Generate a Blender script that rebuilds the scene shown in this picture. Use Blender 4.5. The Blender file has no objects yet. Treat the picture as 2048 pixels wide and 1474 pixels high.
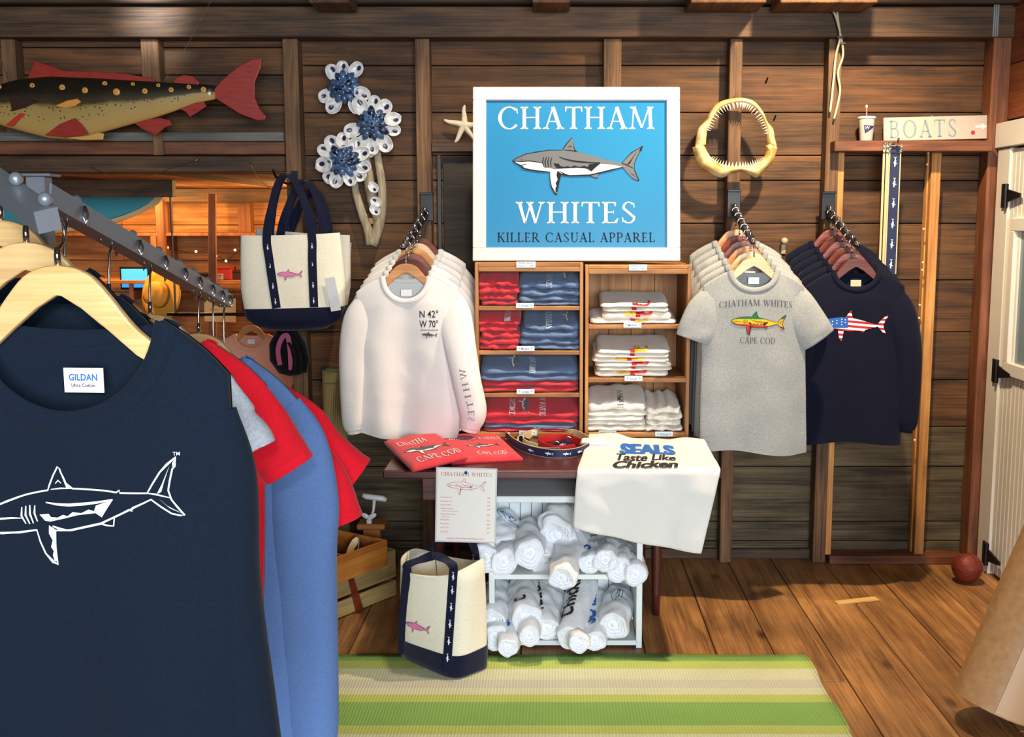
import bpy, bmesh, math, random
from math import sin, cos, pi, atan, atan2, sqrt, radians
from mathutils import Vector, Matrix, noise, geometry

C = bpy.context.scene.collection
SC = bpy.context.scene

# ------------------------------------------------------------------ camera
F, PX, PY, EYE = 2200.0, 1110.0, 737.0, 1.70      # focal length (px of a 2048 frame), principal point, eye height
PITCH = atan(297.0 / F)
cam = bpy.data.cameras.new('camera')
cam.sensor_width = 36.0
cam.lens = F / 2048.0 * 36.0
cam.shift_x = -(PX - 1024.0) / 2048.0
cam.clip_start = 0.05
co = bpy.data.objects.new('camera', cam)
co.location = (0, 0, EYE)
co.rotation_euler = (pi / 2 - PITCH, 0, 0)
C.objects.link(co)
SC.camera = co

# ------------------------------------------------------------------ world, lamps, exposure
wd = bpy.data.worlds.new('world'); SC.world = wd; wd.use_nodes = True
wd.node_tree.nodes['Background'].inputs[0].default_value = (0.85, 0.92, 1.0, 1)
wd.node_tree.nodes['Background'].inputs[1].default_value = 0.10

def lamp(name, kind, loc, aim, power, color, size=0.1, size_y=None, spot=None, blend=0.5):
    d = bpy.data.lights.new(name, kind)
    d.energy = power; d.color = color
    if kind == 'AREA':
        d.size = size
        if size_y: d.shape = 'RECTANGLE'; d.size_y = size_y
    else:
        d.shadow_soft_size = size
    if spot: d.spot_size = radians(spot); d.spot_blend = blend
    o = bpy.data.objects.new(name, d); o.location = loc
    o.rotation_euler = (Vector(aim) - Vector(loc)).to_track_quat('-Z', 'Y').to_euler()
    C.objects.link(o); return o

WARM = (1.0, 0.77, 0.50)
lamp('daylight_from_entrance', 'AREA', (1.5, -6.0, 2.0), (0.1, 4.5, 0.8), 1750, (0.86, 0.93, 1.0), 4.2, 2.8)
lamp('camera_flash', 'AREA', (-0.06, 0.0, 1.86), (0, 5, 1.0), 20, (0.92, 0.96, 1.0), 0.07)
lamp('track_spot', 'SPOT', (1.25, 4.2, 3.1), (0.95, 5.2, 0.9), 640, WARM, 0.04, spot=112, blend=0.8)
lamp('track_spot', 'SPOT', (-0.25, 4.2, 3.2), (-0.15, 5.0, 0.6), 240, (1.0, 0.82, 0.60), 0.05, spot=90, blend=0.8)
lamp('back_room_bulb', 'POINT', (-2.85, 7.3, 1.865), (0, 0, 0), 95, (1.0, 0.58, 0.21), 0.08)
lamp('back_room_bulb', 'POINT', (-1.5, 7.35, 1.80), (0, 0, 0), 120, (1.0, 0.58, 0.21), 0.06)
lamp('added_glare_spot', 'SPOT', (-1.75, 4.55, 2.85), (-1.87, 5.29, 2.65), 330, (0.9, 0.95, 1.0), 0.1, spot=21, blend=1.0)  # unseen spot added to throw a pale glare patch on the top-left beam

SC.view_settings.view_transform = 'Standard'
SC.view_settings.look = 'None'
SC.view_settings.exposure = -0.95
SC.view_settings.gamma = 1.0
SC.view_settings.use_curve_mapping = False

# ------------------------------------------------------------------ helpers
def P(px, py, Y):
    """world point at depth Y seen at a pixel of the 2048x1474 photograph (used as a measuring tape)"""
    a = (px - PX) / F; b = -(py - PY) / F
    dy = cos(PITCH) + b * sin(PITCH); dz = -sin(PITCH) + b * cos(PITCH)
    t = Y / dy
    return Vector((a * t, Y, EYE + dz * t))

def PF(px, py, z=0.0):
    """world point at height z seen at a pixel"""
    a = (px - PX) / F; b = -(py - PY) / F
    dy = cos(PITCH) + b * sin(PITCH); dz = -sin(PITCH) + b * cos(PITCH)
    t = (z - EYE) / dz
    return Vector((a * t, dy * t, z))

def lin(r, g, b):
    f = lambda c: (c / 255.0 / 12.92) if c / 255.0 <= 0.04045 else ((c / 255.0 + 0.055) / 1.055) ** 2.4
    return (f(r), f(g), f(b), 1.0)

MATS = {}
def base_mat(name):
    m = bpy.data.materials.new(name); m.use_nodes = True
    nt = m.node_tree
    return m, nt, nt.nodes['Principled BSDF']

def plain(name, rgb, rough=0.5, metal=0.0, emit=None, spec=0.5, coat=0.0, grain=0.0):
    if name in MATS: return MATS[name]
    m, nt, b = base_mat(name)
    c = lin(*rgb)
    b.inputs['Base Color'].default_value = c
    b.inputs['Roughness'].default_value = rough
    b.inputs['Metallic'].default_value = metal
    b.inputs['Specular IOR Level'].default_value = spec
    b.inputs['Coat Weight'].default_value = coat
    if grain:
        tc = nt.nodes.new('ShaderNodeTexCoord'); n = nt.nodes.new('ShaderNodeTexNoise')
        n.inputs['Scale'].default_value = 60; n.inputs['Detail'].default_value = 4
        nt.links.new(tc.outputs['Object'], n.inputs['Vector'])
        mr = nt.nodes.new('ShaderNodeMapRange'); mr.inputs[3].default_value = 1 - grain; mr.inputs[4].default_value = 1 + grain
        nt.links.new(n.outputs[0], mr.inputs[0])
        mx = nt.nodes.new('ShaderNodeMix'); mx.data_type = 'RGBA'; mx.blend_type = 'MULTIPLY'; mx.inputs[0].default_value = 1
        mx.inputs[6].default_value = c
        nt.links.new(mr.outputs[0], mx.inputs[7]); nt.links.new(mx.outputs[2], b.inputs['Base Color'])
    if emit:
        b.inputs['Emission Color'].default_value = c; b.inputs['Emission Strength'].default_value = emit
    MATS[name] = m; return m

def wood(name, dark, light, axis='X', rough=0.6, scale=1.0, knots=0.5, vary=0.35, red=None, coat=0.0, stain=0.0):
    """long-grained timber; every object gets its own stretch of grain and its own tone"""
    if name in MATS: return MATS[name]
    m, nt, b = base_mat(name); N = nt.nodes.new; L = nt.links.new
    tc = N('ShaderNodeTexCoord'); oi = N('ShaderNodeObjectInfo')
    vm = N('ShaderNodeVectorMath'); vm.operation = 'SCALE'; vm.inputs[3].default_value = 37.0
    cx = N('ShaderNodeCombineXYZ')
    for i in range(3): L(oi.outputs['Random'], cx.inputs[i])
    L(cx.outputs[0], vm.inputs[0])
    ad = N('ShaderNodeVectorMath'); ad.operation = 'ADD'
    L(tc.outputs['Object'], ad.inputs[0]); L(vm.outputs[0], ad.inputs[1])
    mp = N('ShaderNodeMapping'); s = [9.0 * scale] * 3; s['XYZ'.index(axis)] = 0.9 * scale
    mp.inputs['Scale'].default_value = s; L(ad.outputs[0], mp.inputs['Vector'])
    n1 = N('ShaderNodeTexNoise'); n1.inputs['Scale'].default_value = 2.2; n1.inputs['Detail'].default_value = 7; n1.inputs['Roughness'].default_value = 0.62
    n1.inputs['Distortion'].default_value = 0.6
    L(mp.outputs[0], n1.inputs['Vector'])
    mp2 = N('ShaderNodeMapping'); s2 = [100.0 * scale] * 3; s2['XYZ'.index(axis)] = 1.6 * scale
    mp2.inputs['Scale'].default_value = s2; L(ad.outputs[0], mp2.inputs['Vector'])
    n2 = N('ShaderNodeTexNoise'); n2.inputs['Scale'].default_value = 1.5; n2.inputs['Detail'].default_value = 3; L(mp2.outputs[0], n2.inputs['Vector'])
    ma = N('ShaderNodeMath'); ma.operation = 'MULTIPLY_ADD'; L(n2.outputs[0], ma.inputs[0]); ma.inputs[1].default_value = 0.60; L(n1.outputs[0], ma.inputs[2])
    cr = N('ShaderNodeValToRGB'); e = cr.color_ramp.elements
    e[0].position = 0.60; e[0].color = lin(*dark); e[1].position = 1.0; e[1].color = lin(*light)
    L(ma.outputs[0], cr.inputs[0])
    # broad stains
    n3 = N('ShaderNodeTexNoise'); n3.inputs['Scale'].default_value = 2.6; n3.inputs['Detail'].default_value = 5; L(ad.outputs[0], n3.inputs['Vector'])
    mr3 = N('ShaderNodeMapRange'); mr3.inputs[1].default_value = 0.3; mr3.inputs[2].default_value = 0.7
    mr3.inputs[3].default_value = 0.62 - stain; mr3.inputs[4].default_value = 1.2; L(n3.outputs[0], mr3.inputs[0])
    # knots
    mp4 = N('ShaderNodeMapping'); s4 = [5.0] * 3; s4['XYZ'.index(axis)] = 2.2
    mp4.inputs['Scale'].default_value = s4; L(ad.outputs[0], mp4.inputs['Vector'])
    vo = N('ShaderNodeTexVoronoi'); vo.inputs['Scale'].default_value = 0.9; L(mp4.outputs[0], vo.inputs['Vector'])
    mr4 = N('ShaderNodeMapRange'); mr4.inputs[1].default_value = 0.03; mr4.inputs[2].default_value = 0.13
    mr4.inputs[3].default_value = 1 - knots; mr4.inputs[4].default_value = 1.0; L(vo.outputs['Distance'], mr4.inputs[0])
    # tone of this piece
    mr5 = N('ShaderNodeMapRange'); mr5.inputs[3].default_value = 1 - vary; mr5.inputs[4].default_value = 1 + vary * 0.7; L(oi.outputs['Random'], mr5.inputs[0])
    m1 = N('ShaderNodeMath'); m1.operation = 'MULTIPLY'; L(mr3.outputs[0], m1.inputs[0]); L(mr4.outputs[0], m1.inputs[1])
    m2 = N('ShaderNodeMath'); m2.operation = 'MULTIPLY'; L(m1.outputs[0], m2.inputs[0]); L(mr5.outputs[0], m2.inputs[1])
    mx = N('ShaderNodeMix'); mx.data_type = 'RGBA'; mx.blend_type = 'MULTIPLY'; mx.inputs[0].default_value = 1
    L(cr.outputs[0], mx.inputs[6]); L(m2.outputs[0], mx.inputs[7])
    out = mx.outputs[2]
    if red:
        wn = N('ShaderNodeTexWhiteNoise'); wn.noise_dimensions = '1D'; L(oi.outputs['Random'], wn.inputs['W'])
        mr6 = N('ShaderNodeMapRange'); mr6.inputs[1].default_value = 0.45; mr6.inputs[2].default_value = 1.0; mr6.inputs[4].default_value = 0.75; L(wn.outputs[0], mr6.inputs[0])
        mx2 = N('ShaderNodeMix'); mx2.data_type = 'RGBA'; mx2.blend_type = 'MULTIPLY'; L(mr6.outputs[0], mx2.inputs[0]); L(out, mx2.inputs[6]); mx2.inputs[7].default_value = red
        out = mx2.outputs[2]
    L(out, b.inputs['Base Color'])
    b.inputs['Roughness'].default_value = rough; b.inputs['Coat Weight'].default_value = coat; b.inputs['Coat Roughness'].default_value = 0.25
    bp = N('ShaderNodeBump'); bp.inputs['Strength'].default_value = 0.25; bp.inputs['Distance'].default_value = 0.004
    L(ma.outputs[0], bp.inputs['Height']); L(bp.outputs[0], b.inputs['Normal'])
    MATS[name] = m; return m

def fabric(name, rgb, heather=0.04, rough=0.95, sheen=0.15, crease=0.25, weave=500.0):
    if name in MATS: return MATS[name]
    m, nt, b = base_mat(name); N = nt.nodes.new; L = nt.links.new
    tc = N('ShaderNodeTexCoord')
    n = N('ShaderNodeTexNoise'); n.inputs['Scale'].default_value = 220; n.inputs['Detail'].default_value = 3; L(tc.outputs['Object'], n.inputs['Vector'])
    n2 = N('ShaderNodeTexNoise'); n2.inputs['Scale'].default_value = 9; n2.inputs['Detail'].default_value = 4; n2.inputs['Distortion'].default_value = 0.5; L(tc.outputs['Object'], n2.inputs['Vector'])
    mr = N('ShaderNodeMapRange'); mr.inputs[1].default_value = 0.3; mr.inputs[2].default_value = 0.7; mr.inputs[3].default_value = 1 - heather * 2; mr.inputs[4].default_value = 1 + heather * 2; L(n.outputs[0], mr.inputs[0])
    mx = N('ShaderNodeMix'); mx.data_type = 'RGBA'; mx.blend_type = 'MULTIPLY'; mx.inputs[0].default_value = 1
    mx.inputs[6].default_value = lin(*rgb); L(mr.outputs[0], mx.inputs[7]); L(mx.outputs[2], b.inputs['Base Color'])
    b.inputs['Roughness'].default_value = rough; b.inputs['Sheen Weight'].default_value = sheen; b.inputs['Specular IOR Level'].default_value = 0.15
    bp = N('ShaderNodeBump'); bp.inputs['Strength'].default_value = crease; bp.inputs['Distance'].default_value = 0.012; L(n2.outputs[0], bp.inputs['Height'])
    bp2 = N('ShaderNodeBump'); bp2.inputs['Strength'].default_value = 0.15; bp2.inputs['Distance'].default_value = 0.001; L(n.outputs[0], bp2.inputs['Height']); L(bp.outputs[0], bp2.inputs['Normal'])
    L(bp2.outputs[0], b.inputs['Normal'])
    MATS[name] = m; return m

# ---- objects
def tag(o, label=None, cat=None, group=None, kind=None):
    if label: o['label'] = label
    if cat: o['category'] = cat
    if group: o['group'] = group
    if kind: o['kind'] = kind
    return o

def thing(name, label, cat, loc=(0, 0, 0), rot=(0, 0, 0), group=None, kind=None):
    o = bpy.data.objects.new(name, None); o.empty_display_size = 0.05
    o.location = loc; o.rotation_euler = rot; C.objects.link(o)
    return tag(o, label, cat, group, kind)

def obj(name, bm, mat, parent=None, loc=(0, 0, 0), rot=(0, 0, 0), smooth=False):
    if isinstance(bm, bmesh.types.BMesh):
        me = bpy.data.meshes.new(name); bm.normal_update(); bm.to_mesh(me); bm.free()
    else: me = bm
    if mat is not None and not me.materials:
        for m in (mat if isinstance(mat, (list, tuple)) else [mat]): me.materials.append(m)
    if smooth:
        for p in me.polygons: p.use_smooth = True
    o = bpy.data.objects.new(name, me); o.location = loc; o.rotation_euler = rot
    if parent is not None: o.parent = parent
    C.objects.link(o); return o

def bm_box(sx, sy, sz, bev=0.0, seg=1, c=(0, 0, 0)):
    bm = bmesh.new(); bmesh.ops.create_cube(bm, size=1.0)
    bmesh.ops.scale(bm, vec=(sx, sy, sz), verts=bm.verts)
    if bev: bmesh.ops.bevel(bm, geom=bm.edges[:], offset=bev, segments=seg, affect='EDGES', profile=0.5)
    bmesh.ops.translate(bm, vec=c, verts=bm.verts)
    return bm

def box(name, p0, p1, mat, parent=None, bev=0.002, rot=(0, 0, 0), off=(0, 0, 0)):
    """box between two corners given in the parent's frame; origin at its centre"""
    p0, p1 = Vector(p0), Vector(p1); s = p1 - p0
    return obj(name, bm_box(abs(s.x), abs(s.y), abs(s.z), min(bev, 0.45 * min(abs(s.x), abs(s.y), abs(s.z)))), mat, parent, (p0 + p1) / 2 - Vector(off), rot)

def add_geom(bm, verts, faces):
    vs = [bm.verts.new(v) for v in verts]
    for f in faces:
        try: bm.faces.new([vs[i] for i in f])
        except ValueError: pass
    return vs

def bm_loft(rings, closed=True, cap0=True, cap1=True):
    bm = bmesh.new(); n = len(rings[0]); V = [[bm.verts.new(p) for p in r] for r in rings]
    for i in range(len(V) - 1):
        for j in range(n if closed else n - 1):
            k = (j + 1) % n
            try: bm.faces.new((V[i][j], V[i][k], V[i + 1][k], V[i + 1][j]))
            except ValueError: pass
    if cap0: bm.faces.new(V[0][::-1])
    if cap1: bm.faces.new(V[-1])
    bmesh.ops.recalc_face_normals(bm, faces=bm.faces[:])
    return bm

def frames(pts):
    """parallel-transported frames along a path"""
    pts = [Vector(p) for p in pts]; T = []
    for i in range(len(pts)):
        a = pts[max(i - 1, 0)]; b = pts[min(i + 1, len(pts) - 1)]
        T.append((b - a).normalized())
    ref = Vector((0, 0, 1)) if abs(T[0].z) < 0.9 else Vector((0, 1, 0))
    out = []; n = (ref - T[0] * ref.dot(T[0])).normalized()
    for t in T:
        n = (n - t * n.dot(t)).normalized(); out.append((t, n, t.cross(n)))
    return pts, out

def bm_tube(pts, r, n=8, caps=True):
    pts, fr = frames(pts); rings = []
    for i, (p, (t, a, b)) in enumerate(zip(pts, fr)):
        rr = r[i] if isinstance(r, (list, tuple)) else r
        rings.append([p + (a * cos(2 * pi * k / n) + b * sin(2 * pi * k / n)) * rr for k in range(n)])
    return bm_loft(rings, True, caps, caps)

def smooth_path(pts, k=6):
    """Catmull-Rom through the points"""
    pts = [Vector(p) for p in pts]; q = [pts[0] * 2 - pts[1]] + pts + [pts[-1] * 2 - pts[-2]]; out = []
    for i in range(1, len(q) - 2):
        for s in range(k):
            t = s / k; a, b, c, d = q[i - 1], q[i], q[i + 1], q[i + 2]
            out.append(0.5 * (2 * b + (c - a) * t + (2 * a - 5 * b + 4 * c - d) * t * t + (3 * b - a - 3 * c + d) * t ** 3))
    out.append(pts[-1]); return out

def bm_strap(pts, width_dirs, w, th):
    """flat band along pts; width_dirs: one vector or one per point"""
    pts, fr = frames(pts); rings = []
    for i, (p, (t, a, b)) in enumerate(zip(pts, fr)):
        wv = Vector(width_dirs[i] if isinstance(width_dirs, list) else width_dirs)
        wv = (wv - t * wv.dot(t)).normalized(); nv = t.cross(wv)
        rings.append([p + wv * w / 2 + nv * th / 2, p - wv * w / 2 + nv * th / 2, p - wv * w / 2 - nv * th / 2, p + wv * w / 2 - nv * th / 2])
    return bm_loft(rings)

def bm_sphere(r, u=16, v=10, s=(1, 1, 1)):
    bm = bmesh.new(); bmesh.ops.create_uvsphere(bm, u_segments=u, v_segments=v, radius=r)
    bmesh.ops.scale(bm, vec=s, verts=bm.verts); return bm

def bm_lathe(prof, n=24, cap=True):
    return bm_loft([[(r * cos(2 * pi * k / n), r * sin(2 * pi * k / n), z) for k in range(n)] for r, z in prof], True, cap, cap)

def tess(outer, holes=()):
    loops = [[Vector((x, y, 0)) for x, y in outer]] + [[Vector((x, y, 0)) for x, y in h] for h in holes]
    tris = geometry.tessellate_polygon(loops); vs = [p for l in loops for p in l]
    return [(v.x, v.y) for v in vs], [tuple(t) for t in tris]

def bm_prism(outline, depth, bev=0.0, axis='Y', holes=()):
    """extrude a 2-D outline (x, z) along y, centred"""
    vs, fs = tess(outline, holes); bm = bmesh.new()
    add_geom(bm, [(x, -depth / 2, z) for x, z in vs], fs)
    bmesh.ops.recalc_face_normals(bm, faces=bm.faces[:])
    r = bmesh.ops.extrude_face_region(bm, geom=bm.faces[:])
    bmesh.ops.translate(bm, vec=(0, depth, 0), verts=[g for g in r['geom'] if isinstance(g, bmesh.types.BMVert)])
    bmesh.ops.recalc_face_normals(bm, faces=bm.faces[:])
    if bev:
        es = [e for e in bm.edges if len(e.link_faces) == 2 and e.calc_face_angle(0) > 1.0 and abs(e.verts[0].co.y - e.verts[1].co.y) < 1e-6]
        bmesh.ops.bevel(bm, geom=es, offset=bev, segments=2, affect='EDGES', profile=0.5)
    return bm

def lerp_tab(tab, t):
    if t <= tab[0][0]: return tab[0][1]
    for (a, x), (b, y) in zip(tab, tab[1:]):
        if t <= b:
            k = (t - a) / (b - a); k = k * k * (3 - 2 * k) * 0.5 + k * 0.5
            return x + (y - x) * k
    return tab[-1][1]

def copy_tree(o, parent=None):
    c = o.copy(); C.objects.link(c); c.parent = parent
    for ch in list(o.children): copy_tree(ch, c)
    return c
# ------------------------------------------------------------------ flat print: lettering and the shark emblem as 2-D meshes (verts, faces)
def merge2(parts):
    V, Fc = [], []
    for v, f in parts:
        k = len(V); V += v; Fc += [tuple(i + k for i in t) for t in f]
    return V, Fc

def xf(m, sx=1.0, sy=None, dx=0.0, dy=0.0, rot=0.0, shear=0.0):
    sy = sx if sy is None else sy; c, s = cos(rot), sin(rot); out = []
    for x, y in m[0]:
        x, y = (x + shear * y) * sx, y * sy
        out.append((x * c - y * s + dx, x * s + y * c + dy))
    return out, m[1]

def bar(x0, y0, x1, y1, w0, w1=None):
    w1 = w0 if w1 is None else w1; d = Vector((x1 - x0, y1 - y0)); n = Vector((-d.y, d.x)).normalized() * 0.5
    return [(x0 + n.x * w0, y0 + n.y * w0), (x0 - n.x * w0, y0 - n.y * w0), (x1 - n.x * w1, y1 - n.y * w1), (x1 + n.x * w1, y1 + n.y * w1)], [(0, 1, 2, 3)]

def hbar(x0, y, x1, t): return [(x0, y - t / 2), (x1, y - t / 2), (x1, y + t / 2), (x0, y + t / 2)], [(0, 1, 2, 3)]
def vstem(x, y0=0.0, y1=1.0, w=0.13): return [(x - w / 2, y0), (x + w / 2, y0), (x + w / 2, y1), (x - w / 2, y1)], [(0, 1, 2, 3)]

def serif(x, y, hw, up, core=0.065):
    h = 0.035 * up
    return [(x - hw, y), (x + hw, y), (x + hw, y + h), (x + core, y + h * 2.6), (x - core, y + h * 2.6), (x - hw, y + h)], [(0, 1, 2, 3, 4, 5)]

def arcp(cx, cy, rx, ry, a0, a1, tk, tn, n=18):
    V, Fc = [], []
    for i in range(n + 1):
        a = radians(a0 + (a1 - a0) * i / n); t = tn + (tk - tn) * abs(cos(a)) ** 1.3
        V += [(cx + rx * cos(a), cy + ry * sin(a)), (cx + (rx - t) * cos(a), cy + (ry - t) * sin(a))]
        if i: Fc.append((2 * i - 2, 2 * i, 2 * i + 1, 2 * i - 1))
    return V, Fc

def tri(*p): return list(p), [tuple(range(len(p)))]

TK, TN = 0.135, 0.05
def _glyphs():
    G = {}
    st = lambda x: [vstem(x), serif(x, 0, 0.15, 1), serif(x, 1, 0.15, -1)]
    G['I'] = (0.36, st(0.18))
    G['H'] = (0.90, st(0.19) + st(0.71) + [hbar(0.19, 0.52, 0.71, TN)])
    G['T'] = (0.74, [vstem(0.37), serif(0.37, 0, 0.15, 1), hbar(0.03, 0.972, 0.71, 0.056), tri((0.03, 0.99), (0.03, 0.78), (0.06, 0.78), (0.1, 0.96)), tri((0.71, 0.99), (0.64, 0.96), (0.68, 0.78), (0.71, 0.78))])
    G['A'] = (0.84, [bar(0.13, 0.0, 0.40, 0.98, TN), bar(0.70, 0.0, 0.40, 1.0, 0.14), hbar(0.22, 0.34, 0.62, TN), serif(0.13, 0, 0.13, 1, 0.03), serif(0.70, 0, 0.15, 1)])
    G['M'] = (1.08, [bar(0.16, 0, 0.22, 1, TN), bar(0.22, 1.0, 0.54, 0.06, 0.13, 0.08), bar(0.54, 0.06, 0.84, 1.0, TN), bar(0.86, 1, 0.90, 0, 0.13), serif(0.16, 0, 0.13, 1, 0.03), serif(0.90, 0, 0.15, 1), serif(0.19, 1, 0.12, -1, 0.05), serif(0.88, 1, 0.12, -1)])
    G['W'] = (1.12, [bar(0.14, 1, 0.36, 0, 0.13, 0.09), bar(0.36, 0, 0.58, 0.98, TN), bar(0.52, 1, 0.76, 0, 0.13, 0.09), bar(0.76, 0, 0.99, 1, TN), serif(0.14, 1, 0.14, -1), serif(0.55, 1, 0.14, -1), serif(0.99, 1, 0.12, -1, 0.03)])
    G['E'] = (0.68, st(0.18) + [hbar(0.18, 0.03, 0.60, TN), hbar(0.18, 0.97, 0.56, TN), hbar(0.18, 0.52, 0.48, TN), tri((0.56, 0.99), (0.46, 0.97), (0.53, 0.80), (0.56, 0.80)), tri((0.60, 0.01), (0.65, 0.23), (0.61, 0.23), (0.48, 0.03)), tri((0.48, 0.64), (0.46, 0.52), (0.48, 0.40))])
    G['L'] = (0.66, st(0.18) + [hbar(0.18, 0.03, 0.60, TN), tri((0.60, 0.01), (0.65, 0.25), (0.61, 0.25), (0.46, 0.03))])
    G['K'] = (0.84, st(0.18) + [bar(0.2, 0.44, 0.66, 0.98, TN), bar(0.36, 0.6, 0.72, 0.0, 0.13), serif(0.66, 1, 0.12, -1, 0.03), serif(0.73, 0, 0.13, 1)])
    bowl = lambda yb, r: [hbar(0.18, 0.975, 0.4, TN), hbar(0.18, yb + 0.025, 0.4, TN), arcp(0.40, (1 + yb) / 2, r, (1 - yb) / 2, -90, 90, TK, TN)]
    G['P'] = (0.70, st(0.18) + bowl(0.45, 0.26))
    G['R'] = (0.84, st(0.18) + bowl(0.48, 0.25) + [bar(0.38, 0.5, 0.72, 0.02, 0.13), serif(0.74, 0, 0.11, 1)])
    G['B'] = (0.76, st(0.18) + bowl(0.52, 0.22) + [hbar(0.18, 0.025, 0.4, TN), hbar(0.18, 0.53, 0.42, TN), arcp(0.40, 0.275, 0.29, 0.275, -90, 90, TK, TN)])
    G['D'] = (0.88, st(0.18) + [hbar(0.18, 0.975, 0.38, TN), hbar(0.18, 0.025, 0.38, TN), arcp(0.36, 0.5, 0.45, 0.5, -90, 90, TK, TN)])
    G['O'] = (0.98, [arcp(0.49, 0.5, 0.44, 0.515, 0, 360, TK, TN, 32)])
    G['C'] = (0.88, [arcp(0.49, 0.5, 0.44, 0.515, 48, 318, TK, TN, 28), tri((0.80, 0.97), (0.76, 0.86), (0.80, 0.70), (0.83, 0.70))])
    G['U'] = (0.86, [vstem(0.19, 0.33), serif(0.19, 1, 0.15, -1), bar(0.70, 1, 0.70, 0.33, TN), serif(0.70, 1, 0.13, -1, 0.03), arcp(0.425, 0.33, 0.30, 0.345, 180, 360, 0.09, 0.06)])
    G['S'] = (0.66, [arcp(0.33, 0.745, 0.235, 0.265, 40, 190, 0.09, TN), arcp(0.33, 0.265, 0.255, 0.275, -140, 10, 0.09, TN), bar(0.135, 0.70, 0.545, 0.28, 0.10, 0.10), tri((0.53, 0.97), (0.50, 0.88), (0.53, 0.74), (0.56, 0.74)), tri((0.10, 0.03), (0.08, 0.28), (0.11, 0.28), (0.15, 0.12))])
    G[' '] = (0.42, [])
    return G
GLY = _glyphs()

def serif_text(s, h=1.0, track=0.02, width=None):
    parts, x = [], 0.0
    for ch in s:
        adv, g = GLY[ch]
        for p in g: parts.append(xf(p, 1, 1, x, 0))
        x += adv + track
    m = merge2(parts); k = h if width is None else width / x
    return xf(m, k, h, -x * k / 2, 0)

_tc = {}
def sans_text(s, h=1.0, bold=0.0, shear=0.0, width=None, align='CENTER', track=1.0):
    """the built-in sans face as a flat mesh; h = cap height"""
    key = (s, bold, align, track)
    if key not in _tc:
        cu = bpy.data.curves.new('t', 'FONT'); cu.body = s; cu.align_x = align; cu.offset = bold; cu.resolution_u = 3; cu.space_character = track
        o = bpy.data.objects.new('t', cu); me = bpy.data.meshes.new_from_object(o)
        _tc[key] = ([(v.co.x, v.co.y) for v in me.vertices], [tuple(p.vertices) for p in me.polygons])
        bpy.data.objects.remove(o); bpy.data.curves.remove(cu); bpy.data.meshes.remove(me)
    m = _tc[key]; k = h / 0.72
    if width:
        xs = [v[0] for v in m[0]]; kx = width / (max(xs) - min(xs) + 1e-6)
    else: kx = k
    return xf(m, kx, k, shear=shear)

def poly2(pts): return tess(pts)

def stroke(pts, w):
    """tapered pen line"""
    n = len(pts); L, R = [], []
    for i, p in enumerate(pts):
        a = Vector(pts[max(i - 1, 0)]); b = Vector(pts[min(i + 1, n - 1)]); d = (b - a).normalized(); nn = Vector((-d.y, d.x))
        k = w * (0.25 + 0.75 * sin(pi * (i + 0.35) / (n - 0.3)) if n > 2 else 1.0) / 2
        L.append((p[0] + nn.x * k, p[1] + nn.y * k)); R.append((p[0] - nn.x * k, p[1] - nn.y * k))
    V = L + R; return V, [(i, i + 1, n + i + 1, n + i) for i in range(n - 1)]

def even_stroke(pts, w):
    n = len(pts); L, R = [], []
    for i, p in enumerate(pts):
        a = Vector(pts[max(i - 1, 0)]); b = Vector(pts[min(i + 1, n - 1)]); d = (b - a).normalized(); nn = Vector((-d.y, d.x)) * w / 2
        L.append((p[0] + nn.x, p[1] + nn.y)); R.append((p[0] - nn.x, p[1] - nn.y))
    return L + R, [(i, i + 1, n + i + 1, n + i) for i in range(n - 1)]

# the shark emblem, measured on the big sign; unit = its length
def K(*pts): return [((x - 907.0) / 1030.0, (640.0 - y) / 1030.0) for x, y in pts]
SH_OUT = K((392,628),(405,618),(430,600),(465,586),(500,575),(540,566),(580,558),(630,551),(680,546),(735,545),(785,546),(800,522),(830,482),(862,447),(870,460),(872,480),(878,500),(883,530),(908,560),(950,570),(1000,582),(1050,595),(1090,608),(1112,616),(1130,610),(1128,622),(1190,635),(1255,648),(1290,610),(1335,565),(1375,535),(1422,512),(1412,535),(1408,552),(1394,562),(1370,612),(1352,655),(1355,700),(1372,742),(1393,784),(1375,782),(1340,765),(1300,722),(1265,680),(1225,690),(1170,701),(1165,714),(1150,707),(1075,728),(1062,766),(1030,758),(1000,743),(940,745),(850,748),(800,742),(772,737),(762,770),(752,830),(742,898),(720,882),(698,835),(687,775),(684,718),(600,712),(520,702),(480,690),(465,668),(430,655),(405,640))
SH_BELLY = K((400,638),(450,640),(520,634),(580,641),(625,652),(640,686),(690,688),(720,700),(765,695),(830,690),(900,686),(960,690),(1015,715),(1050,685),(1088,655),(1160,660),(1262,676),(1225,687),(1170,697),(1075,722),(1000,738),(940,740),(850,743),(800,736),(768,728),(756,770),(748,830),(738,888),(720,872),(702,832),(692,775),(690,716),(600,706),(520,696),(484,684),(470,666),(432,652))
SH_DARK = [K((715,650),(760,655),(768,672),(800,680),(830,672),(850,682),(880,668),(920,680),(960,670),(985,682),(1000,658),(1090,645),(1050,682),(1015,717),(990,692),(900,686),(830,690),(760,692),(735,684)),
           K((748,708),(778,735),(764,790),(744,882),(732,878),(730,850),(740,830),(732,810),(748,780),(738,745)),
           K((1400,535),(1422,512),(1410,550),(1396,556)), K((1385,545),(1345,610),(1320,655),(1298,660),(1330,622)), K((1300,682),(1325,720),(1385,775),(1340,740)),
           K((867,470),(885,540),(905,562),(880,552),(874,510))]
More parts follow.
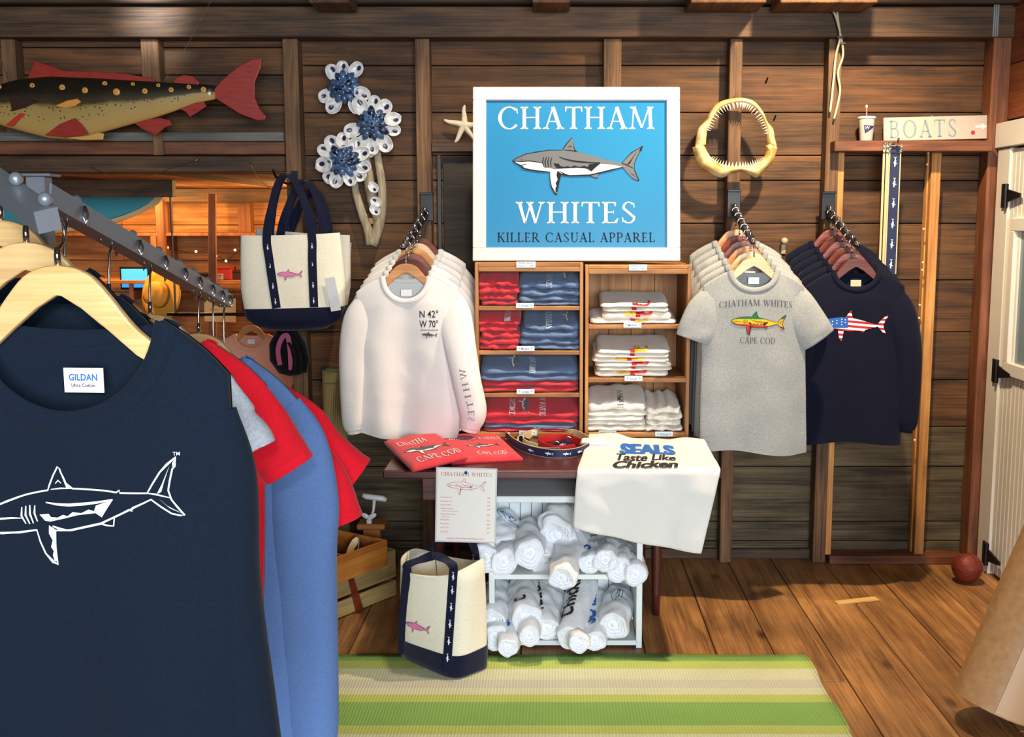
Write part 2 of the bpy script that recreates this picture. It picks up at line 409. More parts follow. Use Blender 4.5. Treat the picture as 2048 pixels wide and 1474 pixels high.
SH_LINES = [(K((760,600),(810,618),(870,632),(940,640),(1010,645),(1085,645)), .012), (K((640,600),(628,640),(640,680)), .008), (K((660,598),(648,640),(658,685)), .008), (K((680,598),(670,640),(676,685)), .008), (K((703,604),(692,640),(697,680)), .008),
            (K((400,630),(450,638),(520,632),(580,640),(625,650)), .008), (K((465,663),(490,658),(502,656)), .007), (K((830,522),(848,510),(860,526)), .006), (K((800,545),(850,548),(905,558)), .006), (K((1255,648),(1290,660),(1350,690)), .007),
            (K((765,715),(800,735),(830,745)), .01), (K((392,628),(470,690),(600,714),(684,720)), .008), (K((770,738),(850,750),(1000,745),(1170,704),(1262,682)), .008), (K((785,546),(830,482),(862,447)), .006), (K((1255,648),(1335,565),(1422,512)), .006), (K((742,898),(698,835),(686,770)), .006), (K((1393,786),(1355,700)), .006), (K((392,626),(500,574),(680,545),(785,545)),.005)]
SH_EYE = K((459,620),(464,618),(469,622),(465,626))

def shark(mode, mats):
    """list of (mesh2d, material) layers, bottom first"""
    body = poly2(SH_OUT)
    if mode == 'sign':
        lines = merge2([poly2(d) for d in SH_DARK] + [stroke(p, w) for p, w in SH_LINES] + [poly2(SH_EYE)])
        return [(xf(body, 1.012, 1.03), mats[2]), (body, mats[0]), (poly2(SH_BELLY), mats[1]), (lines, mats[2])]
    if mode == 'line':      # pen drawing
        out = even_stroke(SH_OUT + SH_OUT[:1], 0.0075)
        dd = merge2([out] + [poly2(d) for d in SH_DARK] + [stroke(p, w * 1.15) for p, w in SH_LINES])
        return [(dd, mats[0])]
    if mode == 'mini':
        return [(body, mats[0]), (merge2([poly2(SH_BELLY)]), mats[1])] if len(mats) > 1 else [(body, mats[0])]
    if mode == 'dots':
        rnd = random.Random(3); pts = []
        for i in range(19):
            for j in range(9):
                x = -0.42 + i * 0.045 + (j % 2) * 0.022; y = -0.14 + j * 0.042
                c = Vector((x, y)); inside = False; k = len(SH_OUT)
                for a in range(k):
                    (x1, y1), (x2, y2) = SH_OUT[a], SH_OUT[(a + 1) % k]
                    if (y1 > y) != (y2 > y) and x < (x2 - x1) * (y - y1) / (y2 - y1) + x1: inside = not inside
                if inside: pts.append(([(x + 0.011 * cos(t * pi / 3), y + 0.011 * sin(t * pi / 3)) for t in range(6)], [(0, 1, 2, 3, 4, 5)]))
        out = merge2([even_stroke(SH_OUT + SH_OUT[:1], 0.010), poly2(SH_EYE)])
        return [(body, mats[0]), (merge2(pts), mats[1]), (out, mats[2])]
    # bands: cut the silhouette by lines and colour each strip
    bm = bmesh.new(); add_geom(bm, [(x, y, 0) for x, y in body[0]], body[1])
    def cut(p, n): bmesh.ops.bisect_plane(bm, geom=bm.verts[:] + bm.edges[:] + bm.faces[:], plane_co=p, plane_no=n)
    if mode == 'flag':
        for i in range(-7, 7): cut((0, 0.012 + i * 0.033, 0), (0.09, 1, 0))
        cut((-0.08, 0, 0), (1, 0, 0))
    else:
        cut((0, 0.045, 0), (0, 1, 0)); cut((0, -0.062, 0), (0.06, 1, 0)); cut((0.36, 0, 0), (1, -0.4, 0))
    groups = {}
    for f in bm.faces:
        c = f.calc_center_median()
        if mode == 'flag':
            if c.x < -0.08 and c.y > -0.055 and c.y < 0.09: k = 2
            else: k = int(math.floor((c.y + 0.09 * c.x - 0.012) / 0.033)) % 2
        else:
            k = 0 if c.y > 0.045 else (2 if c.y + 0.06 * c.x < -0.062 else 1)
        groups.setdefault(k, []).append(f)
    out = []
    for k in sorted(groups):
        V, Fc = [], []
        for f in groups[k]:
            Fc.append(tuple(range(len(V), len(V) + len(f.verts)))); V += [(v.co.x, v.co.y) for v in f.verts]
        out.append(((V, Fc), mats[k]))
    bm.free()
    if mode == 'flag':
        st = []
        for cx, cy in ((-.36, .02), (-.30, .035), (-.30, -.01), (-.24, .05), (-.24, .01), (-.17, .065), (-.17, .03), (-.17, -.01), (-.12, .06), (-.12, .02)):
            p = [(cx + (0.014 if i % 2 == 0 else 0.006) * sin(i * pi / 5), cy + (0.014 if i % 2 == 0 else 0.006) * cos(i * pi / 5)) for i in range(10)]
            st.append(poly2(p))
        out.append((merge2(st), mats[1]))
    else:
        lines = merge2([even_stroke(SH_OUT + SH_OUT[:1], 0.008)] + [poly2(d) for d in SH_DARK] + [stroke(p, w) for p, w in SH_LINES])
        out.append((lines, mats[3]))
    return out

def place(layers, s, dx=0, dy=0, rot=0, flip=False):
    return [(xf(m, -s if flip else s, s, dx, dy, rot), mt) for m, mt in layers]

def decal(name, layers, mapping, parent, maxedge=0.02, eps=0.0006, label=None):
    """print layers laid on a surface; mapping(x, y, lift) -> point"""
    me = bpy.data.meshes.new(name); bm = bmesh.new(); mats = []
    for k, (m, mt) in enumerate(layers):
        if mt not in mats: mats.append(mt)
        b2 = bmesh.new(); add_geom(b2, [(x, y, 0) for x, y in m[0]], m[1])
        for _ in range(6):
            es = [e for e in b2.edges if e.calc_length() > maxedge]
            if not es or len(b2.faces) > 20000: break
            bmesh.ops.subdivide_edges(b2, edges=es, cuts=1)
            bmesh.ops.triangulate(b2, faces=[f for f in b2.faces if len(f.verts) > 4])
        vs = {}
        for f in b2.faces:
            q = []
            for v in f.verts:
                if v not in vs: vs[v] = bm.verts.new(mapping(v.co.x, v.co.y, eps * (k + 1)))
                q.append(vs[v])
            try: bm.faces.new(q).material_index = mats.index(mt)
            except ValueError: pass
        b2.free()
    bm.to_mesh(me); bm.free()
    for m in mats: me.materials.append(m)
    o = bpy.data.objects.new(name, me); o.parent = parent; C.objects.link(o)
    if label: o['label'] = label
    return o

def on_front(y, x0=0.0, z0=0.0):
    return lambda u, v, e: (x0 + u, y - e, z0 + v)
# ------------------------------------------------------------------ timber palette
W_WALL = wood('wall_boards', (58, 38, 21), (122, 82, 43), 'X', 0.75, 1.0, 0.45, 0.30, red=(1.0, 0.80, 0.64, 1), stain=0.12)
W_DUST = wood('dusty_low_boards', (62, 54, 40), (124, 108, 80), 'X', 0.85, 1.0, 0.35, 0.16, stain=0.1)
W_STUD = wood('old_studs', (74, 51, 32), (142, 103, 67), 'Z', 0.75, 1.0, 0.4, 0.18)
W_BEAM = wood('old_beam', (50, 35, 23), (108, 76, 48), 'X', 0.7, 1.0, 0.5, 0.2, stain=0.1)
W_NEW = wood('new_studs', (176, 112, 50), (226, 164, 88), 'Z', 0.6, 0.8, 0.35, 0.06)
W_REDH = wood('red_timber', (84, 46, 26), (140, 84, 50), 'X', 0.6, 1.0, 0.5, 0.1)
W_REDV = wood('red_post', (84, 46, 26), (140, 84, 50), 'Z', 0.6, 1.0, 0.4, 0.1)
W_REDY = wood('red_wall', (110, 52, 28), (160, 88, 50), 'Y', 0.6, 1.0, 0.4, 0.12)
W_FLOOR = wood('floor_boards', (118, 78, 44), (190, 136, 80), 'Y', 0.5, 0.8, 0.75, 0.14, coat=0.12)
W_BACK = wood('back_room_boards', (140, 84, 40), (206, 146, 80), 'X', 0.65, 0.8, 0.45, 0.2)
W_BACKZ = wood('back_room_studs', (110, 62, 30), (168, 104, 58), 'Z', 0.65, 0.8, 0.4, 0.15)
W_CEIL = wood('ceiling_boards', (70, 46, 28), (126, 84, 48), 'Y', 0.75, 1.0, 0.4, 0.15)
GAP = plain('dark_gap', (14, 10, 8), 0.9)
WHITEP = plain('white_paint', (226, 222, 212), 0.45, grain=0.03)
BLACKM = plain('black_iron', (11, 11, 12), 0.38, 0.2)
CHROME = plain('chrome', (205, 205, 210), 0.12, 1.0)
STEEL = plain('steel_wire', (170, 165, 160), 0.25, 1.0)

YW = 5.42            # face of the wall boards
XR = 2.14            # face of the right wall
rnd = random.Random(11)

# ------------------------------------------------------------------ floor
fl = tag(obj('floor', bm_box(7.6, 10.6, 0.05, c=(0, 0, -0.055)), GAP, None, (-1.4, 3.9, 0)), kind='structure')
x = -5.1; k = 0
while x < 2.3:
    w = rnd.uniform(0.21, 0.29)
    ys = [-1.2, rnd.uniform(1.0, 3.2), rnd.uniform(5.5, 6.6), 9.1] if k % 3 else [-1.2, rnd.uniform(3.4, 4.1), 9.1]
    for a, b in zip(ys, ys[1:]):
        dz = rnd.uniform(-0.0015, 0.0)
        obj('plank', bm_box(w - 0.004, b - a - 0.004, 0.03, 0.0025), W_FLOOR, fl, (x + w / 2 + 1.4, (a + b) / 2 - 3.9, -0.015 + dz))
    x += w; k += 1

# ------------------------------------------------------------------ back wall with studs
ROWS = [-0.02, 0.085]
for py in (1043, 933, 853, 760, 664, 560, 447, 361, 311, 225, 131, 20): ROWS.append(P(1500, py, YW).z)
ROWS += [ROWS[-1] + 0.27, ROWS[-1] + 0.54, 3.82]
XO = P(604, 500, YW).x               # right jamb of the opening
wb = tag(obj('wall_back', bm_box(2.3 - XO, 0.04, 3.85, c=((2.3 + XO) / 2, YW + 0.055, 1.92)), GAP), kind='structure')
def boards(parent, x0, x1, rows, y, mat, th=0.024, cuts=(), off=(0, 0, 0)):
    for r, (a, b) in enumerate(zip(rows, rows[1:])):
        c = [x0] + [q for q in cuts if x0 < q < x1 and rnd.random() < 0.5] + [x1]
        for l, rr in zip(c, c[1:]):
            d = rnd.uniform(-0.003, 0.003)
            box('plank', (l + 0.0012, y + d, a + 0.0025), (rr - 0.0012, y + th + d, b - 0.0025), W_DUST if (mat is W_WALL and b < 0.82) else mat, parent, 0.002, off=off)
SX = {'post': 590, 'a': 848, 'b': 1222, 'c': 1466, 'd': 1662}
cuts = [P(v, 400, YW).x for v in (848, 1222, 1466, 1662)]
boards(wb, XO, XR, ROWS, YW, W_WALL, cuts=cuts)
YS = 5.325
ZT = P(1100, 75, 5.29).z             # underside of the top plate
for nm, px, hw in (('b', 1223, 17), ('c', 1466, 12.5), ('d', 1661, 13)):
    c = P(px, 420, YS).x; h = hw * YS / F
    box('stud', (c - h, YS, 0.0), (c + h, YW - 0.004, ZT), W_STUD, wb, 0.003)
c = P(849, 420, YS).x; box('stud', (c - 0.034, YS, 0.0), (c + 0.034, YW - 0.004, ZT), W_STUD, wb, 0.003)
c = P(590, 420, YS).x; box('stud', (c - 0.036, YS, 0.0), (c + 0.036, YW + 0.06, ZT), W_STUD, wb, 0.003)
zs = P(1700, 292, YS).z
for px, hw, yf in ((1679, 9.5, 5.33), (1873, 9.5, 5.335)):
    a = P(px, 330, yf); h = hw * yf / F
    box('stud', (a.x - h, yf, 0.04), (a.x + h, YW - 0.004, zs - 0.02), W_NEW, wb, 0.002)
a = P(1858, 330, 5.37); box('stud', (a.x - 0.006, 5.375, 0.04), (a.x + 0.016, YW - 0.004, zs - 0.02), W_NEW, wb, 0.002)
a = P(1655, 1140, 5.33); b = P(1905, 1140, 5.33)
box('bottom_plate', (a.x, 5.30, 0.0), (XR - 0.1, YW - 0.004, 0.042), W_REDH, wb, 0.003)
# red corner post, thin rods on it
box('corner_post', (XR - 0.085, 5.31, 0), (XR, YW - 0.004, 3.8), W_REDV, wb, 0.003)
# ledge of the right bay (shelf rail)
a = P(1664, 290, 5.29)
box('shelf_rail', (a.x, 5.24, P(1700, 303, 5.24).z), (XR - 0.09, YW - 0.004, P(1700, 281, 5.24).z), W_REDH, wb, 0.004)
# blocking between studs near the sign, and the dark metal strip under it
a = P(862, 292, YS); b = P(1210, 292, YS)
box('blocking', (a.x, YS + 0.015, P(900, 303, YS).z), (b.x, YW - 0.004, P(900, 284, YS).z), W_BEAM, wb, 0.003)
a = P(874, 310, 5.37); b = P(882, 528, 5.37)
box('metal_strip', (a.x, 5.37, b.z), (b.x + 0.006, 5.40, a.z), BLACKM, wb, 0.001)
a = P(886, 315, 5.40); b = P(1000, 560, 5.40)
box('dark_board', (a.x, 5.395, b.z), (b.x, 5.416, a.z), wood('blackish_board', (24, 20, 18), (58, 48, 40), 'X', 0.8, 1, 0.3, 0.1), wb, 0.002)  # near-black board right of the metal strip
# low wall base strip
box('base_strip', (XO + 0.1, 5.395, 0.0), (P(1650, 1120, 5.4).x, YW - 0.004, 0.05), W_BEAM, wb, 0.002)
# plaster smudges and nails on the boards
for px, py in ((1548, 240), (1532, 165), (1645, 383), (1905, 25)):
    a = P(px, py, YW - 0.005)
    obj('nail', bm_tube([(0.004, -0.02, 0.02), (0, 0, 0)], 0.004, 6), BLACKM, wb, a)

# top plate and the heavy beams above
wt = tag(obj('trim_1', bm_box(6.9, 0.13, P(1100, 12, 5.29).z - ZT - 0.004, 0.004, c=(-1.3, 0, 0)), W_BEAM, None, (0, 5.355, (P(1100, 12, 5.29).z + ZT) / 2)), kind='structure')
zt2 = P(1100, 10, 5.27).z
tb = tag(obj('trim_2', bm_box(6.9, 0.2, 0.16, 0.006, c=(-1.3, 0, 0)), wood('dark_beam', (36, 26, 18), (84, 60, 40), 'X', 0.75, 1, 0.4, 0.1), None, (0, 5.34, zt2 + 0.085)), kind='structure')
for px0, px1 in ((1065, 1140), (1380, 1530), (1558, 1752), (620, 700)):
    a = P(px0, 8, 5.05); b = P(px1, 8, 5.05)
    box('joist', (a.x, 5.02, a.z), (b.x, 5.235, a.z + 0.17), W_CEIL, tb, 0.004, off=(0, 5.34, zt2 + 0.085))

ce = tag(obj('ceiling', bm_box(7.6, 10.6, 0.05), GAP, None, (-1.4, 3.9, 3.86)), kind='structure')
x = -5.0
while x < 2.3:
    box('plank', (x, -1.0, 3.80), (x + 0.235, 9.0, 3.825), W_CEIL, ce, 0.002, off=(-1.4, 3.9, 3.86)); x += 0.24

# ------------------------------------------------------------------ wall above the opening (behind the wooden fish)
zo = P(300, 345, YS).z               # underside of the opening's lintel
wl = tag(obj('wall_left', bm_box(XO + 4.9, 0.04, 3.85 - zo, c=((XO - 4.9) / 2, YW + 0.055, (3.85 + zo) / 2)), GAP), kind='structure')
rows = [zo] + [P(300, py, YW).z for py in (285, 210, 150, 95, 20)]; rows += [rows[-1] + 0.3, rows[-1] + 0.6, 3.82]
boards(wl, -4.9, XO - 0.001, rows, YW, W_WALL, cuts=[-3.6, -2.6, P(300, 200, YW).x])
for px, hw in ((302, 17), (20, 14)):
    c = P(px, 200, YS).x; h = hw * YS / F
    box('stud', (c - h, YS + 0.01, P(px, 310, YS).z), (c + h, YW - 0.004, ZT), W_STUD, wl, 0.003)
GREYW = wood('grey_ledge', (86, 84, 80), (140, 136, 128), 'X', 0.7, 1, 0.3, 0.1)
XP = P(571, 300, YS).x
box('ledge', (-4.8, 5.29, P(300, 282, 5.29).z), (XP, YW - 0.004, P(300, 264, 5.29).z), GREYW, wl, 0.003)
box('lintel', (-4.8, 5.31, P(300, 309, 5.31).z), (XP, YW - 0.004, P(300, 283, 5.31).z), W_REDH, wl, 0.004)
box('lintel', (-4.8, 5.30, P(300, 344, 5.30).z), (XP, YW + 0.08, P(300, 312, 5.30).z), W_BEAM, wl, 0.004)
box('blocking', (P(303, 250, 5.28).x, 5.285, P(303, 310, 5.28).z), (P(324, 250, 5.28).x, 5.295, P(303, 266, 5.28).z), W_STUD, wl, 0.002)

# ------------------------------------------------------------------ right wall and its beadboard door
wr = tag(obj('wall_right', bm_box(0.04, 6.6, 3.85, c=(XR + 0.055, 2.1, 1.92)), GAP), kind='structure')
YD0 = 5.29; ZD = P(1988, 247, YD0).z
z = 0.0
while z < 3.8:
    h = rnd.uniform(0.22, 0.27)
    for a, b in ((YD0 + 0.015, YW), (-1.1, 4.15)) if z < ZD - 0.02 else ((-1.1, YW),):
        box('plank', (XR, a, z + 0.002), (XR + 0.024, b - 0.001, min(z + h, 3.82) - 0.002), W_REDY, wr, 0.002)
    z += h
dr = tag(thing('door_1', None, None, (XR, YD0, 0)), kind='structure')
xd = XR - 0.045; HD = ZD
def dbox(n, y0, y1, z0, z1, x0, mat=WHITEP, bev=0.003, x1=XR): return box(n, (x0 - XR, -y1, z0), (x1 - XR, -y0, z1), mat, dr, bev)
dbox('casing', 0.0, 0.14, 0.0, HD - 0.12, xd)
dbox('casing', -0.015, 1.2, HD - 0.115, HD, xd - 0.012)
dbox('casing', 1.06, 1.2, 0.0, HD - 0.12, xd)
zw0, zw1 = P(2030, 722, 5.1).z, P(2030, 462, 5.1).z
y = 0.145
while y < 1.05:
    solid = not (0.235 < y < 0.93)
    for z0, z1 in ((0.015, HD - 0.125),) if solid else ((0.015, zw0 - 0.05), (zw1 + 0.05, HD - 0.125)):
        dbox('beadboard', y, y + 0.0415, z0, z1, xd + 0.012, bev=0.005)
    y += 0.043
dbox('window_rail', 0.20, 1.0, zw0 - 0.06, zw0, xd - 0.006); dbox('window_rail', 0.20, 1.0, zw1, zw1 + 0.06, xd - 0.006)
dbox('window_stile', 0.20, 0.245, zw0, zw1, xd - 0.006); dbox('window_stile', 0.95, 1.0, zw0, zw1, xd - 0.006)
gl, nt, bs = base_mat('window_glass'); bs.inputs['Base Color'].default_value = lin(150, 176, 190); bs.inputs['Roughness'].default_value = 0.12; bs.inputs['Transmission Weight'].default_value = 0.35
dbox('glass', 0.245, 0.95, zw0, zw1, xd + 0.018, gl, 0.0, xd + 0.022)
for py in (392, 740, 1103):
    zz = P(2008, py, 5.2).z
    hb = bmesh.new()
    add_geom(hb, [(0, -0.115, zz - 0.055), (0, -0.085, zz - 0.055), (0, -0.085, zz + 0.055), (0, -0.115, zz + 0.055), (0, -0.15, zz - 0.03), (0, -0.15, zz + 0.03), (0, -0.29, zz - 0.008), (0, -0.29, zz + 0.008)],
             [(0, 1, 2, 3), (4, 6, 7, 5)])
    bmesh.ops.recalc_face_normals(hb, faces=hb.faces[:])
    r = bmesh.ops.extrude_face_region(hb, geom=hb.faces[:]); bmesh.ops.translate(hb, vec=(-0.008, 0, 0), verts=[g for g in r['geom'] if isinstance(g, bmesh.types.BMVert)])
    h = obj('strap_hinge', hb, BLACKM, dr, (xd - XR - 0.001, 0, 0))
    obj('knuckle', bm_tube([(-0.006, -0.132, zz - 0.055), (-0.006, -0.132, zz + 0.055)], 0.012, 8), BLACKM, dr, (xd - XR - 0.001, 0, 0))

# ------------------------------------------------------------------ back room seen through the opening
YB = 8.2
wf = tag(obj('wall_far', bm_box(5.4, 0.04, 3.85, c=(-2.9, YB + 0.05, 1.92)), GAP), kind='structure')
rows = [0.0]
while rows[-1] < 3.6: rows.append(rows[-1] + rnd.uniform(0.2, 0.27))
boards(wf, -5.2, -0.3, rows, YB, W_BACK, cuts=[-3.2, -2.3])
for px in (323, 488, 400, 250):
    c = P(px, 430, YB - 0.1).x
    if px in (323, 488): box('stud', (c - 0.045, YB - 0.1, 0), (c + 0.045, YB - 0.003, 3.0), W_BACKZ, wf, 0.003)
box('rail', (-5.1, YB - 0.075, P(300, 505, YB).z), (-0.4, YB - 0.003, P(300, 466, YB).z), W_BACK, wf, 0.003)
box('rail', (-5.1, YB - 0.13, P(300, 660, YB).z), (-0.4, YB - 0.003, P(300, 630, YB).z), W_BACK, wf, 0.003)
wc = tag(obj('wall_side', bm_box(0.04, 2.7, 3.85, c=(XO + 0.5, 6.83, 1.92)), W_BACKZ), kind='structure')
for i in range(15):
    box('plank', (XO + 0.455, 5.52, i * 0.25), (XO + 0.479, 8.15, i * 0.25 + 0.247), W_REDY, wc, 0.002)
cl = tag(obj('wall_west', bm_box(0.05, 3.2, 3.85, c=(-5.2, 6.7, 1.92)), W_BACKZ), kind='structure')
for i in range(15):
    box('plank', (-5.17, 5.5, i * 0.25), (-5.146, 8.2, i * 0.25 + 0.247), W_REDY, cl, 0.002)
# slatted loft floor over the back room: boards running away, lit from below
ZL = 1.925
lf = tag(obj('ceiling_loft', bm_box(5.0, 2.6, 0.03), W_CEIL, None, (-2.95, 6.8, ZL + 0.055)), kind='structure')
for i in range(18):
    box('plank', (-5.1 + i * 0.26, 5.55, ZL), (-4.846 + i * 0.26, 8.14, ZL + 0.025), W_BACK if i % 3 else W_CEIL, lf, 0.003, off=(-2.95, 6.8, ZL + 0.055))
box('joist', (-5.1, 6.2, P(200, 394, 6.2).z), (P(345, 390, 6.2).x, 6.26, ZL - .003), W_BEAM, lf, .003, off=(-2.95, 6.8, ZL + 0.055))
for y in (7.85,):
    box('joist', (-5.1, y, ZL - 0.10), (XO + 0.44, y + 0.06, ZL - 0.005), W_BEAM, lf, 0.003, off=(-2.95, 6.8, ZL + 0.055))
# ------------------------------------------------------------------ hangers and garments
W_HLIGHT = wood('maple_hanger', (212, 166, 104), (238, 200, 140), 'X', 0.35, 1.2, 0.0, 0.05, coat=0.3)
W_HDARK = wood('walnut_hanger', (84, 30, 14), (132, 54, 27), 'X', 0.4, 1.2, 0.0, 0.12, coat=0.12)
W_HMID = wood('honey_hanger', (196, 128, 66), (226, 166, 98), 'X', 0.35, 1.2, 0.0, 0.06, coat=0.3)

NAVY = fabric('navy_cotton', (17, 28, 42), 0.05, sheen=0.05)
NAVY2 = fabric('dark_navy_cotton', (17, 20, 38), 0.05, sheen=0.05)
WHITEC = fabric('white_cotton', (226, 223, 219), 0.01)
GREYC = fabric('heather_grey_cotton', (158, 161, 160), 0.09)
LGREYC = fabric('pale_grey_cotton', (206, 214, 224), 0.08)
REDP = fabric('red_pique', (236, 30, 48), 0.03)
BLUEC = fabric('slate_blue_cotton', (98, 130, 184), 0.04)
INK_W = plain('white_ink', (222, 232, 240), 0.8)
INK_K = plain('black_ink', (26, 24, 26), 0.8)
INK_G = plain('grey_ink', (120, 122, 126), 0.8)
INK_DG = plain('dark_grey_ink', (78, 80, 84), 0.8)
INK_R = plain('red_ink', (196, 30, 36), 0.8)
INK_Y = plain('yellow_ink', (238, 186, 20), 0.8)
INK_GR = plain('green_ink', (30, 130, 62), 0.8)
INK_B = plain('blue_ink', (30, 98, 184), 0.8)
INK_NB = plain('navy_ink', (50, 78, 120), 0.8)
INK_P = plain('pink_ink', (222, 92, 156), 0.8)
TAGW = plain('tag_white', (236, 236, 240), 0.7)

HANG_UP = [(0, 0), (.022, -.003), (.045, -.014), (.066, -.036), (.085, -.060), (.105, -.082), (.135, -.104), (.165, -.118)]
HANG_LO = [(.165, -.140), (.135, -.132), (.10, -.112), (.065, -.082), (.03, -.054), (0, -.036)]
def hanger_bm():
    half = smooth_path([(x, 0, z) for x, z in HANG_UP], 3); lo = HANG_LO
    r = [(p.x, p.z) for p in half] + lo[:-1]; l = [(-x, z) for x, z in reversed(r) if x > 1e-5]
    out = r + [lo[-1]] + l
    return bm_prism(out, 0.013, 0.003)
_hang = {}
def hanger(label, loc, mat, yaw=0.0, hookh=0.085, group=None):
    """wooden hanger; origin at the top of the wood, the wire hook above it"""
    key = (mat.name, hookh)
    t = thing('clothes_hanger', label, 'hanger', loc, (0, 0, yaw), group)
    if key not in _hang:
        _hang[key] = (None, None)
        a = obj('hanger_arms', hanger_bm(), mat, t)
        r = 0.02; h = hookh - r
        pts = [(0, 0, -0.01), (0, 0, 0.012), (0, 0.002, h * 0.45)] + [(0, r * cos(q) * 1.0 - 0.0, h + r * sin(q)) for q in [radians(v) for v in range(-60, 200, 20)]]
        b = obj('hook', bm_tube(smooth_path(pts, 2), 0.0022, 8), STEEL, t, smooth=True)
        c = obj('ferrule', bm_lathe([(0.004, -0.004), (0.0045, 0.012), (0.003, 0.022)], 12), CHROME, t, smooth=True)
        _hang[key] = (a, b, c)
    else:
        for q in _hang[key]:
            n = q.copy(); n.parent = t; C.objects.link(n)
    return t

def shirt(name, label, cat, mat, loc, yaw=0.0, group=None, nw=.092, sh=.215, drop=.07, L=.72, w=None, thick=.05, nd=.085, fold=.010,
          sleeves=None, seed=0, tagmat=None, neckz=-.052, NU=44, NV=40, swing=0.0, collar=True, hem=None, cuff=None, ribmat=None, lean=0.0, extra=None, tagx=0.0):
    """knit top on a hanger. Frame: x across, z up, front towards -y, origin at the hanger's crown.
    returns (root, front mapping, sleeve mappings)"""
    rd = random.Random(seed)
    w = w or [(0, sh), (.22, sh * 1.04), (.4, .235), (1, .235)]
    ph = [rd.uniform(0, 6.28) for _ in range(8)]
    kf = [rd.uniform(10, 15), rd.uniform(19, 27), rd.uniform(33, 44)]
    def top(u):
        x = abs(u) * sh
        if x <= nw: return neckz
        q = (x - nw) / (sh - nw); return neckz - drop * (0.75 * q + 0.25 * q ** 3)
    def hemz(u): return neckz - L + 0.010 * sin(u * 3 + ph[0]) + (hem(u) if hem else 0)
    def zneck(u, d):
        x = u * sh
        return neckz - d * sqrt(max(0.0, 1 - (x / nw) ** 2)) if abs(x) < nw else None
    def width(v): return lerp_tab(w, v)
    def yf(u, v, side):
        x = u * width(v); g = min(1.0, v / 0.16) ** 0.7
        prof = (1 - abs(u) ** 3.2)
        a = 0.009 + (thick * (0.55 + 0.45 * v) - 0.009) * g * prof
        f = fold * (v ** 0.9) * (sin(x * kf[0] + ph[1] + 1.5 * v) + 0.6 * sin(x * kf[1] + ph[2] - 1.0 * v) + 0.3 * sin(x * kf[2] + ph[3])) * (1 - abs(u) ** 6)
        f += 0.0035 * (noise.noise(Vector((x * 9 + seed, v * 7, side * 3.1)))) * min(1, v * 8)
        # soft diagonals that hang from the shoulder points
        f += 0.004 * sin(abs(x) * 30 - v * 9 + ph[4]) * max(0, 1 - v * 2.2) * g * (1 - abs(u) ** 4)
        return (-a - f if side < 0 else a * 0.8 - f * 0.8) + lean * v
    def sx(v): return swing * v
    def pt(u, v, side):
        z = top(u) + (hemz(u) - top(u)) * v
        return Vector((u * width(v) + sx(v), yf(u, v, side), z))
    def front(x, z, e=0.0):
        v = 0.3
        for _ in range(5):
            u = max(-1, min(1, (x - sx(v)) / width(v))); v = max(0.0, min(1.0, (top(u) - z) / (top(u) - hemz(u))))
        return Vector((x, yf(u, v, -1) - e, z))
    bm = bmesh.new(); G = {}
    for side, d in ((-1, nd), (1, 0.018)):
        for i in range(NU + 1):
            u = -1 + 2 * i / NU; u = math.copysign(abs(u) ** 0.85, u)
            zn = zneck(u, d); v0 = 0.0
            if zn is not None: v0 = (top(u) - zn) / (top(u) - hemz(u))
            for j in range(NV + 1):
                v = v0 + (1 - v0) * (j / NV) ** 1.15
                G[side, i, j] = bm.verts.new(pt(u, v, side))
        for i in range(NU):
            for j in range(NV):
                q = (G[side, i, j], G[side, i, j + 1], G[side, i + 1, j + 1], G[side, i + 1, j])
                bm.faces.new(q if side < 0 else q[::-1])
    for i in range(NU):
        u = -1 + 2 * (i + .5) / NU; u = math.copysign(abs(u) ** 0.85, u)
        if abs(u * sh) > nw: bm.faces.new((G[-1, i, 0], G[-1, i + 1, 0], G[1, i + 1, 0], G[1, i, 0]))
    for i in (0, NU):
        for j in range(NV):
            q = (G[-1, i, j], G[1, i, j], G[1, i, j + 1], G[-1, i, j + 1])
            bm.faces.new(q if i == 0 else q[::-1])
    root = thing(name, label, cat, loc, (0, 0, yaw), group)
    obj('body', bm, mat, root, smooth=True)
    if collar:
        rm = ribmat or mat
        for side, d, wd in ((-1, nd, .021), (1, .018, .017)):
            rows = []
            for k in range(29):
                t = pi * k / 28
                ring = []
                for q, lift in ((-.004, .0), (-.001, .0035), (wd * .5, .0045), (wd, .0030), (wd + .001, -.001)):
                    x = -(nw + q) * cos(t); zz = neckz - (d + q) * sin(t)
                    if side < 0: p = front(x, zz, lift)
                    else:
                        p = front(x, zz, 0); p.y = 0.016 - lift
                    if abs(x) > nw: p.z = min(p.z, top(abs(x) / sh) + 0.003)
                    ring.append(p)
                rows.append(ring)
            obj('collar', bm_loft(rows, False, False, False), rm, root, smooth=True)
    if tagmat:
        zz = neckz - 0.018
        yb = 0.004
        o = obj('neck_label', bm_box(0.052, 0.0012, 0.03), tagmat[0], root, (tagx, yb - 0.006, zz - 0.018 if len(tagmat) < 4 else tagmat[3]), label='x') if False else obj('neck_label', bm_box(0.046, 0.0012, 0.028), tagmat[0], root, (tagx, yb - 0.008, tagmat[1] if len(tagmat) > 1 else zz - 0.022))
    maps = []
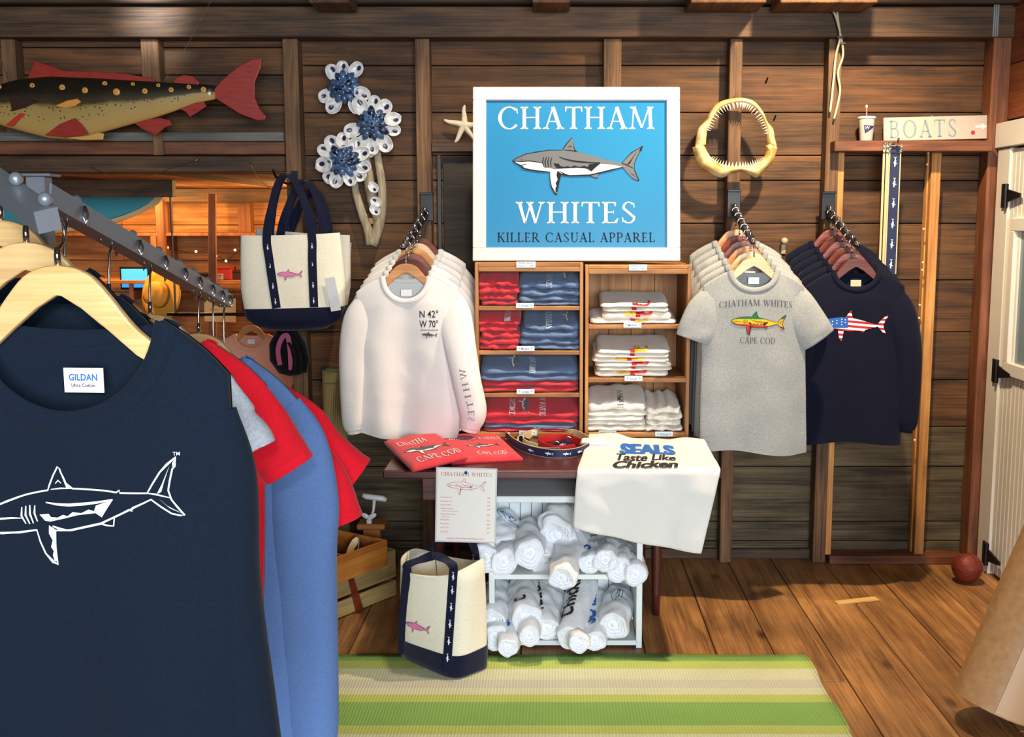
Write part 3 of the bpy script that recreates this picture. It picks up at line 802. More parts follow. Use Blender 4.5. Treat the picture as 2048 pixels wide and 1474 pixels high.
    for sgn in (-1, 1):
        sp = (sleeves or {}).get(sgn)
        if not sp: continue
        path = sp['path']; n = len(path); dense = smooth_path([(a, b, c) for a, b, c, _, _ in path], 7)
        aa = smooth_path([(p[3], p[4], 0) for p in path], 7)
        rings = []; cen = []
        for i, p in enumerate(dense):
            if i == 0: t = dense[1] - dense[0]
            elif i == len(dense) - 1: t = dense[-1] - dense[-2]
            else: t = dense[i + 1] - dense[i - 1]
            tx, tz = t.x * sgn, t.y
            l = sqrt(tx * tx + tz * tz); nx, nz = -tz / l * 1, tx / l * 1
            c = Vector((p.x * sgn, p.z, p.y)); a, b = aa[i].x, aa[i].y
            f = i / (len(dense) - 1)
            ring = []
            for k in range(26):
                q = 2 * pi * k / 26
                wob = 1 + 0.10 * sin(3 * q + f * 9 + ph[5]) * f + 0.06 * noise.noise(Vector((q, f * 6, seed + sgn)))
                ca, sa = cos(q), sin(q)
                ring.append(c + Vector((nx * a * math.copysign(abs(ca) ** .85, ca), b * wob * sa, nz * a * math.copysign(abs(ca) ** .85, ca))))
            rings.append(ring); cen.append((c, nx, nz, a, b))
        # turned-in hem
        c, nx, nz, a, b = cen[-1]; last = rings[-1]; inn = [c + (q - c) * 0.9 for q in last]
        up = Vector(cen[-3][0]) - c
        rings += [inn, [q + up * 1.2 for q in inn]]
        obj('sleeve', bm_loft(rings, True, False, False), mat, root, smooth=True)
        if sp.get('cuff'):
            cr = []
            for s in (-0.028, -0.026, -.012, 0.0, 0.0025):
                k = 1.0; grow = 1.05 if s not in (-0.028, 0.0025) else 0.99
                dirv = (Vector(cen[-1][0]) - Vector(cen[-2][0])).normalized()
                cr.append([c + dirv * (s + .012) + (q - c) * grow * sp['cuff'] for q in last])
            obj('cuff', bm_loft(cr, True, False, False), cuff or mat, root, smooth=True)
        def smap(s, off, e, cen=cen):
            f = max(0, min(0.999, s)) * (len(cen) - 1); i = int(f); r = f - i
            (c0, nx0, nz0, a0, b0), (c1, nx1, nz1, a1, b1) = cen[i], cen[min(i + 1, len(cen) - 1)]
            c = c0.lerp(c1, r); nx = nx0 + (nx1 - nx0) * r; nz = nz0 + (nz1 - nz0) * r; a = a0 + (a1 - a0) * r; b = b0 + (b1 - b0) * r
            q = max(-.98, min(.98, off / a)); return c + Vector((nx * off, -b * 1.12 * sqrt(1 - q * q) - e - .002, nz * off))
        maps.append(smap)
    return root, front, maps

# standard sleeve shapes: centre x, z, y then half-width, half-depth
def short_sleeve(sh=.215, out=.06, down=.23, a=.085):
    z0 = -.052 - .07
    return [(sh - .058, z0 - .070, 0, .080, .018), (sh - .014, z0 - .112, 0, .5 * (.082 + a), .032), (sh + out * .55, z0 - .05 - down * .55, 0, a, .040), (sh + out, z0 - .02 - down * .85, 0, a - .004, .036)]
def long_sleeve(sh=.215, out=.03, L=.56, a=.06, y=0.0):
    z0 = -.052 - .07
    return [(sh - .06, z0 - .068, 0, .078, .018), (sh - .016, z0 - .13, y * .2, .076, .032), (sh + out * .6, z0 - .25, y * .6, a + .008, .04), (sh + out, z0 - .38, y, a, .042), (sh + out + .004, z0 - L + .05, y, a - .010, .038), (sh + out, z0 - L, y, a - .020, .03)]

# ------------------------------------------------------------------ waterfall arms on the studs
def wall_arm(label, pa, pb, n=7):
    """black bracket on a stud with a square arm running down towards the room, chrome balls along it"""
    t = thing('garment_rail', label, 'rack', pa)
    obj('bracket', bm_box(0.062, 0.012, 0.13, 0.002), BLACKM, t, (0, -0.006, 0.0))
    obj('bracket_lip', bm_box(0.066, 0.03, 0.012, 0.002), BLACKM, t, (0, -0.015, 0.062))
    d = Vector(pb) - Vector(pa)
    obj('arm', bm_strap([Vector((0, -0.01, -0.03)), d * 0.5 + Vector((0, 0, -0.015)), d], Vector((1, 0, 0)), 0.022, 0.022), BLACKM, t)
    ball = None
    for i in range(n):
        p = d * (0.1 + 0.9 * i / (n - 1)) + Vector((0, 0, -0.012 + 0.02))
        if ball is None: ball = obj('stop_ball', bm_sphere(0.0115, 12, 8), CHROME, t, p, smooth=True)
        else:
            b = ball.copy(); b.location = p; b.parent = t; C.objects.link(b)
        if i < n - 1:
            q = p + d * 0.03
            rr = [Vector((0.017 * cos(s), 0, 0.014 * sin(s) - 0.018)) for s in [radians(v) for v in range(-20, 201, 20)]]
            obj('hook_ring', bm_tube([q + r for r in rr], 0.003, 6), CHROME, t, smooth=True)
    return t

def on_arm(pa, pb, k): return Vector(pa).lerp(Vector(pb), k)

YAWS = [radians(v) for v in (0, -3, 2, -4, 3, -2)]
ORD = ['frontmost', 'second from the front', 'third from the front', 'fourth from the front', 'fifth from the front', 'backmost']
YB0 = 5.32
# --- white long-sleeved shirts, left of the sign
pa, pb = P(854, 414, YB0), P(806, 495, 4.71)
wall_arm('black arm with chrome balls holding the white shirts, left of the blue sign', pa, pb)
cols = [W_HMID, W_HDARK, W_HDARK, W_HMID, W_HLIGHT, W_HDARK]
for i in range(6):
    k = 1.0 - i * 0.165; yy = pb.y + (pa.y - pb.y) * (1 - k)
    apex = P(812 + 34 * (1 - k), 527 - 62 * (1 - k), yy + 0.005)
    hanger(f'wooden hanger on the white-shirt arm, {ORD[i]}', apex, cols[i], hookh=0.10, group='hangers of the white shirts', yaw=YAWS[i])
    fr = i == 0
    sl = {-1: dict(path=long_sleeve(out=.022, L=.60, a=.058, y=-.01), cuff=0.8), 1: dict(path=[(.165, -.19, 0, .08, .02), (.205, -.25, -.01, .076, .036), (.232, -.37, -.035, .068, .045), (.258, -.50, -.055, .062, .05), (.285, -.63, -.06, .058, .05), (.268, -.705, -.05, .042, .04)], cuff=0.85)}
    if not fr: sl = {-1: dict(path=long_sleeve(out=.03, L=.62, a=.05)), 1: dict(path=long_sleeve(out=.03, L=.5, a=.05))}
    r, fm, sm = shirt('white_long_sleeved_shirt', f'white long-sleeved shirt left of the sign, {ORD[i]}' + (' with N 42 W 70 print' if fr else ''), 'shirt', WHITEC, apex, YAWS[i], 'white long-sleeved shirts on the wall arm',
                      sleeves=sl, seed=20 + i, L=.70, thick=.055 if fr else .035, nd=.10, NU=44 if fr else 26, NV=44 if fr else 20, w=[(0, .215), (.25, .222), (.5, .235), (.85, .24), (1, .21)] if fr else [(0, .215), (.3, .22), (1, .22)],
                      fold=.026 if fr else .006, tagmat=(TAGW, -.125), hem=(lambda u: -.015 * u) if fr else None)
    if fr:
        ink = [(merge2([xf(sans_text('N 42°', .030, .012, width=.080), 1, 1, 0, .034), xf(sans_text('W 70°', .030, .012, width=.080), 1, 1, 0, -.008), hbar(-.038, -.020, .04, .003)]), INK_K)]
        decal('print', ink, lambda u, v, e: fm(.098 + u, -.262 + v, e + .001), r)
        decal('print', place(shark('mini', [INK_DG, INK_G]), .07, .10, -.302), lambda u, v, e: fm(u, v, e + .001), r)
        tx = serif_text('WHITES', .026, .25, width=.24)
        decal('print', [(tx, INK_G)], lambda u, v, e: sm[1](0.70 + u / .62, -v - .008 + .018, e), r)
# --- grey tees, right of the sign
pa, pb = P(1467, 408, YB0), P(1507, 484, 4.71)
wall_arm('black arm with chrome balls holding the grey tees, under the shark jaw', pa, pb)
cols = [W_HLIGHT, W_HLIGHT, W_HMID, W_HDARK, W_HDARK, W_HMID]
for i in range(6):
    k = 1.0 - i * 0.165; yy = pb.y + (pa.y - pb.y) * (1 - k)
    apex = P(1508 - 44 * (1 - k), 515 - 68 * (1 - k), yy + 0.005)
    hanger(f'wooden hanger on the grey-tee arm, {ORD[i]}', apex, cols[i], group='hangers of the grey tees', yaw=YAWS[i], hookh=0.075)
    fr = i == 0
    r, fm, sm = shirt('grey_t_shirt', f'heather grey short-sleeved tee right of the sign, {ORD[i]}' + (' with a green, yellow and red shark' if fr else ''), 'shirt', GREYC, apex, YAWS[i], 'grey tees on the wall arm',
                      sleeves={s: dict(path=short_sleeve(out=.07 if s > 0 else .035, down=.25) if fr or s > 0 else short_sleeve(sh=.20, out=-.012, down=.25, a=.05)) for s in (-1, 1)}, seed=40 + i, L=.79, w=[(0, .215), (.25, .222), (1, .232)], thick=.05 if fr else .034, nd=.078, NU=44 if fr else 26, NV=44 if fr else 20,
                      fold=.015 if fr else .005, tagmat=(TAGW, -.098), swing=.015 if fr else .0)
    if fr:
        arcx = lambda u, v, e: fm(u + .008, v - .215 + .012 * (1 - (u / .17) ** 2), e + .001)
        decal('print', [(serif_text('CHATHAM WHITES', .026, .03, width=.315), INK_DG)], arcx, r)
        decal('print', place(shark('rasta', [INK_GR, INK_Y, INK_R, INK_K]), .235, .02, -.272), lambda u, v, e: fm(u, v, e + .001), r)
        decal('print', [(serif_text('CAPE COD', .026, .03, width=.15), INK_DG)], lambda u, v, e: fm(u + .018, v - .365, e + .001), r)
# --- navy long-sleeved shirts at the right
pa, pb = P(1655, 412, YB0), P(1714, 490, 4.85)
wall_arm('black arm with chrome balls holding the navy shirts, right of the grey tees', pa, pb)
for i in range(6):
    k = 1.0 - i * 0.165; yy = pb.y + (pa.y - pb.y) * (1 - k)
    apex = P(1713 - 58 * (1 - k), 517 - 70 * (1 - k), yy + 0.005)
    hanger(f'red-brown wooden hanger on the navy-shirt arm, {ORD[i]}', apex, W_HDARK, group='hangers of the navy shirts', yaw=YAWS[i], hookh=0.075)
    fr = i == 0
    r, fm, sm = shirt('navy_long_sleeved_shirt', f'dark navy long-sleeved shirt at the right of the wall, {ORD[i]}' + (' with a flag-patterned shark' if fr else ''), 'shirt', NAVY2, apex, YAWS[i], 'navy shirts on the wall arm',
                      sleeves={-1: dict(path=long_sleeve(out=.02, L=.6, a=.055)), 1: dict(path=long_sleeve(out=.034, L=.64, a=.058), cuff=.8)}, seed=60 + i, L=.77, w=[(0, .215), (.25, .22), (1, .225)], thick=.05 if fr else .034, nd=.075, NU=44 if fr else 26, NV=40 if fr else 20,
                      fold=.008 if fr else .005, tagmat=(plain('cream_tag', (220, 200, 165), .7), -.108))
    if fr:
        decal('print', place(shark('flag', [INK_R, INK_W, INK_B]), .31, -.012, -.285), lambda u, v, e: fm(u, v, e + .001), r)

# ------------------------------------------------------------------ grey floor rack in the foreground with its garments
RACK = plain('rack_grey_paint', (128, 134, 142), 0.38, 0.4, grain=0.03)
rk = thing('clothes_rack', 'grey square-tube clothes rack with two sloping arms, loaded with shirts, in the foreground', 'rack', (-0.90, 1.6, 0))
ro = Vector((-0.90, 1.6, 0))
def sq(a, b, s=.032): return bm_strap([Vector(a) - ro, Vector(b) - ro], Vector((0, 1, 0)) if abs(b[0] - a[0]) > abs(b[1] - a[1]) else Vector((1, 0, 0)), s, s)
s0, s1 = P(80, 388, 1.52), P(452, 602, 2.62)
obj('arm', sq(s0, s1, .030), RACK, rk)
a0, a1 = P(-110, 292, 1.42), P(96, 441, 1.17)
obj('arm', sq(a0, a1, .0245), RACK, rk)
top0 = P(77, 352, 1.52)
obj('post', bm_box(.026, .026, top0.z, .002), RACK, rk, (top0.x - ro.x, top0.y - ro.y, top0.z / 2))
obj('post_cap', bm_box(.046, .036, .004, .001), RACK, rk, (top0.x - ro.x, top0.y - ro.y, top0.z + .001))
obj('post', bm_box(.036, .036, a0.z + .015, .002), RACK, rk, (a0.x - ro.x, a0.y - ro.y, a0.z / 2 + .0075))
obj('foot', bm_box(.06, 1.2, .04, .006), RACK, rk, (top0.x - ro.x, .15, .02)); obj('foot', bm_box(.06, .9, .04, .006), RACK, rk, (a0.x - ro.x, -.2, .02))
obj('crossbar', bm_box(abs(top0.x - a0.x), .036, .036, .002), RACK, rk, ((top0.x + a0.x) / 2 - ro.x, -.1, .5))
def knob(p, r, side):
    o = obj('stop_ball', bm_sphere(r, 18, 12), plain('rack_ball', (150, 158, 166), .28, .6), rk, Vector(p) - ro, smooth=True); return o
for k in (0.2, .46, .72, .97): knob(Vector(a0).lerp(a1, k) + Vector((.004, -.004, .0195)), .0078, 0)
ks = [.12, .36, .50, .625, .73, .83, .915, .985]
for k in ks:
    p = Vector(s0).lerp(s1, k); knob(p + Vector((.002, 0, .0215)), .0075, 0)
    for sx in (-1, 1):
        q = p + Vector((sx * .018, -.01, .012)) - ro
        obj('wire_clip', bm_tube([q, q + Vector((sx * .006, -.004, -.012)), q + Vector((sx * .004, -.006, -.026)), q + Vector((-sx * .002, -.004, -.014)), q], .0022, 6), CHROME, rk, smooth=True)

def rail_point(k): return Vector(s0).lerp(s1, k)
# front navy shirt with the pen-drawn shark
fa = P(116, 530, 1.235)
hanger('pale maple hanger of the front navy shirt, nearest on the rack', fa, W_HLIGHT, yaw=radians(-4), hookh=.06).scale = (.87, .9, .9)
r, fm, sm = shirt('navy_long_sleeved_shirt', 'navy long-sleeved shirt with a white line-drawn shark, frontmost on the rack', 'shirt', NAVY, fa + Vector((.012, 0, -.012)), radians(-4), 'navy shirts on the rack', nw=.104, sh=.178, drop=.062, L=.82, nd=.105,
                  w=[(0, .178), (.25, .182), (.5, .180), (1, .186)], thick=.06, fold=.013, seed=5, NU=70, NV=70, neckz=-.048, tagmat=(TAGW, -.1175), tagx=.012,
                  sleeves={1: dict(path=[(.128, -.165, 0, .060, .02), (.148, -.235, .01, .054, .032), (.150, -.36, .02, .048, .036), (.164, -.52, .025, .046, .036), (.186, -.72, .02, .044, .034)]), -1: dict(path=long_sleeve(sh=.18, out=.02, L=.7))})
decal('print', place(shark('line', [INK_W]), .249, .012, -.254, radians(12)), lambda u, v, e: fm(u, v, e + .0012), r, .01)
decal('print', [(sans_text('TM', .004, .01), INK_W)], lambda u, v, e: fm(u + .128, v - .196, e + .0012), r)
lb = [o for o in r.children if o.name.startswith('neck_label')][0]
decal('label_print', [(sans_text('GILDAN', .0075, .02, width=.033), INK_B), (xf(sans_text('Ultra Cotton', .0042, .005, width=.028), 1, 1, 0, -.0075), INK_K)], on_front(-.0012, 0, 0), lb)
# two more on the near arm, cut by the frame
for i, (px, py, Y) in enumerate(((53, 484, 1.33), (2, 440, 1.44))):
    q = P(px, py, Y)
    hanger(f'pale maple hanger on the near rack arm, {("second", "third")[i]} behind the front one', q, W_HLIGHT, yaw=radians(-4), hookh=.06).scale = (.9, .9, .9)
    shirt('navy_long_sleeved_shirt', f'plain navy shirt on the near rack arm, {("second", "third")[i]} from the front', 'shirt', NAVY, q + Vector((0, 0, -.01)), radians(-4), 'navy shirts on the rack', nw=.11, drop=.085, L=.78, thick=.03, fold=.005, seed=7 + i, NU=24, NV=18,
          sh=.18, w=[(0, .18), (1, .18)], sleeves={1: dict(path=long_sleeve(sh=.18, out=-.01, L=.6, a=.05))})
def on_rail(k, **kw): return rail_point(k) + Vector((0, 0, -.105))
spec = [(.07, 'navy_long_sleeved_shirt', NAVY, 'navy shirt on the sloping rack arm, just behind the post', 'l', W_HLIGHT, None),
        (.24, 'pale_grey_t_shirt', LGREYC, 'pale grey short-sleeved tee on the sloping rack arm', 's', W_HMID, None),
        (.44, 'red_polo_shirt', REDP, 'red polo shirt with ribbed cuff, nearer of the two red ones on the rack', 'p', W_HLIGHT, None),
        (.755, 'blue_sweatshirt', BLUEC, 'slate blue long-sleeved sweatshirt on the rack between the red polos', 'w', W_HLIGHT, None),
        (.87, 'red_polo_shirt', REDP, 'red polo shirt with low-hanging sleeve, just behind the blue sweatshirt', 'p', W_HLIGHT, None),
        (.965, 'red_polo_shirt', REDP, 'red polo shirt at the far end of the rack arm', 'p', W_HLIGHT, None)]
for i, (k, nm, mt, lbl, kind, hm, _) in enumerate(spec):
    q = on_rail(k)
    if k > .8: q.z -= .035
    ry = radians((4, -3, 2, -4, 2, 3)[i])
    hanger('wooden hanger of the ' + lbl.split(' on the')[0].split(',')[0].split(' at the')[0].split(' with')[0] + (', farthest one' if k == .965 else ', middle one' if k == .87 else (', nearer one' if k == .44 else '')), q, hm, hookh=.145 if k > .8 else .11, yaw=ry, group='hangers on the sloping rack arm')
    sh = {'l': .19, 's': .20, 'p': .205, 'w': .215}[kind] + (.025 if k == .965 else -.02 if kind == 'l' else 0)
    if kind in 'lw': sl = {s: dict(path=long_sleeve(sh=sh, out=.0, L=.80 if kind == 'w' else .6, a=.072 if kind == 'w' else .055), cuff=.8) for s in (-1, 1)}
    else: sl = {s: dict(path=short_sleeve(sh=sh, out=(.065 if k == .965 else .03) if kind == 'p' else .015, down=.17 if kind == 'p' else .14, a=.056), cuff=.97 if kind == 'p' else None) for s in (-1, 1)}
    if k == .87: sl[1] = dict(path=[(.145, -.20, 0, .07, .02), (.195, -.25, 0, .066, .03), (.245, -.31, 0, .056, .034), (.275, -.385, 0, .05, .034)], cuff=.97)
    r, fm, sm = shirt(nm, lbl, 'shirt', mt, q + Vector((0, 0, .004)), ry, 'shirts on the sloping rack arm', nw=.10, sh=sh, drop=.085 if kind != 'w' else .10, L=.86 if kind == 'w' else .74, nd=.09,
          w=[(0, sh), (.3, sh * (.95 if kind == 'p' else 1.02)), (1, sh * (.84 if kind == 'p' else 1.03))], thick=.05 if kind in 'wp' else .035, fold=.008, seed=80 + i, NU=40, NV=36, sleeves=sl, tagmat=(TAGW, -.11))
    if kind == 'p':   # fold-over polo collar and placket
        for s in (-1, 1):
            obj('polo_collar', bm_loft([[fm(s * (.02 + .075 * t), -.14 + .085 * t, .006), fm(s * (.06 + .055 * t), -.165 + .10 * t, .006), fm(s * (.06 + .055 * t), -.165 + .10 * t, .010), fm(s * (.02 + .075 * t), -.14 + .085 * t, .012)] for t in (0, .25, .5, .75, 1)], True), mt, r, smooth=True)
# ------------------------------------------------------------------ table, crates, sign
TT = 0.745                                    # table top height
W_TAB = wood('mahogany_paint', (58, 18, 16), (96, 36, 30), 'X', 0.4, 1.0, 0.15, 0.05, coat=0.25)
W_TABZ = wood('mahogany_leg', (54, 18, 15), (92, 36, 30), 'Z', 0.4, 1.0, 0.1, 0.05, coat=0.25)
W_CRATE = wood('crate_pine_x', (146, 92, 44), (198, 142, 82), 'X', 0.6, 1.0, 0.45, 0.1)
W_CRATEZ = wood('crate_pine_z', (150, 94, 46), (200, 144, 84), 'Z', 0.6, 1.0, 0.5, 0.12)
CARD = plain('label_card', (226, 240, 244), 0.7)
PEN = plain('blue_pen', (36, 120, 168), 0.7)
xl, xr = PF(765, 941, TT).x, PF(1443, 941, TT).x
yf = PF(765, 941, TT).y; yb = 5.28
tb_ = thing('table', 'long dark red-brown wooden table carrying the crates and shirts', 'table', ((xl + xr) / 2, (yf + yb) / 2, 0))
to = tb_.location
box('tabletop', (xl, yf, TT - .034), (xr, yb, TT), W_TAB, tb_, .006, off=to)
ya, yb2 = 4.60, 5.16
xa, xb = PF(1310, 1222).x, -0.50
box('apron', (xb - .06, ya - .02, TT - .125), (xa + .06, ya + .004, TT - .035), W_TAB, tb_, .003, off=to)
box('apron', (xb - .06, yb2, TT - .125), (xa + .06, yb2 + .024, TT - .035), W_TAB, tb_, .003, off=to)
for xx in (xb, xa): box('apron', (xx - .012, ya, TT - .125), (xx + .012, yb2, TT - .035), W_TAB, tb_, .003, off=to)
box('bracket', (P(845, 970, yf + .06).x, yf + .05, TT - .13), (P(876, 970, yf + .06).x, yf + .09, TT - .036), W_TAB, tb_, .003, off=to)
for xx, yy in ((xa, ya), (xb, ya), (xa - .02, yb2), (xb + .02, yb2)):
    g = Vector((xx, yy, 0)) - to
    obj('leg', bm_loft([[(r * cos(k * pi / 8), r * sin(k * pi / 8) + dy, z) for k in range(16)] for r, z, dy in ((.016, 0, 0), (.019, .1, 0), (.027, .45, .0), (.03, TT - .036, .0))]), W_TABZ, tb_, (g.x, g.y, 0), smooth=True)

YC = 4.785; YCB = 5.20
crate_geo = {}
def crate(key, label, pl, pr, top_l, top_r, shelf_px, cards, name='display_crate'):
    """tall open-fronted crate made of pine boards, standing on the table"""
    x0, x1 = P(pl, 700, YC).x, P(pr, 700, YC).x
    ztop = P((pl + pr) / 2, (top_l + top_r) / 2, YC).z
    t = thing(name, label, 'crate', ((x0 + x1) / 2, (YC + YCB) / 2, TT)); o = t.location
    th = .015
    for s in (x0, x1 - th): box('side_board', (s, YC, TT + .001), (s + th, YCB, ztop), W_CRATEZ, t, .002, off=o)
    n = 4; bw = (x1 - x0 - 2 * th) / n
    for i in range(n): box('back_board', (x0 + th + i * bw + .001, YCB - .013, TT + .001), (x0 + th + (i + 1) * bw - .001, YCB - .001, ztop - .016), W_CRATEZ, t, .001, off=o)
    box('top_board', (x0 + th, YC, ztop - .016), (x1 - th, YCB, ztop), W_CRATE, t, .002, off=o)
    box('front_rail', (x0 + th, YC - .001, ztop - .038), (x1 - th, YC + .012, ztop - .017), W_CRATE, t, .002, off=o)
    zs = []
    for py in shelf_px:
        z = P((pl + pr) / 2, py, YC).z - .008; zs.append(z)
        box('shelf_board', (x0 + th, YC + .001, z - .009), (x1 - th, YCB - .014, z + .009), W_CRATE, t, .002, off=o)
    box('bottom_board', (x0 + th, YC, TT + .001), (x1 - th, YCB - .014, TT + .022), W_CRATE, t, .002, off=o)
    for px, py, w, h, txt in cards:
        p = P(px, py, YC - .003) - o
        cd = obj('label_card', bm_box(w, .0012, h), CARD, t, p)
        ls = txt.split('/')
        ly = [(xf(sans_text(l, .0075 if len(ls) > 1 else .010, 0.004, width=w * .8), 1, 1, 0, (.004 if len(ls) > 1 else -.005) - .012 * i), PEN) for i, l in enumerate(ls)]
        decal('handwriting', [(merge2([m for m, _ in ly]), PEN)], on_front(-.0008), cd, .05)
    crate_geo[key] = (x0 + th, x1 - th, [TT + .022] + [z + .009 for z in zs[::-1]], ztop - .016)
    return t
crate('L', 'left wooden crate shelf packed with red and blue folded shirts', 951, 1166, 525, 526, (613, 702, 787), [(1052, 529, .083, .026, 'Adult Short/Sleeve T - $20'), (1050, 611, .078, .022, '↑ Small ↑'), (1051, 697, .078, .022, '↑ Medium ↑'), (1051, 783, .078, .022, '↑ Large ↑'), (1056, 866, .078, .022, '↑ Xlarge ↑')])
crate('R', 'right wooden crate shelf with white folded shirts', 1170, 1380, 530, 531, (650, 757), [(1276, 535, .078, .026, 'Adult Short/Sleeve T - $22'), (1265, 650, .078, .022, '↑ Medium ↑'), (1267, 757, .078, .022, '↑ Large ↑'), (1215, 866, .078, .022, '↑ XLarge ↑'), (1328, 868, .078, .022, '↑ XXLarge ↑')])

# sign
SBLUE = plain('sign_blue', (30, 120, 170), 0.28, coat=0.25, grain=0.02)
SFRAME = plain('sign_white', (222, 218, 208), 0.25, coat=0.4)
S_GREY = plain('shark_grey', (96, 99, 103), 0.35); S_LW = plain('letter_white', (224, 222, 214), 0.35); S_K = plain('shark_black', (16, 18, 26), 0.6, spec=.2)
YS0 = 4.86
bl, br, tl, tr = P(948, 523, YS0), P(1358, 525, YS0), P(942, 175, YS0 + .12), P(1361, 178, YS0 + .12)
sw = (br.x - bl.x + tr.x - tl.x) / 2; shh = (tl - bl).length; tilt = atan2(.12, tl.z - bl.z)
sg = thing('shop_sign', 'blue shop sign with a grey shark, white framed, on top of the crates', 'sign', ((bl.x + br.x) / 2, YS0 + .02, max(bl.z, crate_geo['L'][3] + .018)), (-tilt, 0, 0))
fw = .058
for n, a, b in (('frame_rail', (-sw / 2, 0), (sw / 2, fw)), ('frame_rail', (-sw / 2, shh - fw), (sw / 2, shh)), ('frame_stile', (-sw / 2, fw), (-sw / 2 + fw, shh - fw)), ('frame_stile', (sw / 2 - fw, fw), (sw / 2, shh - fw))):
    box(n, (a[0], -.02, a[1]), (b[0], .014, b[1]), SFRAME, sg, .003)
pw, phh = sw - 2 * fw, shh - 2 * fw
obj('panel', bm_box(pw, .012, phh), SBLUE, sg, (0, 0, shh / 2))
zc = shh / 2; u = phh / 1165.0        # one pixel of the close-up of the sign
pc = lambda x, y: ((x - 897) * u * pw / phh * (1165.0 / 1432.0), (735 - y) * u)
def letters(word, h, track, width, cx_, cy_, mat, nm):
    adv = [GLY[c_][0] + track for c_ in word]; k = width / sum(adv); x = -width / 2
    for c_, a_ in zip(word, adv):
        if c_ != ' ': decal(nm, [(xf(merge2(GLY[c_][1]), k, h, x + cx_, cy_), mat)], on_front(-.0066, 0, zc), sg, .5)
        x += a_ * k
letters('CHATHAM', 176 * u, .02, 1262 * pw / 1432, *pc(897, 378), S_LW, 'letter')
letters('WHITES', 168 * u, .03, 972 * pw / 1432, *pc(900, 1122), S_LW, 'letter')
letters('KILLER CASUAL APPAREL', 74 * u, .07, 1258 * pw / 1432, *pc(897, 1270), S_K, 'small_letter')
cx, cy = pc(907, 640)
for nm, (m, mt), yy in zip(('shark_outline', 'shark_back', 'shark_belly', 'shark_markings'), shark('sign', [S_GREY, SFRAME, S_K]), (-.007, -.0105, -.0112, -.0118)):
    s = 1030 * pw / 1432
    bm = bmesh.new(); add_geom(bm, [(x * s + cx, 0, y * s + cy) for x, y in m[0]], m[1])
    bmesh.ops.recalc_face_normals(bm, faces=bm.faces[:])
    if nm == 'shark_back':
        r = bmesh.ops.extrude_face_region(bm, geom=bm.faces[:]); bmesh.ops.translate(bm, vec=(0, .004, 0), verts=[g for g in r['geom'] if isinstance(g, bmesh.types.BMVert)])
    obj(nm, bm, mt, sg, (0, yy, zc))

# ------------------------------------------------------------------ folded shirts in the crates
RED_T = fabric('washed_red_cotton', (204, 58, 68), 0.05); BLUE_T = fabric('washed_blue_cotton', (98, 120, 154), 0.06)
def folded(label, w, d, h, mat, loc, yaw=0.0, seed=0, group=None, slump=.0, l0=0.0, l1=0.0, messy=1.0, name='folded_t_shirt', layers=2):
    """folded tee, the rounded fold towards the room; origin at the middle of its underside. returns root and top/front map"""
    rd = random.Random(seed); NX, NR = 22, 28; ph = [rd.uniform(0, 6) for _ in range(5)]
    def sec(s, q):
        c, sn = cos(q), sin(q)
        y = -d / 2 * math.copysign(abs(c) ** .45, c); z = h / 2 + h / 2 * math.copysign(abs(sn) ** .75, sn)
        fr = max(0, c) ** 2
        z += messy * (.10 * h * sin(s * 4 + ph[0]) + .30 * h * noise.noise(Vector((s * 3.2, seed * 1.3, q * .6))) + .18 * h * noise.noise(Vector((s * 8, seed * 2.3, q))) * fr) * (0.4 + .6 * (z / h))
        y += messy * .012 * noise.noise(Vector((s * 4 + seed, z * 20, seed * 1.7))) + messy * .006 * sin(s * 7 + ph[2]) * fr
        z += slump * s * s * h + max(0, (y + d / 2) / d) * (l0 + (l1 - l0) * min(1, max(0, z / h)))
        # the layers show as grooves along the fold
        gr = 0.0
        for k in range(1, layers + 1):
            gr += math.exp(-((sn - (-1 + 2 * k / (layers + 1))) / .10) ** 2)
        y += .008 * gr * fr
        return y, max(z, -.001)
    rings = []
    for i in range(NX + 1):
        s = -1 + 2 * i / NX; e = 1 - .25 * max(0, abs(s) - .9) / .1
        x = s * w / 2 * (1 + messy * .0)
        ring = []
        for k in range(NR):
            y, z = sec(s, 2 * pi * k / NR)
            xx = x + messy * .006 * noise.noise(Vector((k * .5, s * 2, seed))) * (1 if abs(s) > .9 else 0)
            ring.append((xx, y * e, h / 2 + (z - h / 2) * e))
        rings.append(ring)
    t = thing(name, label, 't-shirt', loc, (0, 0, yaw), group)
    b = obj('cloth', bm_loft(rings), mat, t, smooth=True)
    def surf(u, v, e):           # u across, v measured over the top from the back to the front fold and down
        if v < 0: q = math.acos(min(1, (max(0, d / 2 - .004 + v) / (d / 2)) ** (1 / .45)))
        else:
            k = max(-.9, 1 - 2 * v / h); q = math.asin(math.copysign(abs(k) ** (1 / .75), k))
        s = max(-.97, min(.97, u / (w / 2))); y, z = sec(s, q)
        return Vector((u, y - e - .0015 * max(0, cos(q)), z + e + .0015))
    return t, surf
NW = {0: 'lowest', 1: 'second from bottom', 2: 'third from bottom', 3: 'fourth from bottom', 4: 'fifth from bottom', 5: 'sixth from bottom'}
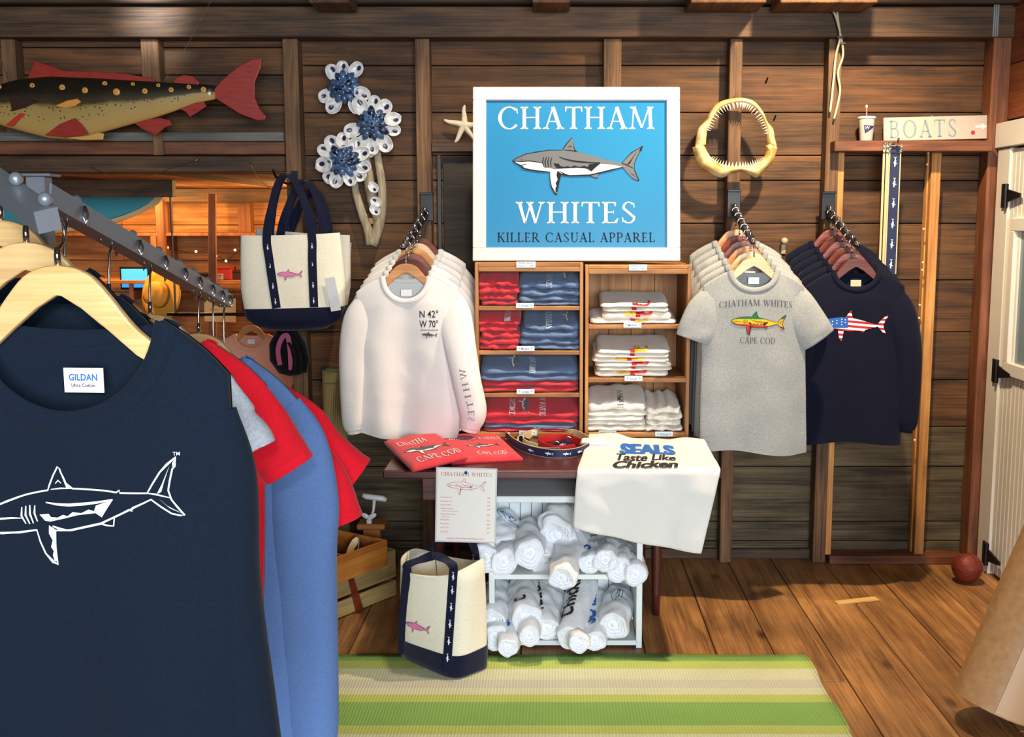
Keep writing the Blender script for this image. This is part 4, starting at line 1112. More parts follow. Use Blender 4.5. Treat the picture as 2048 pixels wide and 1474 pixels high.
def stack(crate_key, shelf, px0, px1, pytops, mat, colour, where, d=.29, seed=0, mats=None, bag=False, messy=1.0, yoff=.0, names=None, lean=None):
    lean = lean or (.085 if crate_key == 'L' else .045)
    """pytops: picture heights of the front fold tops, bottom one first"""
    z = crate_geo[crate_key][2][shelf] + .0005; yfr = YC + .012 + yoff
    x0, x1 = P(px0, 700, yfr).x, P(px1, 700, yfr).x; out = []
    n = len(pytops)
    for i, py in enumerate(pytops):
        zt = P((px0 + px1) / 2, py, yfr + .01).z; h = max(.014, zt - z)
        mt = mats[i] if mats else mat; cn = names[i] if names else colour
        rk_ = 'topmost' if i == n - 1 else NW[i]
        t, s = folded(f'{cn} folded tee, {rk_}, {where}', x1 - x0 + rnd.uniform(-.012, .012), d, h, mt, ((x0 + x1) / 2 + rnd.uniform(-.006, .006), yfr + d / 2 + rnd.uniform(0, .006), z), radians(rnd.uniform(-2, 2)), seed * 10 + i, 'folded shirts in the crates', messy=messy, l0=lean * i / n, l1=lean * (i + 1) / n)
        out.append((t, s, x1 - x0, h)); z += h * .985
    return out
def rot_text(s, txt, length, h, u0, v0, mat, name='print', up=False):
    m = xf(serif_text(txt, h, .05, width=length), 1, 1, 0, 0, pi / 2 if up else -pi / 2)
    v0 = -v0
    t, surf, w, hh = s
    decal(name, [(m, mat)], lambda u, v, e: surf(u0 + u, v0 - v, e), t, .012)
def shark_on(s, size, u0, v0, mats, rot=-pi / 2, mode='mini'):
    t, surf, w, hh = s; v0 = -v0
    decal('shark_print', place(shark(mode, mats), size, 0, 0, rot), lambda u, v, e: surf(u0 + u, v0 - v, e), t, .012)
a = stack('L', 3, 958, 1036, (602, 590, 575, 561), RED_T, 'washed red', 'red pile, top shelf of left crate', seed=1, d=.27)
b = stack('L', 3, 1040, 1160, (606, 594, 580, 564), BLUE_T, 'washed blue', 'blue pile, top shelf of left crate', seed=2)
rot_text(b[-1], 'CHATHAM', .19, .026, .012, .055, INK_W, up=True); shark_on(b[-1], .13, .075, .07, [INK_G, INK_W])
a = stack('L', 2, 957, 1040, (690, 678, 666, 652, 640), RED_T, 'washed red', 'red pile, second shelf of left crate', seed=3, d=.29)
rot_text(a[-1], 'HATHAM', .17, .026, .05, .06, INK_W, up=True)
b = stack('L', 2, 1041, 1160, (691, 678, 664, 648), BLUE_T, 'washed blue', 'blue pile, second shelf of left crate', seed=4)
rot_text(b[-1], 'WHITES', .18, .026, .0, .05, INK_W, up=True); shark_on(b[-1], .13, .075, .08, [INK_G, INK_W])
a = stack('L', 1, 957, 1154, (774, 764, 752, 738), None, '', 'third shelf of left crate', seed=5, mats=[RED_T, RED_T, BLUE_T, BLUE_T], names=['washed red', 'washed red', 'washed blue', 'washed blue'])
rot_text(a[-1], 'HAM WHITES', .20, .026, .0, .055, INK_W); shark_on(a[-1], .15, -.065, .07, [INK_G, INK_W])
b = stack('L', 0, 965, 1158, (862, 850, 838, 822), None, '', 'bottom shelf of left crate', seed=6, mats=[RED_T, BLUE_T, RED_T, RED_T], names=['washed red', 'washed blue', 'washed red', 'washed red'])
rot_text(b[-1], 'AM WHITES', .20, .026, .035, .055, INK_W); shark_on(b[-1], .15, -.03, .06, [INK_G, INK_W]); rot_text(b[-1], 'CAPE COD', .16, .026, -.10, .05, INK_W)
# white tees, folded edges showing bits of the coloured shark
def edge_bits(s, k):
    t, surf, w, h = s
    q = [([(-.008, -.02), (.012, -.02), (.014, h * .8), (-.006, h * .8)], INK_R), ([(.012, -.006), (.075, .001), (.06, h * .45), (.014, h * .4)], INK_R if k % 2 else INK_Y), ([(-.065, .003), (-.008, -.006), (-.006, h * .4), (-.05, h * .45)], INK_Y)]
    ly = [(poly2(p), mt) for p, mt in q[:1 + ((k + 1) % 3)]]
    decal('print_edge', ly, lambda u, v, e: surf(u + .008 * (k % 2) - .01, v, e + .001), t, .01)
W_T = fabric('white_tee_cotton', (240, 236, 224), 0.01)
a = stack('R', 2, 1180, 1352, (640,), W_T, 'white', 'jutting out below the pile, top shelf of right crate', seed=8, messy=.6)
b = stack('R', 2, 1203, 1340, (633, 624, 616), W_T, 'white', 'pile on top shelf of right crate', seed=9, messy=.5)
for t, s, w, h in b: t.location.z += a[0][3] - .001
for k, s in enumerate(a + b): edge_bits(s, k)
a = stack('R', 1, 1190, 1342, (743, 735, 726, 717, 709, 700), W_T, 'white', 'middle shelf of right crate', seed=10, messy=.5)
for k, s in enumerate(a): edge_bits(s, k + 1)
a = stack('R', 0, 1172, 1295, (852, 843, 834, 824, 803), W_T, 'white', 'wider pile, bottom shelf of right crate', seed=11, messy=.8)
rot_text(a[-1], 'CHATHAM WHI', .24, .026, .03, .06, INK_DG, up=True)
b = stack('R', 0, 1293, 1366, (853, 843, 830, 815), W_T, 'white', 'narrower pile, bottom shelf of right crate', seed=12, messy=1.2)
# clear plastic over the middle pile
pl_, nt, bs = base_mat('clear_plastic'); bs.inputs['Base Color'].default_value = (.95, .95, .97, 1); bs.inputs['Roughness'].default_value = .18; bs.inputs['Transmission Weight'].default_value = 1.0; bs.inputs['IOR'].default_value = 1.1; bs.inputs['Alpha'].default_value = .22

# ------------------------------------------------------------------ on the table
def flat_tee(name, label, corners, mat, th=.016, seed=0, z0=TT, group=None, sag=None):
    """folded tee lying on the table: a soft slab over four corners (world), NU x NV grid with a rounded rim"""
    a, b, c, d = [Vector(q) for q in corners]     # front-left, front-right, back-right, back-left
    o = (a + b + c + d) / 4; o.z = z0
    N = 22
    def base(u, v): return a.lerp(b, u).lerp(d.lerp(c, u), v)
    bm = bmesh.new(); T = {}; B = {}
    for i in range(N + 1):
        for j in range(N + 1):
            u, v = i / N, j / N
            p = base(u, v) - o
            e = min(u, 1 - u, v, 1 - v) * 2; r = 1 - (1 - min(1, e * 5)) ** 2
            w = .004 * noise.noise(Vector((u * 5 + seed, v * 5, seed))) + .0025 * sin(u * 14 + v * 6 + seed)
            zs = (sag(base(u, v)) if sag else 0)
            T[i, j] = bm.verts.new((p.x, p.y, th * (.5 + .5 * r) + w * r + zs + p.z * 0)); B[i, j] = bm.verts.new((p.x, p.y, .0005 + zs))
    for i in range(N):
        for j in range(N):
            bm.faces.new((T[i, j], T[i + 1, j], T[i + 1, j + 1], T[i, j + 1])); bm.faces.new((B[i, j], B[i, j + 1], B[i + 1, j + 1], B[i + 1, j]))
    for k in range(N):
        for q in (((k, 0), (k + 1, 0)), ((k + 1, N), (k, N)), ((0, k + 1), (0, k)), ((N, k), (N, k + 1))):
            bm.faces.new((B[q[0]], B[q[1]], T[q[1]], T[q[0]]))
    t = thing(name, label, 't-shirt', o, group=group)
    obj('cloth', bm, mat, t, smooth=True)
    def surf(u, v, e):      # u, v in 0..1
        p = base(u, v) - o; k = .004 * noise.noise(Vector((u * 5 + seed, v * 5, seed))) + .0025 * sin(u * 14 + v * 6 + seed)
        return Vector((p.x, p.y, th + k + e + .0012 + (sag(base(u, v)) if sag else 0)))
    return t, surf
zt = TT + .012
t, s = flat_tee('folded_t_shirt', 'red folded tee on the table, the one lying beneath with its end under the other', [PF(905, 924, zt), PF(1046, 916, zt), PF(992, 866, zt), PF(862, 870, zt)], RED_T, .02, 1, group='red tees on the table')
tp = [(xf(serif_text('HATHAM WHITES', .11, .04, width=.78), 1, 1, .56, .66), INK_W), (xf(serif_text('CAPE COD', .11, .04, width=.42), 1, 1, .62, .10), INK_W)]
for q_ in tp: decal('lettering', [q_], lambda u, v, e: s(u, v, e), t, .03)
decal('shark_print', place([(xf(m, 1, .9), q) for m, q in shark('mini', [INK_DG, INK_W])], .5, .60, .46), lambda u, v, e: s(u, v, e), t, .03)
t, s = flat_tee('folded_t_shirt', 'red folded tee on the table, the upper one hanging over the table corner', [PF(826, 940, TT + .03), PF(936, 914, TT + .03), PF(868, 866, TT + .03), PF(768, 884, TT + .03)], RED_T, .024, 2, TT + .021, group='red tees on the table')
tp = [(xf(serif_text('CHATHA', .13, .04, width=.55), 1, 1, .36, .62), INK_W), (xf(serif_text('CAPE COD', .15, .04, width=.80), 1, 1, .55, .06), INK_W)]
for q_ in tp: decal('lettering', [q_], lambda u, v, e: s(u, v, e), t, .03)
decal('shark_print', place([(xf(m, 1, .8), q) for m, q in shark('mini', [INK_DG, INK_W])], .85, .50, .42), lambda u, v, e: s(u, v, e), t, .03)

# white tee draped over the front edge of the table
def draped():
    zt = TT + .004
    A = [PF(1155, 940, zt), PF(1440, 939, zt)]          # the fold at the table edge, left and right
    Yf = yf - .012
    xL, xR = A[0].x, A[1].x
    o = Vector(((xL + xR) / 2, Yf, TT))
    bk = [PF(1178, 880, zt), PF(1408, 884, zt)]
    N, M1, M2 = 56, 30, 26
    L = [P(1155, 940, Yf), P(1146, 1058, Yf - .015), P(1168, 1072, Yf - .015)]
    lowz = lambda u: P(1150 + 245 * u, 1052 + 52 * u + 14 * sin(u * pi) * .6, Yf - .015).z
    def pos(i, j):
        u = i / N
        if j <= M1:
            v = 1 - j / M1
            p = A[0].lerp(A[1], u).lerp(bk[0].lerp(bk[1], u), v); p.z = TT + .012 + .006 * noise.noise(Vector((u * 6, v * 4, 1))) + .02 * v * v * (1 - u) ** 2 + .012 * max(0, sin(u * 9)) * v * v
            if j == M1: p.y = Yf; p.z = TT + .008
        else:
            w = (j - M1) / M2
            xl_ = xL + (P(1146, 1060, Yf).x - xL) * w ** .7; xr_ = xR + (P(1400, 1104, Yf).x - xR) * w
            x = xl_ + (xr_ - xl_) * u
            z = TT + .008 + (lowz(u) - TT - .008) * w
            y = Yf - .006 - .010 * sin(min(1, w * 3) * pi / 2) - (.014 * sin(u * 7 + 1) + .010 * sin(u * 15)) * w - .006 * noise.noise(Vector((u * 5, w * 4, 3)))
            p = Vector((x, y, z))
        return p - o
    rows = [[pos(i, j) for i in range(N + 1)] for j in range(M1 + M2 + 1)]
    bm = bm_loft(rows, False, False, False)
    if sum((f.normal.y for f in bm.faces)) > 0: bmesh.ops.reverse_faces(bm, faces=bm.faces[:])
    t = thing('draped_t_shirt', 'white tee draped over the table edge, lettered SEALS Taste Like Chicken', 't-shirt', o)
    b = obj('cloth', bm, WHITEC, t, smooth=True)
    md = b.modifiers.new('th', 'SOLIDIFY'); md.thickness = .004; md.offset = -1
    sl = [PF(1165, 888, zt + .02) - o, PF(1180, 876, zt + .02) - o, PF(1215, 890, zt + .01) - o]
    obj('sleeve', bm_loft([[c + Vector((r * .25 * cos(k * pi / 8), r * sin(k * pi / 8) * .9, .012 + .018 * cos(k * pi / 8) * r / .05)) for k in range(16)] for c, r in ((sl[0] + Vector((-.005, 0, 0)), .035), (sl[0].lerp(sl[2], .5), .045), (sl[2], .05))], True, True, True), WHITEC, t, smooth=True)
    def top(u, v, e):
        p = A[0].lerp(A[1], u).lerp(bk[0].lerp(bk[1], u), v) - o
        p.z = .012 + .006 * noise.noise(Vector((u * 6, v * 4, 1))) + .02 * v * v * (1 - u) ** 2 + .012 * max(0, sin(u * 9)) * v * v + e + .0006
        return p
    fat = lambda m, k: merge2([xf(m, 1, 1, d_, 0) for d_ in (-k, -k / 2, 0, k / 2, k)])
    ly = [(fat(xf(sans_text('SEALS', .33, .03, width=.42), 1, 1, .50, .43), .010), INK_B), (fat(xf(sans_text('Taste Like', .19, .012, .2, width=.45), 1, 1, .475, .22), .003), INK_K), (fat(xf(sans_text('Chicken', .20, .02, .2, width=.46), 1, 1, .47, .0), .004), INK_K)]
    decal('lettering', ly, top, t, .03)
draped()

# belts coiled on the table
BELT = plain('belt_navy', (22, 34, 74), .6); WEB = plain('belt_webbing', (214, 196, 150), .8, grain=.05); BRED = plain('belt_red', (196, 28, 34), .7)
def belt_coil(label, pts, mat_out, mat_in, h, z=TT + .001, buckle=None, sharks=(), group='belts on the table'):
    P3 = smooth_path([PF(x, y, TT) for x, y in pts], 8); o = P3[0].copy(); o.z = z
    t = thing('belt', label, 'belt', o, group=group)
    q = [p - Vector((o.x, o.y, TT)) + Vector((0, 0, h / 2)) for p in P3]
    obj('webbing', bm_strap([p + Vector((0, .0022, 0)) for p in q], Vector((0, 0, 1)), h, .003), mat_in, t)
    obj('ribbon', bm_strap([p - Vector((0, .0002, 0)) for p in q], Vector((0, 0, 1)), h * .9, .0022), mat_out, t)
    if buckle:
        b = PF(*buckle, TT) - Vector((o.x, o.y, TT)); b.z = h * .6
        obj('buckle', bm_tube([b + Vector((.014 * cos(k * pi / 5), 0, .016 * sin(k * pi / 5))) for k in range(11)], .0025, 6), CHROME, t, smooth=True)
    for f in sharks:
        i = int(f * (len(q) - 1)); d = (q[i + 1] - q[i - 1]).normalized(); nn = Vector((d.y, -d.x, 0))
        if nn.y > 0: nn = -nn
        decal('shark_motif', place(shark('mini', [INK_W]), .038), lambda u, v, e: q[i] + d * u * (1 if d.x > 0 else -1) + Vector((0, 0, v)) + nn * (.003 + e), t, .02)
    return t
belt_coil('navy belt with white sharks, outermost of the coil on the table', [(1012, 880), (1030, 895), (1055, 907), (1090, 915), (1125, 917), (1155, 913), (1178, 903)], BELT, WEB, .036, buckle=(1016, 882), sharks=(.38, .55, .72, .86))
belt_coil('tan webbing belt at the back of the coil on the table', [(1178, 890), (1150, 876), (1110, 872), (1070, 874), (1048, 884), (1050, 896), (1075, 905)], WEB, WEB, .036, buckle=(1068, 872))
belt_coil('tan-backed belt looped inside the coil, left part', [(1060, 893), (1040, 886), (1036, 896), (1052, 904), (1080, 910), (1120, 912)], BELT, WEB, .032)
belt_coil('red belt curled in the middle of the coil on the table', [(1168, 896), (1140, 886), (1105, 884), (1080, 890), (1084, 900), (1110, 908), (1150, 905)], BRED, BRED, .034, buckle=(1136, 890))
belt_coil('short navy dog collar lying in the belt coil', [(1098, 904), (1112, 898), (1128, 894), (1142, 893)], BELT, BELT, .026, buckle=(1113, 898), sharks=(.6,), group='belts on the table')

# price sheet pinned to the table edge
ys_ = yf - .012
c4 = [P(874, 1086, ys_), P(996, 1084, ys_), P(990, 934, ys_), P(868, 937, ys_)]
o = (c4[0] + c4[1] + c4[2] + c4[3]) / 4
pw_, ph_ = ((c4[1] - c4[0]).length + (c4[2] - c4[3]).length) / 2, ((c4[3] - c4[0]).length + (c4[2] - c4[1]).length) / 2
ps = thing('price_sheet', 'white price list with a red shark, pinned to the table edge', 'sign', (o.x, ys_, o.z), (0, radians(1.6), 0))
obj('paper', bm_box(pw_ - .012, .0012, ph_ - .012), plain('paper_white', (236, 232, 226), .7), ps)
for s in (1, -1): obj('sleeve_edge', bm_box(pw_, .0008, .007), plain('sleeve_plastic', (200, 200, 206), .2), ps, (0, .0005, s * (ph_ / 2 - .0035)))
for s in (1, -1): obj('sleeve_edge', bm_box(.006, .0008, ph_ - .014), plain('sleeve_plastic', (200, 200, 206), .2), ps, (s * (pw_ / 2 - .003), .0005, 0))
PR = plain('print_red', (206, 84, 84), .7)
ky = lambda y: ph_ / 2 - (y - 490) / 800.0 * ph_          # rows measured on the close-up
lines = [('Short Sleeve T\'s', 815, '$20'), ('Long Sleeve T\'s', 857, '$24'), ('Ladies V Neck', 895, '$24'), ('Ultimate Hoodies', 935, '$38'), ('Crew Neck Hoodies', 995, '$42'), ('D-Ring Belts', 1055, '$25'), ('Dog Collars', 1097, '$22'), ('Large Totes', 1135, '$28'), ('Key Holder', 1185, '$12')]
m = [xf(serif_text('CHATHAM WHITES', .0135, .03, width=pw_ * .84), 1, 1, 0, ky(578))]
for a, y, c in lines:
    m.append(xf(sans_text(a, .0055, .003, align='LEFT'), .92, 1, -pw_ * .42, ky(y))); m.append(xf(sans_text(c, .0055, .003, align='LEFT'), .9, 1, pw_ * .35, ky(y)))
m.append(xf(sans_text('(pullover, full zip in assorted colors)', .0036, .002, align='LEFT'), .9, 1, -pw_ * .40, ky(960)))
m.append(xf(sans_text('(full kids sizes too)', .0036, .002, align='LEFT'), .9, 1, -pw_ * .40, ky(1022)))
m.append(xf(sans_text('www.chathamwhites.com', .0075, .003, width=pw_ * .62), 1, 1, 0, ky(1255)))
m.append(xf(shark('line', [PR])[0][0], pw_ * .64, pw_ * .64, 0, ky(680)))
decal('print', [(merge2(m), PR)], on_front(-.0008), ps, .5)
obj('push_pin', bm_lathe([(.002, 0), (.006, .002), (.004, .006), (.0055, .012), (.0, .013)], 12, False), plain('pin_blue', (20, 60, 120), .3), ps, (-.002, -.001, ph_ / 2 - .018), (pi / 2, 0, 0), smooth=True)

# ------------------------------------------------------------------ white shelf unit under the table
WSH = plain('shelf_white', (222, 230, 232), .55, grain=.04)
yfs = PF(1272, 1297).y; xs0, xs1 = P(978, 1150, yfs).x, P(1283, 1150, yfs).x; zts = P(1100, 992, yfs).z; ybs = 4.56
ws = thing('shelf_unit', 'low white painted two-tier shelf under the table, full of rolled shirts', 'shelf', ((xs0 + xs1) / 2, (yfs + ybs) / 2, 0)); o = ws.location
zm, zb = P(1250, 1150, yfs).z, P(1250, 1282, yfs).z
box('top', (xs0 - .005, yfs - .006, zts - .026), (xs1 + .005, ybs, zts), WSH, ws, .003, off=o)
box('shelf', (xs0 + .018, yfs + .004, zm - .02), (xs1 - .018, ybs - .01, zm), WSH, ws, .002, off=o)
box('bottom', (xs0 + .018, yfs + .004, zb - .02), (xs1 - .018, ybs - .01, zb), WSH, ws, .002, off=o)
for x in (xs0, xs1 - .018):
    box('side', (x, yfs + .02, .05), (x + .018, ybs - .03, zts - .026), WSH, ws, .002, off=o)
    box('leg', (x - .001, yfs, .001), (x + .022, yfs + .03, zts - .027), WSH, ws, .002, off=o); box('leg', (x - .001, ybs - .03, .001), (x + .022, ybs, zts - .027), WSH, ws, .002, off=o)
for i in range(12):
    w_ = (xs1 - xs0 - .04) / 12; box('back_board', (xs0 + .02 + i * w_ + .001, ybs - .012, .06), (xs0 + .02 + (i + 1) * w_ - .001, ybs - .002, zts - .027), WSH, ws, .003, off=o)

# rolled shirts: (back pixel, front pixel, depth back, depth front, radius back, radius front)
W_R = fabric('white_rolled_cotton', (234, 236, 240), 0.01, crease=.9)
def roll(label, b, f, yb_, yf_, rb, rf, seed, txt=None, col=None, motif=None, bunch=0.0, group='rolled white shirts on the shelf'):
    rb *= 1.32; rf *= 1.26; bunch += .06
    pb_, pf_ = P(b[0], b[1], yb_), P(f[0], f[1], yf_); o = pf_.copy(); d = pb_ - pf_; Ln = d.length; ax = d.normalized()
    if min(pb_.z - rb, pf_.z - rf) < .012: o.z += .012 - min(pb_.z - rb, pf_.z - rf) if pf_.z - rf < .012 else 0
    up = (Vector((0, 0, 1)) - ax * ax.z).normalized(); rt = ax.cross(up)      # rt points to the viewer's right
    if rt.x < 0: rt = -rt
    rd = random.Random(seed); ph = [rd.uniform(0, 6) for _ in range(6)]
    def rad(s, q):
        r = rf + (rb - rf) * s
        r *= 1 + .05 * noise.noise(Vector((q * 3.5, s * 9, seed * 2.0))) + .035 * sin(q * 5 - s * 14 + ph[4])
        r *= 1 + .05 * sin(2 * q + ph[0]) + .045 * sin(q * 3 + s * 6 + ph[1]) + (.05 + bunch) * noise.noise(Vector((q * 1.3, s * 5, seed))) + .025 * sin(s * 17 + q + ph[2])
        return r * (1 - .16 * max(0, (s - .85) / .15) ** 2 - .10 * max(0, (.1 - s) / .1) ** 2)
    sp = lambda s, q, k=1.0: ax * (s * Ln + .012 * sin(2 * s * pi + ph[3]) * 0) + (rt * cos(q) + up * sin(q)) * rad(s, q) * k + up * (.015 * sin(s * pi)) * bunch * 4
    rings = []; NQ = 36
    for i in range(33): rings.append([sp(i / 32, 2 * pi * k / NQ) for k in range(NQ)])
    t = thing('rolled_t_shirt', label, 't-shirt', o, group=group)
    obj('cloth', bm_loft(rings, True, False, True), W_R, t, smooth=True)
    # rolled end: recessed spiral of cloth
    er = []
    for k, dep in ((1, 0.0), (.86, -.010), (.80, .014), (.66, -.002), (.60, .022), (.44, .004), (.36, .026), (.14, .010)):
        er.append([sp(0, 2 * pi * j / NQ, k) + ax * (dep + .006 * noise.noise(Vector((j * .4, k * 7, seed)))) for j in range(NQ)])
    obj('rolled_end', bm_loft(er, True, False, True), W_R, t, smooth=True)
    def surf(u, v, e):       # u along from front to back (m), v around (m), 0 = facing up towards the room
        s = max(.02, min(.97, u / Ln)); q = pi * .5 + v / max(.02, rad(s, pi / 2))
        return ax * (s * Ln) + (rt * -cos(q) * -1 + up * sin(q)) * (rad(s, q) * 1.0 + e + .0025) + up * (.015 * sin(s * pi)) * bunch * 4
    if txt:
        h, L_, u0, v0 = txt[1:]
        mm = sans_text(txt[0], h, .02, .15, width=L_) if txt[0][0] != '#' else serif_text(txt[0][1:], h, .05, width=L_)
        decal('print', [(xf(mm, 1, 1, u0, v0), col or INK_B)], surf, t, .012)
    if motif: decal('shark_print', place(shark('line', [col or INK_NB]), motif[0], motif[1], motif[2], motif[3] if len(motif) > 3 else 0), surf, t, .012)
    return t
R = lambda *a, **k: roll(*a, **k)
yv, yk = yfs - .02, ybs - .06
up_ = 'on upper shelf tier'; lo_ = 'on lower shelf tier'
R(f'white rolled tee at the left end {up_}', (985, 1085), (972, 1118), yk, yv, .05, .048, 101)
R(f'white rolled tee with blue shark, behind the front rolls {up_}', (1005, 1040), (1012, 1098), yk, yfs + .08, .05, .05, 102, col=INK_B, motif=(.2, .15, .0, .5))
R(f'white rolled tee second in the front row {up_}', (1020, 1080), (1008, 1125), yk, yv - .01, .048, .046, 103, col=INK_NB, motif=(.15, .10, .01, .9))
R(f'white rolled tee with the open oval end {up_}', (1052, 1060), (1060, 1108), yk, yv - .02, .046, .052, 104)
R(f'white rolled tee lettered HIT {up_}', (1078, 1062), (1090, 1128), yk, yfs + .05, .044, .044, 105, txt=('#HITES', .028, .12, .10, 0), col=INK_NB)
R(f'white bunched-up tee heaped highest {up_}', (1128, 1030), (1112, 1075), yk, yfs + .10, .055, .062, 106, bunch=.2)
R(f'white rolled tee jutting out longest {up_}', (1150, 1070), (1124, 1158), yk, yv - .13, .05, .042, 107, bunch=.05)
R(f'white rolled tee with blue mark, right of the long one {up_}', (1184, 1092), (1180, 1128), yk, yv, .038, .036, 108, txt=('S', .05, .05, .08, .0), col=INK_B)
R(f'white rolled tee with COD lettering {up_}', (1215, 1090), (1212, 1122), yk, yv - .01, .044, .042, 109, txt=('#COD', .034, .10, .11, 0), col=INK_NB)
R(f'white rolled tee with open end second from the right {up_}', (1240, 1102), (1240, 1140), yk, yv - .01, .044, .044, 110, txt=('#CAPE COD', .022, .14, .12, .01), col=INK_NB)
R(f'white rolled tee at the right end {up_}', (1256, 1105), (1272, 1150), yk, yv - .02, .044, .04, 111, col=INK_NB, motif=(.15, .11, .01, .4))
R(f'white rolled tee with grey letters, left end, higher {lo_}', (996, 1180), (984, 1245), yk, yv - .01, .05, .05, 112, txt=('#CHATHAM WHIT', .022, .30, .2, .03), col=INK_G)
R(f'white rolled tee at the left end, low and drooping {lo_}', (1000, 1235), (990, 1275), yk, yv - .05, .042, .045, 113, col=INK_B, motif=(.16, .10, .01, .6))
R(f'white rolled tee with blue letters, end hanging lowest at left {lo_}', (1030, 1215), (1016, 1302), yk, yv - .11, .045, .034, 114, txt=('SEALS', .06, .22, .20, .0), col=INK_B)
R(f'white rolled tee with a big open end and black letters {lo_}', (1045, 1180), (1052, 1238), yk, yv - .04, .055, .052, 115, txt=('C', .05, .05, .05, 0), col=INK_K)
R(f'white rolled tee hanging onto the rug left of centre {lo_}', (1060, 1240), (1060, 1302), yk, yv - .12, .045, .036, 116)
R(f'white rolled tee with black Taste lettering {lo_}', (1082, 1180), (1094, 1258), yk, yv - .03, .048, .042, 117, txt=('Taste Lik', .055, .26, .17, .01), col=INK_K)
R(f'white rolled tee with blue lettering beside the Taste one {lo_}', (1108, 1190), (1112, 1262), yk, yfs + .02, .042, .036, 118, txt=('SEALS', .055, .24, .16, .01), col=INK_B)
R(f'white rolled tee with bold black cken lettering, the longest {lo_}', (1168, 1168), (1140, 1276), yk, yv - .07, .05, .045, 119, txt=('Chicken', .065, .34, .22, .0), col=INK_K)
R(f'white rolled tee spilling onto the rug below the cken one {lo_}', (1150, 1265), (1158, 1306), yfs + .1, yv - .13, .04, .034, 120)
R(f'white rolled tee with big blue letters right of centre {lo_}', (1192, 1200), (1190, 1282), yk, yv - .06, .045, .038, 121, txt=('SEALS', .075, .26, .18, .0), col=INK_B)
R(f'white rolled tee with a line-drawn shark at the right end {lo_}', (1240, 1195), (1226, 1252), yk, yv - .02, .05, .048, 122, col=INK_NB, motif=(.2, .20, .0))

# ------------------------------------------------------------------ canvas totes
CANV = fabric('natural_canvas', (234, 228, 208), .04, crease=.35); NAVC = fabric('navy_canvas', (20, 24, 48), .05, crease=.4); CANVW = fabric('grey_canvas', (196, 194, 186), .04)
def tote_rings(secs, n=44):
    out = []
    for (cx_, cy_, z, a, b, yaw, k) in secs:
        c, s = cos(yaw), sin(yaw); ring = []
        for j in range(n):
            q = 2 * pi * j / n; x = a * math.copysign(abs(cos(q)) ** k, cos(q)); y = b * math.copysign(abs(sin(q)) ** k, sin(q))
            ring.append(Vector((cx_ + x * c - y * s, cy_ + x * s + y * c, z)))
        out.append(ring)
    return out
def floor_tote():
    o = Vector(((PF(796, 1283).x + PF(978, 1327).x) / 2 - .018, 4.07, .006))
    t = thing('tote_bag', 'cream canvas tote with navy base and pink shark standing on the rug', 'bag', o)
    H = .40
    secs = []
    for k in range(13):
        f = k / 12
        pass
    def sect(f):
        return (.035, .0, f * H, .172 - .016 * f, .10 + .02 * f, radians(-44 + 26 * f), .42 + .3 * f)
    nb = 3
    bowl = [(.035, 0, .0, .165, .09, radians(-44), .42)] + [sect(k / 12) for k in (.2, 1, 2, 2.6)]
    obj('base', bm_loft([[p * 1.0 for p in r] for r in tote_rings([(a, b, c, d * 1.015, e * 1.02, f, g) for a, b, c, d, e, f, g in bowl])], True, True, False), NAVC, t, smooth=True)
    body = tote_rings([sect(f) for f in (.19, .3, .45, .6, .75, .88, 1.0)])
    inner = tote_rings([tuple(list(sect(f)[:3]) + [sect(f)[3] - .006, sect(f)[4] - .006] + list(sect(f)[5:])) for f in (1.0, .8, .5, .2, .05)])
    for j, p in enumerate(body[-1]): p.z += .022 * cos(2 * (2 * pi * j / 44) + .4); inner[0][j].z = p.z
    obj('body', bm_loft(body + inner, True, False, True), CANV, t, smooth=True)
    def wallp(q, f, e):
        a, b, z, A, B, yw, k = sect(f); x = (A + e) * math.copysign(abs(cos(q)) ** k, cos(q)); y = (B + e) * math.copysign(abs(sin(q)) ** k, sin(q))
        c, s = cos(yw), sin(yw); return Vector((a + x * c - y * s, b + x * s + y * c, z + (.022 * cos(2 * q + .4) if f > .97 else 0)))
    # straps: up the long side, over the top and down again
    def strap(q1, q2, topz, lean, nm):
        pts = [wallp(q1, f, .004) for f in (.06, .25, .5, .75, .97)]
        a, b = wallp(q1, 1.0, .002), wallp(q2, 1.0, .002)
        pts += [a + Vector((0, 0, .03)), a.lerp(b, .25) + Vector(lean) + Vector((0, 0, topz * .8)), a.lerp(b, .5) + Vector(lean) * 1.3 + Vector((0, 0, topz)), a.lerp(b, .75) + Vector(lean) + Vector((0, 0, topz * .8)), b + Vector((0, 0, .03))]
        pts += [wallp(q2, f, .004) for f in (.97, .75, .5, .25, .06)]
        P_ = smooth_path(pts, 5); ws_ = []
        m = (wallp(q1, .5, .1) - wallp(q1, .5, 0)); tang = (wallp(q1 + .1, .5, 0) - wallp(q1 - .1, .5, 0)).normalized()
        obj(nm, bm_strap(P_, tang, .034, .003), NAVC, t)
        for f in (.2, .36, .52, .68, .84, .97):
            c = wallp(q1, f, .0068); 
            decal('shark_motif', place(shark('mini', [INK_W]), .034, 0, 0, pi / 2), lambda u, v, e: c + tang * u + Vector((0, 0, v)) + m.normalized() * e, t, .02)
    strap(radians(-62), radians(-118), .055, (.01, .03, 0), 'strap')
    strap(radians(62), radians(118), .075, (.02, .03, 0), 'strap')
    def side(u, v, e):
        A, k = sect(.42)[3], sect(.42)[6]; x = u - .034; return wallp(-pi / 2 + math.asin(math.copysign(min(.99, abs(x) / A) ** (1 / k), x)), .42 + v / H, .003 + e)
    decal('shark_print', place(shark('dots', [INK_P, INK_W, INK_K]), .12), side, t, .012)
floor_tote()

